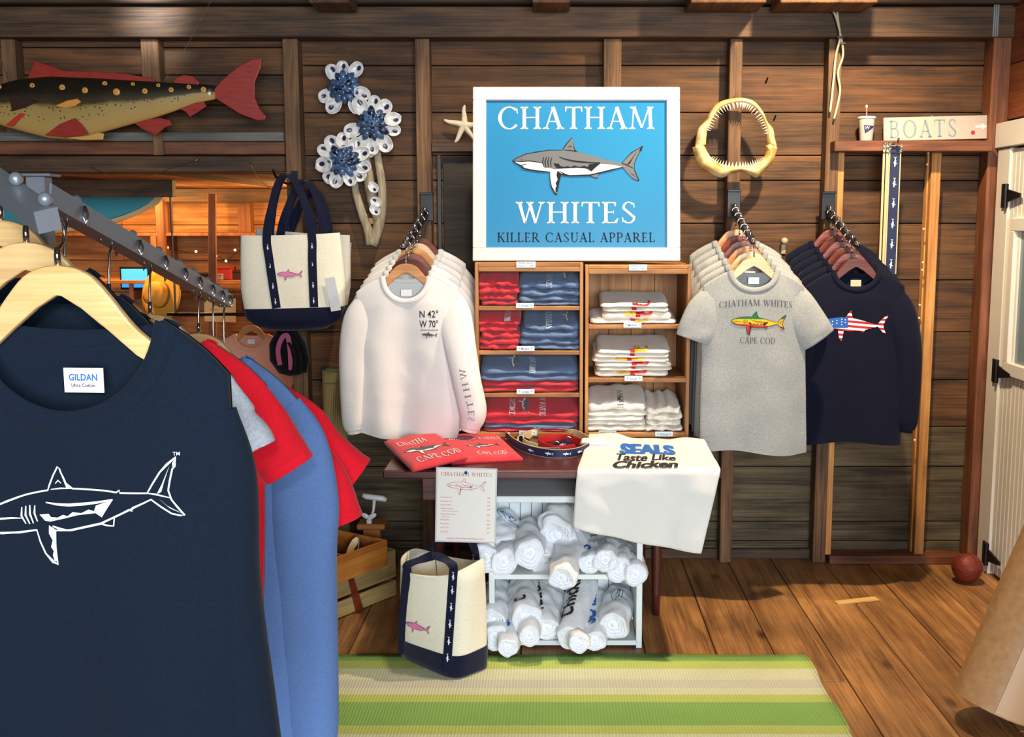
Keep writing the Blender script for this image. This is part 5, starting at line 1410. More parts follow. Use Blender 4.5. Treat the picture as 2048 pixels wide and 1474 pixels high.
def hanging_tote(label, cx_, Y, ztop, rot, w=.40, h=.30, seed=0, print_=True, canv=None, handle=.27):
    """flat shopper hung by its handles; origin at the middle of the mouth"""
    t = thing('tote_bag', label, 'bag', (cx_, Y, ztop), (0, radians(rot), 0), 'canvas totes hanging on the post')
    secs = [(0, 0, 0, w * .47, .022, 0, .6), (0, 0, -h * .25, w * .485, .042, 0, .6), (0, 0, -h * .55, w * .495, .055, 0, .6), (0, 0, -h * .76, w * .475, .06, 0, .6)]
    base = [(0, 0, -h * .755, w * .478, .062, 0, .6), (0, 0, -h * .86, w * .46, .066, 0, .6), (0, 0, -h * .95, w * .40, .055, 0, .65), (0, 0, -h, w * .30, .03, 0, .8)]
    def warp(rings):
        for r in rings:
            for p in r:
                p.y += .006 * noise.noise(Vector((p.x * 12, p.z * 10, seed))); p.z += .012 * (p.x / w) ** 2 * 2 * (1 if p.z > -.03 else 0) - .02 * (p.x / (w / 2)) ** 2 * (1 if p.z < -h * .9 else 0) * -1
        return rings
    inn = [tuple(list(s[:3]) + [s[3] - .004, s[4] - .004] + list(s[5:])) for s in (secs[0], secs[2])]
    obj('body', bm_loft(warp(tote_rings(secs + inn[::1], 48)) if False else warp(tote_rings(secs, 48)), True, False, False), canv or CANV, t, smooth=True)
    obj('base', bm_loft(warp(tote_rings(base, 48)), True, False, True), NAVC, t, smooth=True)
    def fy(x, z):
        tt = -z / h; b = lerp_tab([(0, .022), (.25, .042), (.55, .055), (.76, .06), (.9, .064)], tt); a = lerp_tab([(0, .47), (.25, .485), (.55, .495), (.76, .475), (.9, .45)], tt) * w
        q = max(-1, min(1, x / a)); return -b * (1 - abs(q) ** (2 / .6)) ** .3 if abs(q) < 1 else 0
    for sy in (-1, 1):
        xs = w * .215; pts = []
        for z in (-.75, -.5, -.25, -.03): pts.append(Vector((-xs - .012 * z * 4, sy * (abs(fy(-xs, z * h)) + .004), z * h)))
        pts += [Vector((-xs * .80, sy * .018, handle * .35)), Vector((-xs * .42, sy * .012, handle * .82)), Vector((0, sy * .010, handle)), Vector((xs * .42, sy * .012, handle * .82)), Vector((xs * .85, sy * .018, handle * .35))]
        for z in (-.03, -.25, -.5, -.75): pts.append(Vector((xs + .0 * z, sy * (abs(fy(xs, z * h)) + .004), z * h)))
        wd = []
        P_ = smooth_path(pts, 5)
        obj('strap', bm_strap(P_, [Vector((1, 0, 0)) if p.z < .02 else Vector((1, .0, 0)).lerp(Vector((0, 1, .0)), min(1, (p.z - .02) / .1) * .55) for p in P_], .038, .003), NAVC, t)
        if sy < 0 and print_:
            for x in (-xs, xs):
                for z in (-.12, -.32, -.52, -.68):
                    xx = x + (-.012 * z * 4 if x < 0 else 0)
                    decal('shark_motif', place(shark('mini', [INK_W]), .028, 0, 0, pi / 2), lambda u, v, e: Vector((xx + u, fy(xx, z * h) - .0065 - e, z * h + v)), t, .03)
    if print_:
        decal('shark_print', place(shark('dots', [INK_P, INK_W, INK_K]), .115, .0, -.40 * h), lambda u, v, e: Vector((u, fy(u, v) - .003 - e, v)), t, .012)
    obj('paper_tag', bm_box(.045, .001, .15), plain('tag_grey', (206, 210, 212), .7), t, (w * .40, -.066, -h * .62), (0, radians(-8), radians(0)))
    return t
a = P(583, 470, 5.00)
hanging_tote('cream canvas tote with pink shark, frontmost of the hanging bags', a.x, 4.98, a.z, -1.5, .475, .43, 1)
b = P(606, 466, 5.12); hanging_tote('cream canvas tote hanging directly behind the pink shark tote', b.x, 5.125, b.z, 4, .46, .42, 2, False, CANVW, .24)
b = P(614, 474, 5.22); hanging_tote('greyish canvas tote rearmost on the post', b.x, 5.245, b.z, 9, .44, .42, 3, False, CANVW, .22)
b = P(587, 352, 5.3)
hk = thing('wall_hook', 'black iron hook on the post holding the canvas totes', 'hook', (b.x, 5.322, b.z - .02))
obj('plate', bm_box(.03, .006, .09, .001), BLACKM, hk, (0, -.003, .0)); obj('prong', bm_tube(smooth_path([(0, -.004, 0), (0, -.15, -.02), (0, -.34, .0), (0, -.40, .03)], 5), .006, 8), BLACKM, hk, smooth=True)
# ------------------------------------------------------------------ carved wooden trout hanging before the wall
def fish():
    Yf = 5.12; s = Yf / F * 1.0
    o = P(270, 205, Yf)
    t = thing('carved_fish', 'carved and painted wooden trout with red fins, hanging above the opening', 'fish', o)
    q = lambda x, y: (lambda p: (p.x - o.x, p.z - o.z))(P(x, y, Yf))
    top = [(-60, 215), (-30, 190), (0, 168), (40, 158), (100, 152), (180, 155), (260, 160), (340, 164), (400, 168), (436, 172)]
    bot = [(-60, 228), (-30, 240), (0, 252), (40, 264), (90, 277), (140, 280), (190, 268), (240, 254), (300, 238), (340, 225), (390, 207), (436, 197)]
    def yat(tab, x):
        for (a, b), (c, d) in zip(tab, tab[1:]):
            if x <= c: return b + (d - b) * (x - a) / (c - a)
        return tab[-1][1]
    m, nt, bs = base_mat('trout_paint'); N = nt.nodes.new; L = nt.links.new
    at = N('ShaderNodeAttribute'); at.attribute_name = 'girth'; tc = N('ShaderNodeTexCoord')
    nz = N('ShaderNodeTexNoise'); nz.inputs['Scale'].default_value = 14; L(tc.outputs['Object'], nz.inputs['Vector'])
    ma = N('ShaderNodeMath'); ma.operation = 'MULTIPLY_ADD'; ma.inputs[1].default_value = .12; L(nz.outputs[0], ma.inputs[0]); L(at.outputs['Fac'], ma.inputs[2])
    cr = N('ShaderNodeValToRGB'); e = cr.color_ramp.elements; e[0].position = .05; e[0].color = lin(192, 156, 92); e[1].position = .80; e[1].color = lin(30, 26, 18)
    k = e.new(.52); k.color = lin(160, 134, 76); k = e.new(.60); k.color = lin(64, 52, 30); L(ma.outputs[0], cr.inputs[0])
    vo = N('ShaderNodeTexVoronoi'); vo.inputs['Scale'].default_value = 62; L(tc.outputs['Object'], vo.inputs['Vector'])
    lt = N('ShaderNodeMath'); lt.operation = 'LESS_THAN'; lt.inputs[1].default_value = .22; L(vo.outputs['Distance'], lt.inputs[0])
    r2 = N('ShaderNodeMapRange'); r2.inputs[1].default_value = .22; r2.inputs[2].default_value = .32; L(at.outputs['Fac'], r2.inputs[0])
    m2 = N('ShaderNodeMath'); m2.operation = 'MULTIPLY'; L(lt.outputs[0], m2.inputs[0]); L(r2.outputs[0], m2.inputs[1])
    mx = N('ShaderNodeMix'); mx.data_type = 'RGBA'; L(m2.outputs[0], mx.inputs[0]); L(cr.outputs[0], mx.inputs[6]); mx.inputs[7].default_value = lin(48, 40, 22); L(mx.outputs[2], bs.inputs['Base Color']); bs.inputs['Roughness'].default_value = .35; bs.inputs['Coat Weight'].default_value = .3
    rings = []; X = list(range(-60, 437, 14)); NR = 24
    for x in X:
        a, b = q(x, yat(top, x)), q(x, yat(bot, x)); h = (a[1] - b[1]) / 2; zc = (a[1] + b[1]) / 2; th = min(.05, h * .42)
        rings.append([Vector((a[0], -th * cos(2 * pi * k / NR), zc + h * sin(2 * pi * k / NR))) for k in range(NR)])
    bm = bm_loft(rings); o2 = obj('body', bm, m, t, smooth=True)
    at_ = o2.data.attributes.new('girth', 'FLOAT', 'POINT')
    for i, v in enumerate(o2.data.vertices):
        k = i % NR; at_.data[i].value = .5 + .5 * sin(2 * pi * k / NR)
    rf, nt, bs = base_mat('fin_red'); N = nt.nodes.new; L = nt.links.new; tc = N('ShaderNodeTexCoord'); mp = N('ShaderNodeMapping'); mp.inputs['Rotation'].default_value = (0, .35, 0); mp.inputs['Scale'].default_value = (8, 8, 70); L(tc.outputs['Object'], mp.inputs['Vector'])
    nn = N('ShaderNodeTexNoise'); nn.inputs['Scale'].default_value = 2; L(mp.outputs[0], nn.inputs['Vector']); cr = N('ShaderNodeValToRGB'); cr.color_ramp.elements[0].color = lin(112, 26, 18); cr.color_ramp.elements[1].color = lin(178, 56, 40); L(nn.outputs[0], cr.inputs[0]); L(cr.outputs[0], bs.inputs['Base Color']); bs.inputs['Roughness'].default_value = .4
    def fin(name, pts, mat=rf, th=.014, y=0.0):
        bm = bm_prism([q(*p) for p in pts], th, .003); return obj(name, bm, mat, t, (0, y, 0))
    fin('tail_fin', [(428, 180), (445, 160), (475, 135), (505, 119), (524, 117), (522, 135), (510, 165), (510, 195), (520, 218), (532, 232), (530, 240), (515, 241), (480, 228), (455, 212), (430, 196)])
    fin('dorsal_fin', [(55, 160), (70, 122), (95, 130), (130, 142), (190, 143), (250, 148), (300, 155), (315, 166), (200, 160)])
    fin('adipose_fin', [(345, 168), (352, 156), (368, 150), (385, 152), (400, 164), (396, 172)])
    fin('anal_fin', [(360, 218), (372, 224), (380, 234), (400, 222), (414, 212), (408, 203), (385, 207)])
    fin('pelvic_fin', [(268, 246), (285, 258), (312, 271), (330, 255), (346, 250), (340, 240), (320, 236), (300, 238)])
    fin('pectoral_fin', [(100, 272), (130, 250), (160, 238), (175, 252), (186, 268), (170, 273), (140, 276)], th=.012, y=-.05)
    fin('lower_fin', [(130, 276), (180, 272), (200, 266), (212, 268), (210, 280), (170, 281)], plain('fin_tan', (206, 158, 84), .4), .012, -.02)
    fin('gill_mark', [(22, 252), (38, 238), (52, 228), (62, 230), (50, 240), (36, 254)], plain('gill_red', (190, 44, 34), .4), .008, -.048)
    fin('gill_plate', [(60, 218), (90, 205), (60, 198), (40, 190), (30, 200), (34, 225)], plain('gill_dark', (50, 28, 18), .4), .01, -.047)
    fin('orange_patch', [(120, 214), (145, 203), (165, 200), (172, 206), (160, 214), (140, 218)], plain('patch_orange', (214, 146, 62), .4), .005, -.05)
    sp = []
    OR = plain('spot_orange', (206, 146, 60), .4); DK = plain('spot_dark', (90, 40, 20), .4)
    for x, y, r in ((72, 173, 5), (132, 177, 6), (178, 183, 6), (215, 169, 5), (240, 186, 7), (295, 184, 5.5), (346, 181, 5), (380, 175, 4.5), (409, 180, 5.5), (320, 172, 4), (270, 170, 4), (4, 176, 5)):
        a, b = q(x, yat(top, x)), q(x, yat(bot, x)); h = (a[1] - b[1]) / 2; zc = (a[1] + b[1]) / 2; th = min(.05, h * .42)
        c = q(x, y); sn = max(-.95, min(.95, (c[1] - zc) / h)); yy = -th * sqrt(1 - sn * sn)
        rr = r * Yf / F
        obj('spot', bm_sphere(rr, 12, 6, (1, .22, 1)), OR, t, (c[0], yy - .001, c[1])); obj('spot_centre', bm_sphere(rr * .42, 8, 5, (1, .3, 1)), DK, t, (c[0] + .002, yy - .0024, c[1]))
    e = q(-38, 208); obj('eye', bm_sphere(.012, 12, 8), plain('eye_amber', (160, 110, 30), .2), t, (e[0], -.02, e[1]), smooth=True)
    w0 = q(318, 172); w1 = P(428, 8, 5.10) - o
    obj('hanging_wire', bm_tube([(w0[0], 0, w0[1] - .01), ((w0[0] + w1.x) / 2, .0, (w0[1] + w1.z) / 2), (w1.x, .0, w1.z + .05)], .0007, 5), plain('dull_wire', (104, 98, 88), .6), t)
    w2 = q(20, 166); obj('hanging_wire', bm_tube([(w2[0], 0, w2[1] - .01), (w2[0] - .12, 0, w1.z + .05)], .0012, 5), STEEL, t)
fish()

# ------------------------------------------------------------------ shell flowers on driftwood
def shells():
    Ys = 5.36
    o = P(745, 485, Ys)
    t = thing('shell_flower_sculpture', 'driftwood stems with three flowers of white oyster and blue mussel shells, on the wall', 'sculpture', o)
    q = lambda x, y, dy=0.0: P(x, y, Ys + dy) - o
    DR = wood('driftwood', (146, 128, 100), (206, 190, 158), 'Z', .85, 1.4, .2, .08)
    for pts, r in (([(742, 490), (736, 460), (722, 420), (712, 385), (706, 350), (690, 322)], (.026, .023, .021, .019, .016, .012)), ([(744, 490), (758, 450), (764, 410), (764, 370), (758, 330), (752, 290), (745, 250)], (.028, .026, .024, .021, .019, .016, .012)), ([(756, 440), (745, 400), (738, 360), (732, 320), (728, 290)], (.022, .026, .026, .022, .014))):
        pp = smooth_path([q(x, y) for x, y in pts], 5); rr = [lerp_tab([(i / (len(r) - 1), v) for i, v in enumerate(r)], j / (len(pp) - 1)) * (1 + .12 * noise.noise(Vector((j * .7, 0, 3)))) for j in range(len(pp))]
        obj('branch', bm_tube(pp, rr, 10), DR, t, smooth=True)
    a, b = q(734, 436, .01), q(757, 448, .01); obj('wooden_brace', bm_box(abs(b.x - a.x), .012, abs(a.z - b.z), .002), W_NEW, t, (a + b) / 2)
    # oyster: cupped oval with ruffled rim and a dark scar
    m, nt, bs = base_mat('oyster_pearl'); N = nt.nodes.new; L = nt.links.new; tc = N('ShaderNodeTexCoord')
    vs = N('ShaderNodeVectorMath'); vs.operation = 'DISTANCE'; mp = N('ShaderNodeMapping'); mp.inputs['Scale'].default_value = (1.0, 0.0, .75); L(tc.outputs['Object'], mp.inputs['Vector']); L(mp.outputs[0], vs.inputs[0]); vs.inputs[1].default_value = (.004, 0, .011 * .75)
    r_ = N('ShaderNodeMapRange'); r_.inputs[1].default_value = .0062; r_.inputs[2].default_value = .0082; L(vs.outputs['Value'], r_.inputs[0])
    nz = N('ShaderNodeTexNoise'); nz.inputs['Scale'].default_value = 50; nz.inputs['Detail'].default_value = 4; L(tc.outputs['Object'], nz.inputs['Vector'])
    cr = N('ShaderNodeValToRGB'); cr.color_ramp.elements[0].position = .3; cr.color_ramp.elements[0].color = lin(196, 194, 190); cr.color_ramp.elements[1].position = .65; cr.color_ramp.elements[1].color = lin(240, 238, 236); L(nz.outputs[0], cr.inputs[0])
    mx = N('ShaderNodeMix'); mx.data_type = 'RGBA'; L(r_.outputs[0], mx.inputs[0]); mx.inputs[6].default_value = lin(44, 38, 66); L(cr.outputs[0], mx.inputs[7]); L(mx.outputs[2], bs.inputs['Base Color']); bs.inputs['Roughness'].default_value = .3
    RB = plain('shell_rim', (176, 164, 140), .8, grain=.2)
    rd = random.Random(4); om = []
    for v in range(3):
        rings = []
        for k, (f, y) in enumerate(((.02, .004), (.35, .0035), (.65, .001), (.88, -.005), (1.0, -.008), (1.03, -.004), (.8, .006), (.4, .012), (.05, .014))):
            rings.append([Vector((.024 * f * cos(a) * (1 + .10 * noise.noise(Vector((cos(a) * 2, sin(a) * 2, v * 5)))), y + .002 * sin(a * 5 + v) * (f > .8), .031 * f * sin(a) * (1 + .10 * noise.noise(Vector((cos(a) * 2, sin(a) * 2, v * 7)))))) for a in [2 * pi * j / 22 for j in range(22)]])
        bm = bm_loft(rings); me = bpy.data.meshes.new('oyster_shell'); bm.to_mesh(me); bm.free(); me.materials.append(m)
        for p in me.polygons: p.use_smooth = True
        om.append(me)
    mm, nt, bs = base_mat('mussel_blue'); N = nt.nodes.new; L = nt.links.new; tc = N('ShaderNodeTexCoord'); oi = N('ShaderNodeObjectInfo')
    wv = N('ShaderNodeTexNoise'); wv.inputs['Scale'].default_value = 90; L(tc.outputs['Object'], wv.inputs['Vector']); ad = N('ShaderNodeMath'); ad.operation = 'MULTIPLY_ADD'; ad.inputs[1].default_value = .5; L(oi.outputs['Random'], ad.inputs[0]); L(wv.outputs[0], ad.inputs[2])
    cr = N('ShaderNodeValToRGB'); cr.color_ramp.elements[0].position = .45; cr.color_ramp.elements[0].color = lin(10, 16, 38); cr.color_ramp.elements[1].position = 1.0; cr.color_ramp.elements[1].color = lin(84, 112, 152); L(ad.outputs[0], cr.inputs[0]); L(cr.outputs[0], bs.inputs['Base Color']); bs.inputs['Roughness'].default_value = .22
    rings = []
    for k in range(11):
        f = k / 10; r = .0115 * sin(pi * (f * .86 + .10)) ** .8
        rings.append([Vector((r * cos(a), -.006 * sin(pi * f) - r * .62 * sin(a) , .044 * f)) for a in [2 * pi * j / 12 for j in range(12)]])
    bm = bm_loft(rings); mu = bpy.data.meshes.new('mussel_shell'); bm.to_mesh(mu); bm.free(); mu.materials.append(mm)
    for p in mu.polygons: p.use_smooth = True
    def put(me, nm, c, ang, tilt, s, push=0.0):
        oo = bpy.data.objects.new(nm, me); oo.parent = t; oo.location = c; oo.scale = (s, s, s)
        oo.rotation_euler = (Matrix.Rotation(ang, 4, 'Y') @ Matrix.Rotation(tilt, 4, 'X')).to_euler(); C.objects.link(oo)
    for fx, fy, R, no, skip in ((687, 174, 42, 10, (2, 5, 8)), (745, 248, 44, 10, (8,)), (685, 322, 42, 11, None)):
        c = q(fx, fy, -.09)
        for i in range(no):
            if skip and i in skip: continue
            ang = 2 * pi * i / no + rd.uniform(-.12, .12); rr = (R - 4) * Ys / F * rd.uniform(.9, 1.08)
            put(om[i % 3], 'oyster_shell', c + Vector((rr * sin(ang), .02 + rd.uniform(-.012, .012), rr * cos(ang))), ang, rd.uniform(-.45, .05), rd.uniform(1.25, 1.55))
        for ring, n, r0, tl in ((0, 12, .027, -.45), (1, 9, .016, -.8), (2, 6, .006, -1.2)):
            for i in range(n):
                ang = 2 * pi * (i + ring * .5) / n + rd.uniform(-.1, .1)
                put(mu, 'mussel_shell', c + Vector((r0 * sin(ang), -.004 - .010 * ring, r0 * cos(ang))), ang, tl + rd.uniform(-.12, .12), rd.uniform(1.2, 1.5))
    for x, y in ((737, 305), (747, 375), (752, 404), (750, 420)): put(om[0], 'oyster_shell', q(x, y, -.035), rd.uniform(0, 6), rd.uniform(-.3, .3), .95)
shells()

# starfish
def starfish():
    o = P(929, 251, 5.36); t = thing('starfish', 'pale dried starfish on the wall left of the blue sign', 'starfish', o)
    bm = bmesh.new(); s = 5.36 / F
    tips = [(930, 212), (889, 240), (909, 285), (946, 278), (966, 250)]
    cen = bm.verts.new((0, -.022, 0)); top = []; rim = []; n = 5
    ang = [atan2(-(y - 251), x - 929) for x, y in tips]; ln = [sqrt((x - 929) ** 2 + (y - 251) ** 2) * s for x, y in tips]
    ob_ = []
    for k in range(n):
        a = ang[k]; pts = []
        path = [Vector((0, -.012, 0)), Vector((cos(a) * ln[k] * .35, -.011, sin(a) * ln[k] * .35)), Vector((cos(a + .05) * ln[k] * .75, -.008, sin(a + .05) * ln[k] * .75)), Vector((cos(a) * ln[k], -.005, sin(a) * ln[k]))]
        b2 = bm_tube(smooth_path(path, 4), [.019, .0175, .016, .015, .0135, .0125, .0115, .0105, .0095, .0085, .0075, .006, .003][:13], 10)
        me = bpy.data.meshes.new('arm_tmp'); b2.to_mesh(me); b2.free(); bm.from_mesh(me)
    bm.verts.remove(cen)
    obj('body', bm, plain('starfish_tan', (214, 206, 180), .85, grain=.12), t, smooth=True)
    bpy.data.objects
starfish()

# ------------------------------------------------------------------ shark jaw
def jaw():
    Yj = 5.255; o = P(1470, 275, Yj); s = Yj / F
    t = thing('shark_jaw', 'dried open shark jaw with pointed teeth, hung on the stud beside the sign', 'shark jaw', o)
    k = 240.0 / 1538
    q = lambda x, y, dy=0.0: P(1360 + x * k, 170 + y * k, Yj + dy) - o
    BN, nt, bs = base_mat('jaw_cartilage'); N = nt.nodes.new; L = nt.links.new; tc = N('ShaderNodeTexCoord'); nz = N('ShaderNodeTexNoise'); nz.inputs['Scale'].default_value = 16; nz.inputs['Detail'].default_value = 5; L(tc.outputs['Object'], nz.inputs['Vector'])
    cr = N('ShaderNodeValToRGB'); cr.color_ramp.elements[0].position = .35; cr.color_ramp.elements[0].color = lin(190, 140, 62); cr.color_ramp.elements[1].position = .66; cr.color_ramp.elements[1].color = lin(232, 212, 158); L(nz.outputs[0], cr.inputs[0]); L(cr.outputs[0], bs.inputs['Base Color']); bs.inputs['Roughness'].default_value = .4
    bp = N('ShaderNodeBump'); bp.inputs['Distance'].default_value = .004; bp.inputs['Strength'].default_value = .5; L(nz.outputs[0], bp.inputs['Height']); L(bp.outputs[0], bs.inputs['Normal'])
    def band(name, outer, inner, bulge, n=10):
        """curved band between an outer and an inner outline (pixel lists of the close-up)"""
        po, pi_ = smooth_path([q(*p) for p in outer], 4), smooth_path([q(*p) for p in inner], 4); rings = []
        for a, b in zip(po, pi_):
            ring = []
            for j in range(n):
                f = j / (n - 1); ring.append(a.lerp(b, f) + Vector((0, -bulge * sin(pi * f) - .004, 0)))
            for j in range(n):
                f = 1 - j / (n - 1); ring.append(a.lerp(b, f) + Vector((0, bulge * .3 * sin(pi * f) + .004, 0)))
            rings.append(ring)
        obj(name, bm_loft(rings), BN, t, smooth=True)
        return pi_
    up = band('upper_jaw', [(190, 800), (205, 690), (235, 560), (330, 450), (370, 370), (470, 240), (600, 185), (760, 165), (880, 180), (980, 235), (1080, 370), (1120, 470), (1190, 560), (1215, 690), (1245, 790)],
              [(330, 770), (335, 690), (350, 600), (385, 520), (430, 420), (520, 320), (620, 268), (760, 240), (850, 255), (930, 300), (1020, 400), (1065, 490), (1095, 590), (1100, 690), (1120, 770)], .022)
    lo = band('lower_jaw', [(158, 800), (185, 900), (240, 1040), (330, 1100), (510, 1190), (640, 1150), (780, 1112), (880, 1150), (985, 1185), (1090, 1090), (1185, 990), (1225, 880), (1250, 800)],
              [(320, 790), (345, 850), (385, 915), (440, 965), (520, 1010), (630, 1035), (760, 1040), (860, 1035), (950, 1010), (1020, 980), (1075, 920), (1100, 860), (1100, 770)], .024)
    for x in (250, 1175): obj('jaw_hinge', bm_sphere(.017, 14, 10, (1.4, .9, 1)), BN, t, q(x, 800, -.012), smooth=True)
    TW = plain('tooth_white', (232, 222, 196), .3)
    def teeth(path, n, ln, a0, a1, inward, row):
        tot = len(path) - 1
        bm = bmesh.new(); bmesh.ops.create_cone(bm, cap_ends=True, segments=8, radius1=.0078, radius2=.0, depth=1.0); bmesh.ops.translate(bm, vec=(0, 0, .5), verts=bm.verts); bmesh.ops.scale(bm, vec=(1, .5, ln), verts=bm.verts)
        me = bpy.data.meshes.new('tooth'); bm.to_mesh(me); bm.free(); me.materials.append(TW)
        for i in range(n):
            f = (a0 + (a1 - a0) * i / (n - 1)) * tot; j = min(int(f), tot - 1); p = path[j].lerp(path[j + 1], f - j); d = (path[j + 1] - path[j]).normalized(); nn = Vector((-d.z, 0, d.x)) * inward
            oo = bpy.data.objects.new('tooth', me); oo.parent = t; oo.location = p + Vector((0, -.012 + row, 0)) - nn * .006
            oo.rotation_euler = (nn + Vector((0, -.25, 0))).to_track_quat('Z', 'Y').to_euler(); sc = .7 + .5 * sin(pi * i / (n - 1)) ** .5; oo.scale = (1, 1, sc * random.Random(i).uniform(.85, 1.1)); C.objects.link(oo)
    teeth(up, 30, .026, .16, .88, -1, 0)
    teeth(lo, 21, .024, .20, .80, 1, 0)
    obj('hanging_loop', bm_tube([q(700, 200, .01), q(700, 150, .03), q(710, 120, .055)], .0015, 6), STEEL, t)
jaw()

# ------------------------------------------------------------------ shelf rail things: cup, BOATS board, hanging belts
zr = P(1700, 281, 5.24).z + .001
c = P(1732, 278, 5.33)
cup = thing('drink_cup', 'white paper cup with a navy pennant and straw on the shelf rail', 'cup', (c.x, 5.33, zr))
CW = plain('cup_white', (206, 200, 186), .4)
hc = P(1732, 235, 5.33).z - zr
obj('cup_body', bm_lathe([(.027, 0), (.03, .004), (.0385, hc - .006), (.041, hc), (.037, hc), (.034, hc - .02), (.028, .01)], 28), CW, cup, smooth=True)
obj('lid', bm_lathe([(.042, hc - .006), (.043, hc + .002), (.036, hc + .004), (.0, hc + .005)], 28, False), CW, cup, smooth=True)
obj('straw', bm_tube([(.0, 0, hc - .02), (-.004, -.004, hc + .045)], .003, 8), plain('straw_red', (206, 120, 110), .4), cup); obj('straw_tip', bm_sphere(.006, 10, 8, (1, 1, 1.5)), CW, cup, (-.004, -.004, hc + .05))
rc = lambda z: .03 + (.0085) * z / hc
pen = [(-.022, .075), (.034, .07), (-.014, .035)]
decal('pennant', [(poly2(pen), plain('pennant_navy', (40, 40, 96), .6)), (xf(sans_text('W', .016), 1, 1, -.006, .055), CW)], lambda u, v, e: Vector((sin(u / rc(v)) * (rc(v) + e + .001), -cos(u / rc(v)) * (rc(v) + e + .001), v)), cup, .008)
a, b, c_, d = P(1768, 277, 5.34), P(1982, 269, 5.34), P(1980, 222, 5.36), P(1766, 231, 5.36)
bw_, bh_ = b.x - a.x, c_.z - b.z
bd = thing('boats_sign', 'weathered white wooden board lettered BOATS with an arrow, propped on the shelf rail', 'sign', ((a.x + b.x) / 2, 5.345, zr + .008), (radians(-6), radians(-1.4), 0))
obj('board', bm_box(bw_, .018, bh_, .002), plain('weathered_white', (190, 174, 160), .8, grain=.08), bd, (0, 0, bh_ / 2))
FB = plain('faded_blue', (122, 142, 156), .8, grain=.1)
decal('lettering', [(xf(serif_text('BOATS', bh_ * .74, .12, width=bw_ * .66), 1, 1, -.065, bh_ * .12), FB)], on_front(-.0098), bd, .5)
ar = [(.155, -.006), (.185, -.006), (.185, -.016), (.212, .0), (.185, .016), (.185, .006), (.155, .006)]
decal('arrow', [(xf(poly2(ar), 1, 1, .025, bh_ * .52), plain('arrow_white', (226, 226, 224), .8))], on_front(-.0098), bd, .5)
obj('red_dot', bm_lathe([(.0095, 0), (.0095, .002), (0, .002)], 16, False), plain('dot_red', (206, 24, 40), .5), bd, (.168, -.0095, bh_ * .27), (pi / 2, 0, 0))
obj('wire_loop', bm_tube([(-.05 + .03 * cos(q_), 0, bh_ + .012 * sin(q_)) for q_ in [pi * k / 8 for k in range(9)]], .0012, 5), STEEL, bd)
# belts hung on a hook under the rail
hx = P(1791, 285, 5.20)
bk_ = thing('belt_hook', 'brass hook on the shelf rail holding the hanging belts', 'hook', (hx.x, 5.235, hx.z))
obj('hook_bar', bm_tube(smooth_path([(0, .004, .0), (0, -.05, .0), (-.01, -.10, -.005), (-.012, -.12, .012)], 5), .005, 8), plain('brass', (196, 150, 70), .25, 1.0), bk_, smooth=True)
def hang_belt(label, px, Y, w, mat, mat2, edge, py1, sharks=False):
    a = P(px, 291, Y); b = P(px + 0, py1, Y); L_ = a.z - b.z
    t = thing('hanging_belt', label, 'belt', (a.x, Y, a.z), group='belts hanging from the shelf rail')
    obj('webbing', bm_box(w, .004, L_, .0005), mat2, t, (0, .002, -L_ / 2)); obj('ribbon', bm_box(w * .80, .0025, L_ * .995, .0004), mat, t, (0, -.0008, -L_ / 2))
    for z in (.0, -.022): obj('d_ring', bm_tube([(w * .55 * cos(k * pi / 8), -.004, z + .012 * sin(k * pi / 8)) for k in range(17)], .003, 6), CHROME, t, smooth=True)
    if sharks:
        n = int(L_ / .094)
        for k in range(n): decal('shark_motif', place(shark('mini', [INK_W]), .046, 0, -.075 - .094 * k, pi / 2), on_front(-.0026), t, .05)
    return t
hang_belt('navy belt with a column of white sharks hanging from the shelf rail', 1791, 5.175, .056, BELT, WEB, None, 548, True)
hang_belt('tan-edged belt seen edge-on beside the navy shark belt', 1776.5, 5.19, .014, WEB, WEB, None, 536)
hang_belt('second tan-edged belt, further from the navy shark belt', 1769, 5.205, .010, WEB, WEB, None, 530)
# cables
CABW = plain('cable_white', (196, 186, 150), .5)
for lab, pts in (('loose white cable hanging down the stud from the beam, straighter one', [(1672, 3), (1676, 40), (1680, 75), (1672, 110), (1668, 150), (1664, 190), (1660, 225)]), ('wavy white cable hanging down the stud from the beam', [(1648, 5), (1668, 25), (1681, 70), (1686, 110), (1676, 145), (1680, 180), (1674, 215), (1668, 238)])):
    o = P(*pts[0], 5.24); t = thing('cable', lab, 'cable', o)
    pp = smooth_path([P(x, y, 5.26 if y < 90 else 5.30) - o for x, y in pts], 5)
    obj('wire', bm_tube(pp, .0055, 7), CABW, t, smooth=True)
    i = len(pp) // 3; obj('clip', bm_box(.03, .016, .01, .001), plain('clip_navy', (40, 40, 70), .5), t, pp[i])
for k in range(3):
    o = P(1988 + k * 4, 38, 5.29); t = thing('conduit', f'thin pale wire in the top right corner, {("left", "middle", "right")[k]} of three', 'cable', o)
    obj('wire', bm_tube([(0, 0, -.08), (0, 0, .12)], .004, 7), plain('conduit_grey', (150, 158, 160), .5), t, smooth=True)

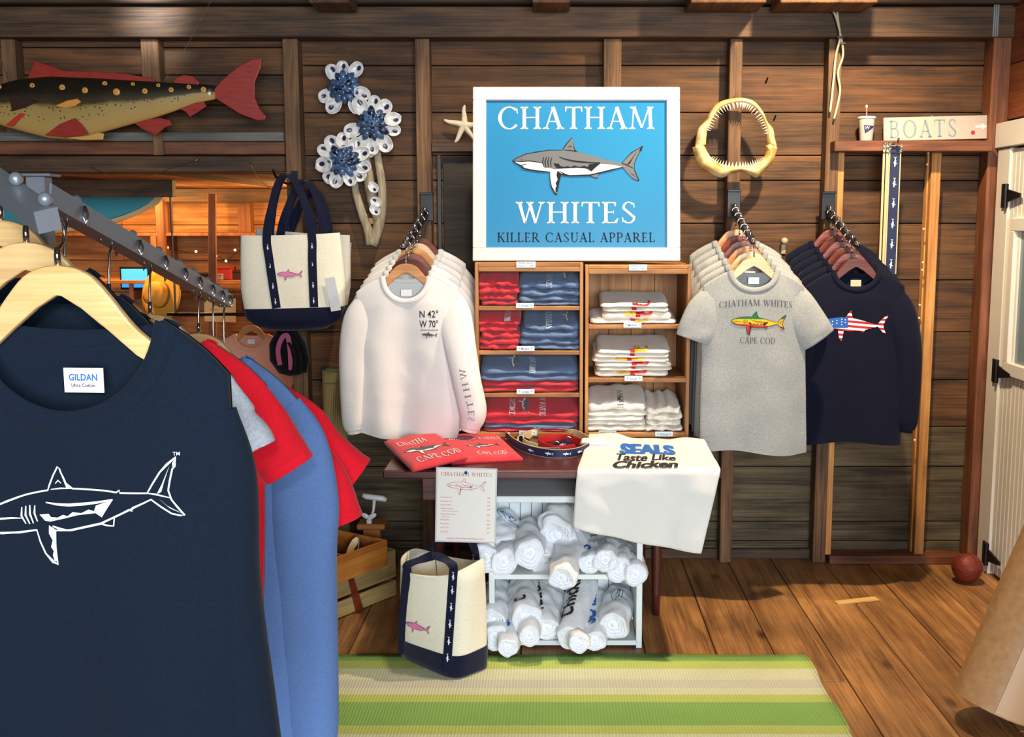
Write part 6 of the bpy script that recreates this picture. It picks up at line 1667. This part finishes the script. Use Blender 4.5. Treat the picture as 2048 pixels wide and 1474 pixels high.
# ------------------------------------------------------------------ floor things
rz = .006
rp = [PF(560, 1311, rz), PF(1612, 1307, rz), PF(1745, 1520, rz), PF(480, 1520, rz)]
x0, x1 = -1.55, rp[1].x; y1 = rp[1].y
rm, nt, bs = base_mat('rug_stripes'); N = nt.nodes.new; L = nt.links.new; tc = N('ShaderNodeTexCoord'); sx = N('ShaderNodeSeparateXYZ'); L(tc.outputs['Object'], sx.inputs[0])
y0 = 2.55; cr = N('ShaderNodeValToRGB'); cr.color_ramp.interpolation = 'CONSTANT'
mr = N('ShaderNodeMapRange'); mr.inputs[1].default_value = 0; mr.inputs[2].default_value = -(y1 - y0); L(sx.outputs['Y'], mr.inputs[0])
G1, G2, CRM, G3 = lin(140, 182, 92), lin(190, 204, 106), lin(216, 218, 180), lin(206, 204, 184)
rows_ = [(1307, G1), (1320, G2), (1336, CRM), (1357, G3), (1374, CRM), (1388, G2), (1403, G1), (1448, G2), (1466, CRM), (1500, G1), (1540, G2), (1600, CRM)]
els = cr.color_ramp.elements
for i, (py, c_) in enumerate(rows_):
    f = (y1 - PF(1100, py, rz).y) / (y1 - y0); f = max(0, min(1, f))
    e = els[0] if i == 0 else els.new(f); e.position = f; e.color = c_
els[-1].color = els[-2].color
wv = N('ShaderNodeTexWave'); wv.wave_type = 'BANDS'; wv.bands_direction = 'Y'; wv.inputs['Scale'].default_value = 62; wv.inputs['Distortion'].default_value = 2; wv.inputs['Detail'].default_value = 2; wv.inputs['Detail Scale'].default_value = 3; L(tc.outputs['Object'], wv.inputs['Vector'])
wx = N('ShaderNodeTexWave'); wx.bands_direction = 'X'; wx.inputs['Scale'].default_value = 28; wx.inputs['Distortion'].default_value = 1.5; L(tc.outputs['Object'], wx.inputs['Vector'])
ad = N('ShaderNodeMath'); ad.operation = 'ADD'; L(wv.outputs['Fac'], ad.inputs[0]); L(wx.outputs['Fac'], ad.inputs[1])
m3 = N('ShaderNodeMapRange'); m3.inputs[2].default_value = 2; m3.inputs[3].default_value = .80; m3.inputs[4].default_value = 1.08; L(ad.outputs[0], m3.inputs[0])
nzr = N('ShaderNodeTexNoise'); nzr.inputs['Scale'].default_value = 3; nzr.inputs['Detail'].default_value = 6; L(tc.outputs['Object'], nzr.inputs['Vector']); m4 = N('ShaderNodeMapRange'); m4.inputs[3].default_value = .82; m4.inputs[4].default_value = 1.14; L(nzr.outputs[0], m4.inputs[0])
mu_ = N('ShaderNodeMath'); mu_.operation = 'MULTIPLY'; L(m3.outputs[0], mu_.inputs[0]); L(m4.outputs[0], mu_.inputs[1])
L(mr.outputs[0], cr.inputs[0]); mx = N('ShaderNodeMix'); mx.data_type = 'RGBA'; mx.blend_type = 'MULTIPLY'; mx.inputs[0].default_value = 1; L(cr.outputs[0], mx.inputs[6]); L(mu_.outputs[0], mx.inputs[7]); L(mx.outputs[2], bs.inputs['Base Color']); bs.inputs['Roughness'].default_value = .95
bp = N('ShaderNodeBump'); bp.inputs['Distance'].default_value = .003; bp.inputs['Strength'].default_value = .6; L(ad.outputs[0], bp.inputs['Height']); L(bp.outputs[0], bs.inputs['Normal'])
bm = bmesh.new(); NX, NY = 60, 40; g = {}
for i in range(NX + 1):
    for j in range(NY + 1):
        u, v = i / NX, j / NY; x = x0 + (x1 + .03 * sin(v * 3) * 0 - x0) * u; y = y1 - (y1 - y0) * v
        g[i, j] = bm.verts.new((x + (.006 * sin(v * 23) if i == NX else 0), y - y1 + (.005 * sin(u * 19) if j == 0 else 0), .004 + .0018 * noise.noise(Vector((x * 3, y * 3, 0)))))
for i in range(NX):
    for j in range(NY): bm.faces.new((g[i, j + 1], g[i + 1, j + 1], g[i + 1, j], g[i, j]))
r = bmesh.ops.extrude_edge_only(bm, edges=[e for e in bm.edges if e.is_boundary])
for v in [q_ for q_ in r['geom'] if isinstance(q_, bmesh.types.BMVert)]: v.co.z = .0002
ro_ = obj('rug', bm, rm, None, (0, y1, 0), smooth=True)
tag(ro_, 'green and cream striped flat-woven cotton rug on the plank floor', 'rug')
b = PF(1937, 1168, 0); rb = 31 * b.y / F * .99
tg = thing('ball', 'small reddish-brown ball in the corner by the white door', 'ball', (b.x, b.y + rb * .4, 0)); 
br_, nt, bs = base_mat('ball_rubber'); bs.inputs['Base Color'].default_value = lin(122, 42, 26); bs.inputs['Roughness'].default_value = .5; tc = nt.nodes.new('ShaderNodeTexCoord'); vo = nt.nodes.new('ShaderNodeTexVoronoi'); vo.inputs['Scale'].default_value = 90; nt.links.new(tc.outputs['Object'], vo.inputs['Vector']); bp = nt.nodes.new('ShaderNodeBump'); bp.inputs['Distance'].default_value = .002; nt.links.new(vo.outputs['Distance'], bp.inputs['Height']); nt.links.new(bp.outputs[0], bs.inputs['Normal'])
obj('ball_skin', bm_sphere(rb, 32, 20), br_, tg, (0, 0, rb + .001), smooth=True)
for ax_ in ((0, 0, 0), (pi / 2, 0, .4), (pi / 2, 0, 2.0)): obj('seam', bm_tube([(rb * 1.002 * cos(k * pi / 20), rb * 1.002 * sin(k * pi / 20), 0) for k in range(41)], .0012, 5), plain('seam_dark', (60, 20, 14), .6), tg, (0, 0, rb + .001), ax_)
# kraft paper roll leaning at the right
k0 = PF(1948, 1440, 0.0); axis = Vector((.42, .10, 1.0)).normalized()
kr = thing('paper_roll', 'big roll of brown kraft paper leaning in the foreground corner', 'paper roll', (k0.x + .05, k0.y - .02, 0))
KP, nt, bs = base_mat('kraft_paper'); N = nt.nodes.new; L = nt.links.new; tc = N('ShaderNodeTexCoord'); nz = N('ShaderNodeTexNoise'); nz.inputs['Scale'].default_value = 40; nz.inputs['Detail'].default_value = 5; L(tc.outputs['Object'], nz.inputs['Vector']); cr = N('ShaderNodeValToRGB'); cr.color_ramp.elements[0].position = .3; cr.color_ramp.elements[0].color = lin(172, 128, 84); cr.color_ramp.elements[1].position = .7; cr.color_ramp.elements[1].color = lin(190, 146, 100); L(nz.outputs[0], cr.inputs[0]); L(cr.outputs[0], bs.inputs['Base Color']); bs.inputs['Roughness'].default_value = .55
rk = .135; ex = Vector((1, 0, 0)); ex = (ex - axis * ex.dot(axis)).normalized(); ey = axis.cross(ex)
def kring(s, r, spiral=0.0): return [axis * s + (ex * cos(2 * pi * j / 48) + ey * sin(2 * pi * j / 48)) * (r + spiral * j / 48) for j in range(48)]
lift = Vector((0, 0, rk * sqrt(max(0, 1 - axis.z ** 2)) + .004))
obj('outer_wrap', bm_loft([[p + lift for p in kring(s, rk)] for s in (0.0, .02, .4, .8, 1.12)] , True, False, True), KP, kr, smooth=True)
obj('rolled_layers', bm_loft([[p + lift for p in kring(s, r)] for s, r in ((0.0, rk), (.012, rk - .006), (.002, rk - .012), (.014, rk - .03), (.004, rk - .04), (.016, rk - .06), (.06, rk - .062))], True, False, True), KP, kr, smooth=True)
q0 = [axis * s + (ex * cos(radians(a)) + ey * sin(radians(a))) * (rk + .0025) + lift for s in (0.03, 1.45) for a in (-150, -60)]
flap = []
for s in (0.005, .3, .6, .9, 1.11): flap.append([axis * s + (ex * cos(radians(a)) + ey * sin(radians(a))) * (rk + .002 + .004 * (k == 8)) + lift for k, a in enumerate(range(-110, -19, 11))])
obj('loose_edge', bm_loft(flap, False, False, False), plain('kraft_light', (204, 164, 122), .5), kr, smooth=True)
# wooden shim on the floor
a, b = PF(1672, 1204, .008), PF(1754, 1196, .008); d = b - a
sm_ = thing('wood_shim', 'thin pale wooden shim lying on the floor planks', 'wood shim', (a + b) / 2 - Vector((0, 0, .008)), (0, 0, atan2(d.y, d.x)))
bm = bm_box(d.length, .045, .008, .001); 
for v in bm.verts:
    if v.co.x < 0: v.co.y *= .75
obj('shim_wood', bm, wood('pale_pine', (206, 160, 84), (236, 196, 120), 'X', .6, 1, .1, .02), sm_, (0, 0, .0045))

# ------------------------------------------------------------------ box with dog collars, toy outboard, lower crate, rolled mat
W_HON = wood('honey_box', (170, 98, 36), (214, 142, 66), 'X', .45, .8, .35, .06, coat=.2)
def stand_box():
    g0 = PF(712, 1232, 0.0)
    zt = .40; Yn = 4.62
    A = P(775, 1078, Yn + .12); B = P(672, 1118, Yn - .14)       # top edge of the front side, right and left visible ends
    d = (A - B); d.z = 0; yaw = atan2(d.y, d.x)
    L_ = .50; W_ = .30; H_ = .115
    o = Vector((A.x, A.y, 0)); zt = (A.z + B.z) / 2
    t = thing('wooden_box', 'honey-coloured open wooden box on legs, holding dog collars, by the wall', 'box', o, (0, 0, yaw))
    box('front_board', (-L_, 0, zt - H_), (0, .014, zt), W_HON, t, .002); box('back_board', (-L_, W_, zt - H_), (0, W_ + .014, zt), W_HON, t, .002)
    box('end_board', (-.014, .015, zt - H_), (0, W_ - .001, zt), W_HON, t, .002); box('end_board', (-L_, .015, zt - H_), (-L_ + .014, W_ - .001, zt), W_HON, t, .002)
    box('bottom_board', (-L_ + .015, .015, zt - H_ + .003), (-.015, W_ - .001, zt - H_ + .012), W_HON, t, .001); box('divider', (-L_ * .5, .015, zt - H_ + .013), (-L_ * .5 + .01, W_ - .001, zt - .01), W_HON, t, .001)
    for x in (-L_ + .05, -.20):
        for y in (.05, W_ - .05):
            obj('leg', bm_strap([(x, y, zt - H_), (x + .045 * (1 if x > -.3 else -1), y + .02 * (-1 if y < .1 else 1), .001)], Vector((0, 1, 0)), .034, .026), W_HDARK, t)
    M = Matrix.Translation(o) @ Matrix.Rotation(yaw, 4, 'Z')
    for i, (x, y, r, zz) in enumerate(((-.12, .09, .05, .05), (-.19, .17, .045, .03), (-.33, .1, .05, .04))):
        p = M @ Vector((x, y, zt - H_ + .014))
        c = thing('dog_collar', f'navy dog collar with white shark in the wooden box, {("nearest the end", "in the middle", "towards the red polo")[i]}', 'collar', p, (0, 0, yaw + .5), 'dog collars in the wooden box')
        rg = [Vector((r * 1.5 * cos(k * pi / 12), r * .5 * sin(k * pi / 12), .045 + .05 * cos(k * pi / 12))) for k in range(25)]
        obj('ribbon', bm_strap(rg, Vector((0, .5, 1)), .028, .003), BELT, c); obj('webbing', bm_strap([q * .96 + Vector((0, .0, .003)) for q in rg], Vector((0, .5, 1)), .031, .002), WEB, c)
    return t, o, yaw, zt
sb, so, syaw, szt = stand_box()
# low crate under it
a = P(768, 1150, 4.95); b = P(690, 1215, 4.75)
lc = thing('low_crate', 'small pale wooden crate on the floor under the honey box', 'crate', (a.x - .06, 4.86, 0), (0, 0, syaw))
W_PALE = wood('pale_crate', (150, 124, 72), (196, 168, 108), 'X', .7, 1, .2, .08)
for z0, z1 in ((.09, .22), (.004, .075)):
    box('front_slat', (-.34, -.12, z0), (.06, -.108, z1), W_PALE, lc, .002); box('end_slat', (.048, -.107, z0), (.06, .12, z1), W_PALE, lc, .002); box('back_slat', (-.34, .108, z0), (.047, .12, z1), W_PALE, lc, .002)
box('bottom_board', (-.34, -.106, .004), (.046, .106, .014), W_PALE, lc, .001)
# wooden block behind, carrying the white toy outboard
zb_ = P(745, 1045, 5.0).z
wbk = thing('wooden_stand', 'narrow wooden block stand behind the honey box', 'stand', (P(745, 1050, 5.02).x, 5.02, 0))
obj('post', bm_box(.08, .06, zb_ - .03, .003), W_HON, wbk, (0, 0, (zb_ - .03) / 2)); obj('top_block', bm_box(.13, .10, .028, .004), W_HON, wbk, (0, 0, zb_ - .015))
pr = thing('toy_outboard', 'white T-handled plastic propeller toy standing behind the honey box', 'toy', (P(742, 1045, 5.0).x, 5.0, zb_))
WPL = plain('white_plastic', (216, 216, 220), .35)
o = pr.location; q = lambda x, y, dy=0: P(x, y, 5.0 + dy) - o
obj('handle', bm_tube([q(725, 990), q(733, 993), q(765, 997), q(773, 1000)], [.010, .014, .014, .010], 12), WPL, pr, smooth=True)
obj('shaft', bm_tube([q(749, 997), q(747, 1020), q(741, 1040)], [.008, .0065, .008], 10), WPL, pr, smooth=True)
for a_ in (0, 2.1, 4.2): obj('blade', bm_sphere(.022, 12, 8, (1, .28, .55)), WPL, pr, q(738, 1036, -.01) + Vector((.018 * cos(a_ + 2.6), 0, .018 * sin(a_ + 2.6))), (0, -(a_ + 2.6), 0), smooth=True)
obj('hub', bm_sphere(.011, 12, 8), WPL, pr, q(739, 1037, -.012), smooth=True)
# rolled bamboo mat standing by the post
a, b = P(667, 735, 5.25), P(667, 760, 5.25)
mt = thing('rolled_mat', 'rolled bamboo mat standing against the wall behind the red polo', 'mat', (a.x, 5.26, 0))
BAM = plain('bamboo', (150, 136, 86), .7, grain=.12); zt_ = P(667, 738, 5.26).z
bm0 = bm_box(.0075, .004, zt_, .001); me0 = bpy.data.meshes.new('slat'); bm0.to_mesh(me0); bm0.free(); me0.materials.append(BAM)
for k in range(40):
    q_ = 2 * pi * k / 40; o_ = bpy.data.objects.new('slat', me0); o_.parent = mt; o_.location = (.055 * cos(q_), .055 * sin(q_), zt_ / 2 + .001); o_.rotation_euler = (0, 0, q_ + pi / 2); C.objects.link(o_)
for z in (.12, .35, .6, zt_ - .06): obj('binding', bm_tube([(.058 * cos(2 * pi * k / 32), .058 * sin(2 * pi * k / 32), z) for k in range(33)], .002, 5), plain('twine', (110, 120, 70), .8), mt)
obj('edge_band', bm_lathe([(.058, zt_ - .004), (.061, zt_ - .004), (.061, zt_ + .006), (.045, zt_ + .006)], 32, False), plain('band_green', (86, 104, 70), .8), mt)
# dark hanging bag with a pink strap below the totes
b = P(572, 662, 5.12)
db = thing('shoulder_bag', 'black bag with a pink strap hanging below the canvas totes', 'bag', (b.x, 5.14, b.z))
BLK = fabric('black_cloth', (16, 14, 16), .03); q = lambda x, y, dy=0: P(x, y, 5.14 + dy) - db.location
obj('pouch', bm_loft(tote_rings([(0, 0, .0, .05, .02, 0, .8), (.0, 0, -.06, .085, .045, 0, .8), (.01, 0, -.14, .095, .05, 0, .8), (.015, 0, -.20, .06, .035, 0, .8), (.02, 0, -.215, .02, .015, 0, 1)], 28)), BLK, db, smooth=True)
obj('pink_strap', bm_strap(smooth_path([q(560, 730, -.06), q(556, 700, -.07), q(564, 676, -.07), q(575, 672, -.07), q(580, 700, -.065), q(582, 740, -.06)], 5), Vector((1, 0, .3)), .022, .003), plain('strap_pink', (168, 72, 112), .6), db)
for dx in (-8, 4, 16): obj('strap', bm_strap(smooth_path([q(566 + dx, 664, -.05), q(588 + dx, 690, -.07), q(596 + dx, 720, -.065), q(594 + dx, 745, -.06)], 5), Vector((1, 0, .4)), .014, .003), BLK, db)

# ------------------------------------------------------------------ back room things
def surfboard():
    Yb_ = 6.9; o = P(150, 400, Yb_); t = thing('surfboard', 'turquoise surfboard with a cream rail stored under the loft of the back room', 'surfboard', o)
    tipx = P(335, 392, Yb_).x - o.x; L_ = 2.4; tilt = radians(0)
    def wd(s): return .29 * (max(0.0, 1 - (abs(s) ** 2.4))) ** .75 + .001
    for nm, mt, k, th, dz in (('rail', plain('board_cream', (226, 204, 158), .35), 1.0, .07, 0.0), ('deck', plain('board_teal', (70, 164, 184), .3), .86, .012, 0.0)):
        rings = []
        for i in range(41):
            s = -1 + 2 * i / 40; w = wd(s) * k; ring = []
            for j in range(20):
                q = 2 * pi * j / 20; ring.append(Vector((tipx - L_ / 2 + s * L_ / 2 * (1 if k == 1 else .955), (-.036 if k < 1 else 0) + th / 2 * sin(q) * (1 - .7 * abs(s) ** 4), w * cos(q))))
            rings.append(ring)
        obj(nm, bm_loft(rings), mt, t, rot=(radians(14), 0, 0), smooth=True)
    t.rotation_euler = (0, radians(1.5), 0)
    t.location.z = P(335, 385, Yb_).z
    obj('centre_stringer', bm_box(L_ * .9, .002, .012), plain('board_cream', (226, 204, 158), .35), t, (tipx - L_ / 2, -.0485, .0), (radians(14), 0, 0))
    for x in (-.6,): obj('hanging_rope', bm_tube([(x, 0, .2), (x, 0, ZL - t.location.z)], .004, 6), plain('rope', (150, 130, 90), .8), t)
surfboard()
Yh = 7.3; h0 = P(325, 590, Yh)
ht = thing('straw_hat', 'wide-brimmed straw hat hanging in the back room', 'hat', h0, (radians(80), radians(8), radians(-32)))
ST = plain('straw', (212, 158, 56), .8, grain=.12)
obj('brim', bm_lathe([(.085, .004), (.15, -.006), (.185, .008), (.186, .014), (.15, .0), (.085, .012)], 40, False), ST, ht, smooth=True)
obj('crown', bm_lathe([(.088, .0), (.085, .06), (.074, .10), (.045, .112), (.0, .104)], 36, False), ST, ht, smooth=True)
obj('hat_band', bm_lathe([(.0885, .008), (.0885, .03), (.086, .031)], 36, False), plain('hat_ribbon', (120, 80, 34), .7), ht, smooth=True)
obj('hanging_cord', bm_tube([(0, .1, -.0), (0, .12, .0)], .002, 5), BLACKM, ht)
rp_ = thing('hat_peg', 'dark wooden post with a peg carrying the straw hat in the back room', 'post', (h0.x - .02, Yh + .09, 0)); obj('peg_post', bm_box(.05, .04, ZL - .01, .002), W_BACKZ, rp_, (0, 0, ZL / 2 - .003)); obj('peg', bm_tube([(0, -.02, h0.z), (.01, -.12, h0.z + .01)], .008, 8), W_BACKZ, rp_)
s0_, s1_ = P(262, 538, 7.6), P(286, 575, 7.6)
sc_ = thing('screen', 'small bright blue screen glowing in the back room', 'screen', ((s0_.x + s1_.x) / 2, 7.62, s1_.z - .02))
obj('display', bm_box(abs(s1_.x - s0_.x) + .1, .01, s0_.z - s1_.z), plain('screen_blue', (60, 160, 235), .3, emit=1.6), sc_, (-.02, -.012, (s0_.z - s1_.z) / 2 + .02)); obj('casing', bm_box(abs(s1_.x - s0_.x) + .13, .02, s0_.z - s1_.z + .03, .003), BLACKM, sc_, (-.02, .004, (s0_.z - s1_.z) / 2 + .02)); obj('stand', bm_box(.06, .05, .02), BLACKM, sc_, (0, 0, .01))
bz = P(400, 560, 7.6).z
bs_ = thing('wall_shelf', 'long wooden shelf with small goods across the back room', 'shelf', (P(380, 560, 7.6).x, 7.75, bz))
box('shelf_board', (-1.4, -.22, -.022), (1.0, .33, 0), W_BACK, bs_, .002)
for x in (-1.0, -.42, .02, .6): box('bracket', (x, -.16, -.14), (x + .03, .33, -.023), W_BACKZ, bs_, .002)
box('shelf_board', (-1.4, .0, .30), (1.0, .33, .322), W_BACKZ, bs_, .002)
box('upright', (-.28, -.1, .001), (-.24, .33, .30), W_BACKZ, bs_, .002); box('upright', (.35, -.1, .001), (.39, .33, .30), W_BACKZ, bs_, .002)
# goods on it
for i, (px, w, hgt, mt, lb) in enumerate(((405, .16, .035, plain('tin_black', (24, 22, 24), .3), 'flat black case on the back-room shelf'), (428, .13, .03, plain('tin_silver', (190, 190, 200), .25, .6), 'silver-topped box on the back-room shelf'), (445, .12, .075, plain('box_red', (150, 36, 26), .5), 'small red box on the back-room shelf'), (466, .14, .05, plain('box_dark', (52, 32, 22), .5), 'brown carton at the end of the back-room shelf'))):
    p = P(px, 555, 7.6); g_ = thing('small_box', lb, 'box', (p.x, 7.60 + .03 * i, bz + .001))
    obj('carton', bm_box(w, .12, hgt, .004), mt, g_, (0, 0, hgt / 2)); obj('carton_lid', bm_box(w * 1.03, .124, .012, .003), mt, g_, (0, 0, hgt + .006))
cd = P(440, 620, 7.2); pc_ = thing('paper_notice', 'yellowed paper notice pinned up in the back room', 'notice', cd, (0, radians(2), 0))
obj('paper', bm_box(.205, .002, .155), plain('aged_paper', (232, 206, 134), .8), pc_); mm_ = [even_stroke([(-.05, .03), (.05, .03)], .004), even_stroke([(-.07, .0), (-.01, .0)], .003), even_stroke([(.0, -.035), (.08, -.03)], .005)]
decal('handwriting', [(merge2(mm_), INK_R)], on_front(-.0012), pc_, .5); obj('pin', bm_sphere(.006, 8, 6), INK_R, pc_, (0, -.004, .065))
obj('support_strip', bm_box(.05, .02, ZL - .06, .002), W_BACKZ, pc_, (-.05, .012, (ZL - .06) / 2 - cd.z + .002))
q_ = P(502, 650, 6.6)
hanger('honey wooden hanger holding the peach tee in the back room', q_, W_HMID, hookh=.07)
shirt('peach_t_shirt', 'peach tee on a hanger in the back room, just above the blue sweatshirt', 'shirt', fabric('peach_cotton', (232, 168, 140), .04), q_, 0, None, sleeves={s_: dict(path=short_sleeve()) for s_ in (-1, 1)}, seed=91, L=.66, NU=24, NV=20, tagmat=(TAGW, -.10))
cl_ = thing('clothes_rail', 'dark rail in the back room carrying the peach tee', 'rail', (q_.x, 6.6, q_.z + .065)); obj('rail_bar', bm_tube([(-.5, 0, 0), (.35, 0, 0)], .010, 10), BLACKM, cl_, smooth=True)
for x in (-.45, .3): obj('drop_rod', bm_tube([(x, 0, 0), (x, 0, ZL - q_.z - .066)], .006, 8), BLACKM, cl_)
# fairy lights along the far rail
FL = plain('bulb_glow', (255, 214, 150), .3, emit=6.0)
fl_ = thing('string_lights', 'string of tiny warm lights along the far wall of the back room', 'lights', P(400, 500, 7.9))
pp = [P(x, y, 7.9) - fl_.location for x, y in ((240, 500), (300, 508), (340, 498), (380, 506), (393, 504), (420, 500), (450, 520), (480, 500))]
obj('wire', bm_tube(smooth_path(pp, 4), .002, 5), BLACKM, fl_)
for x, y in ((335, 495), (392, 503), (432, 512), (452, 522), (470, 500), (300, 506)): obj('bulb', bm_sphere(.009, 8, 6), FL, fl_, P(x, y, 7.88) - fl_.location)
# loose wires above the opening
for lb, pts in (('thin loose wire trailing under the lintel', [(180, 335), (235, 352), (300, 350), (345, 335), (400, 318)]), ('short brass wire hanging by the tote handles', [(500, 325), (510, 345), (525, 365), (545, 380)])):
    o = P(*pts[0], 5.27); t = thing('loose_wire', lb, 'wire', o); obj('wire', bm_tube(smooth_path([P(x, y, 5.27) - o for x, y in pts], 5), .0016, 5), plain('wire_brass', (180, 140, 80), .3, 1.0), t, smooth=True)

# small whitish knob on the boards
a = P(1567, 490, YW - .003)
kb = thing('porcelain_insulator', 'small whitish porcelain knob on the boards between the grey and navy shirts', 'knob', a)
obj('knob_head', bm_lathe([(.012, 0), (.014, .01), (.017, .016), (.016, .03), (.009, .036), (.0, .037)], 18, False), plain('porcelain_dull', (178, 160, 120), .5), kb, (0, 0, .02), (pi / 2, 0, 0), smooth=True)
obj('knob_stem', bm_box(.022, .008, .05, .003), plain('porcelain_dull', (178, 160, 120), .5), kb, (0, -.002, -.02))

# tiny clear fairy lights running down the pale stud at the right
a = P(1852, 300, 5.31)
fr_ = thing('string_lights', 'string of tiny clear fairy lights running down beside the pale right stud', 'lights', a)
pts = [(1857, 298), (1855, 306), (1853, 329), (1850, 400), (1846, 458), (1844, 525), (1843, 540), (1840, 580), (1838, 610), (1837, 636), (1835, 693), (1832, 800), (1828, 880)]
lp = [P(x, y, 5.325) - a for x, y in pts]
obj('wire', bm_tube(lp, .0009, 5), plain('clear_wire', (120, 104, 70), .5), fr_)
for i in (1, 2, 4, 5, 6, 8, 9, 10, 11, 12): obj('bulb', bm_sphere(.0055, 8, 6), plain('clear_bulb', (240, 236, 220), .1), fr_, lp[i] + Vector((.002, -.004, 0)), smooth=True)
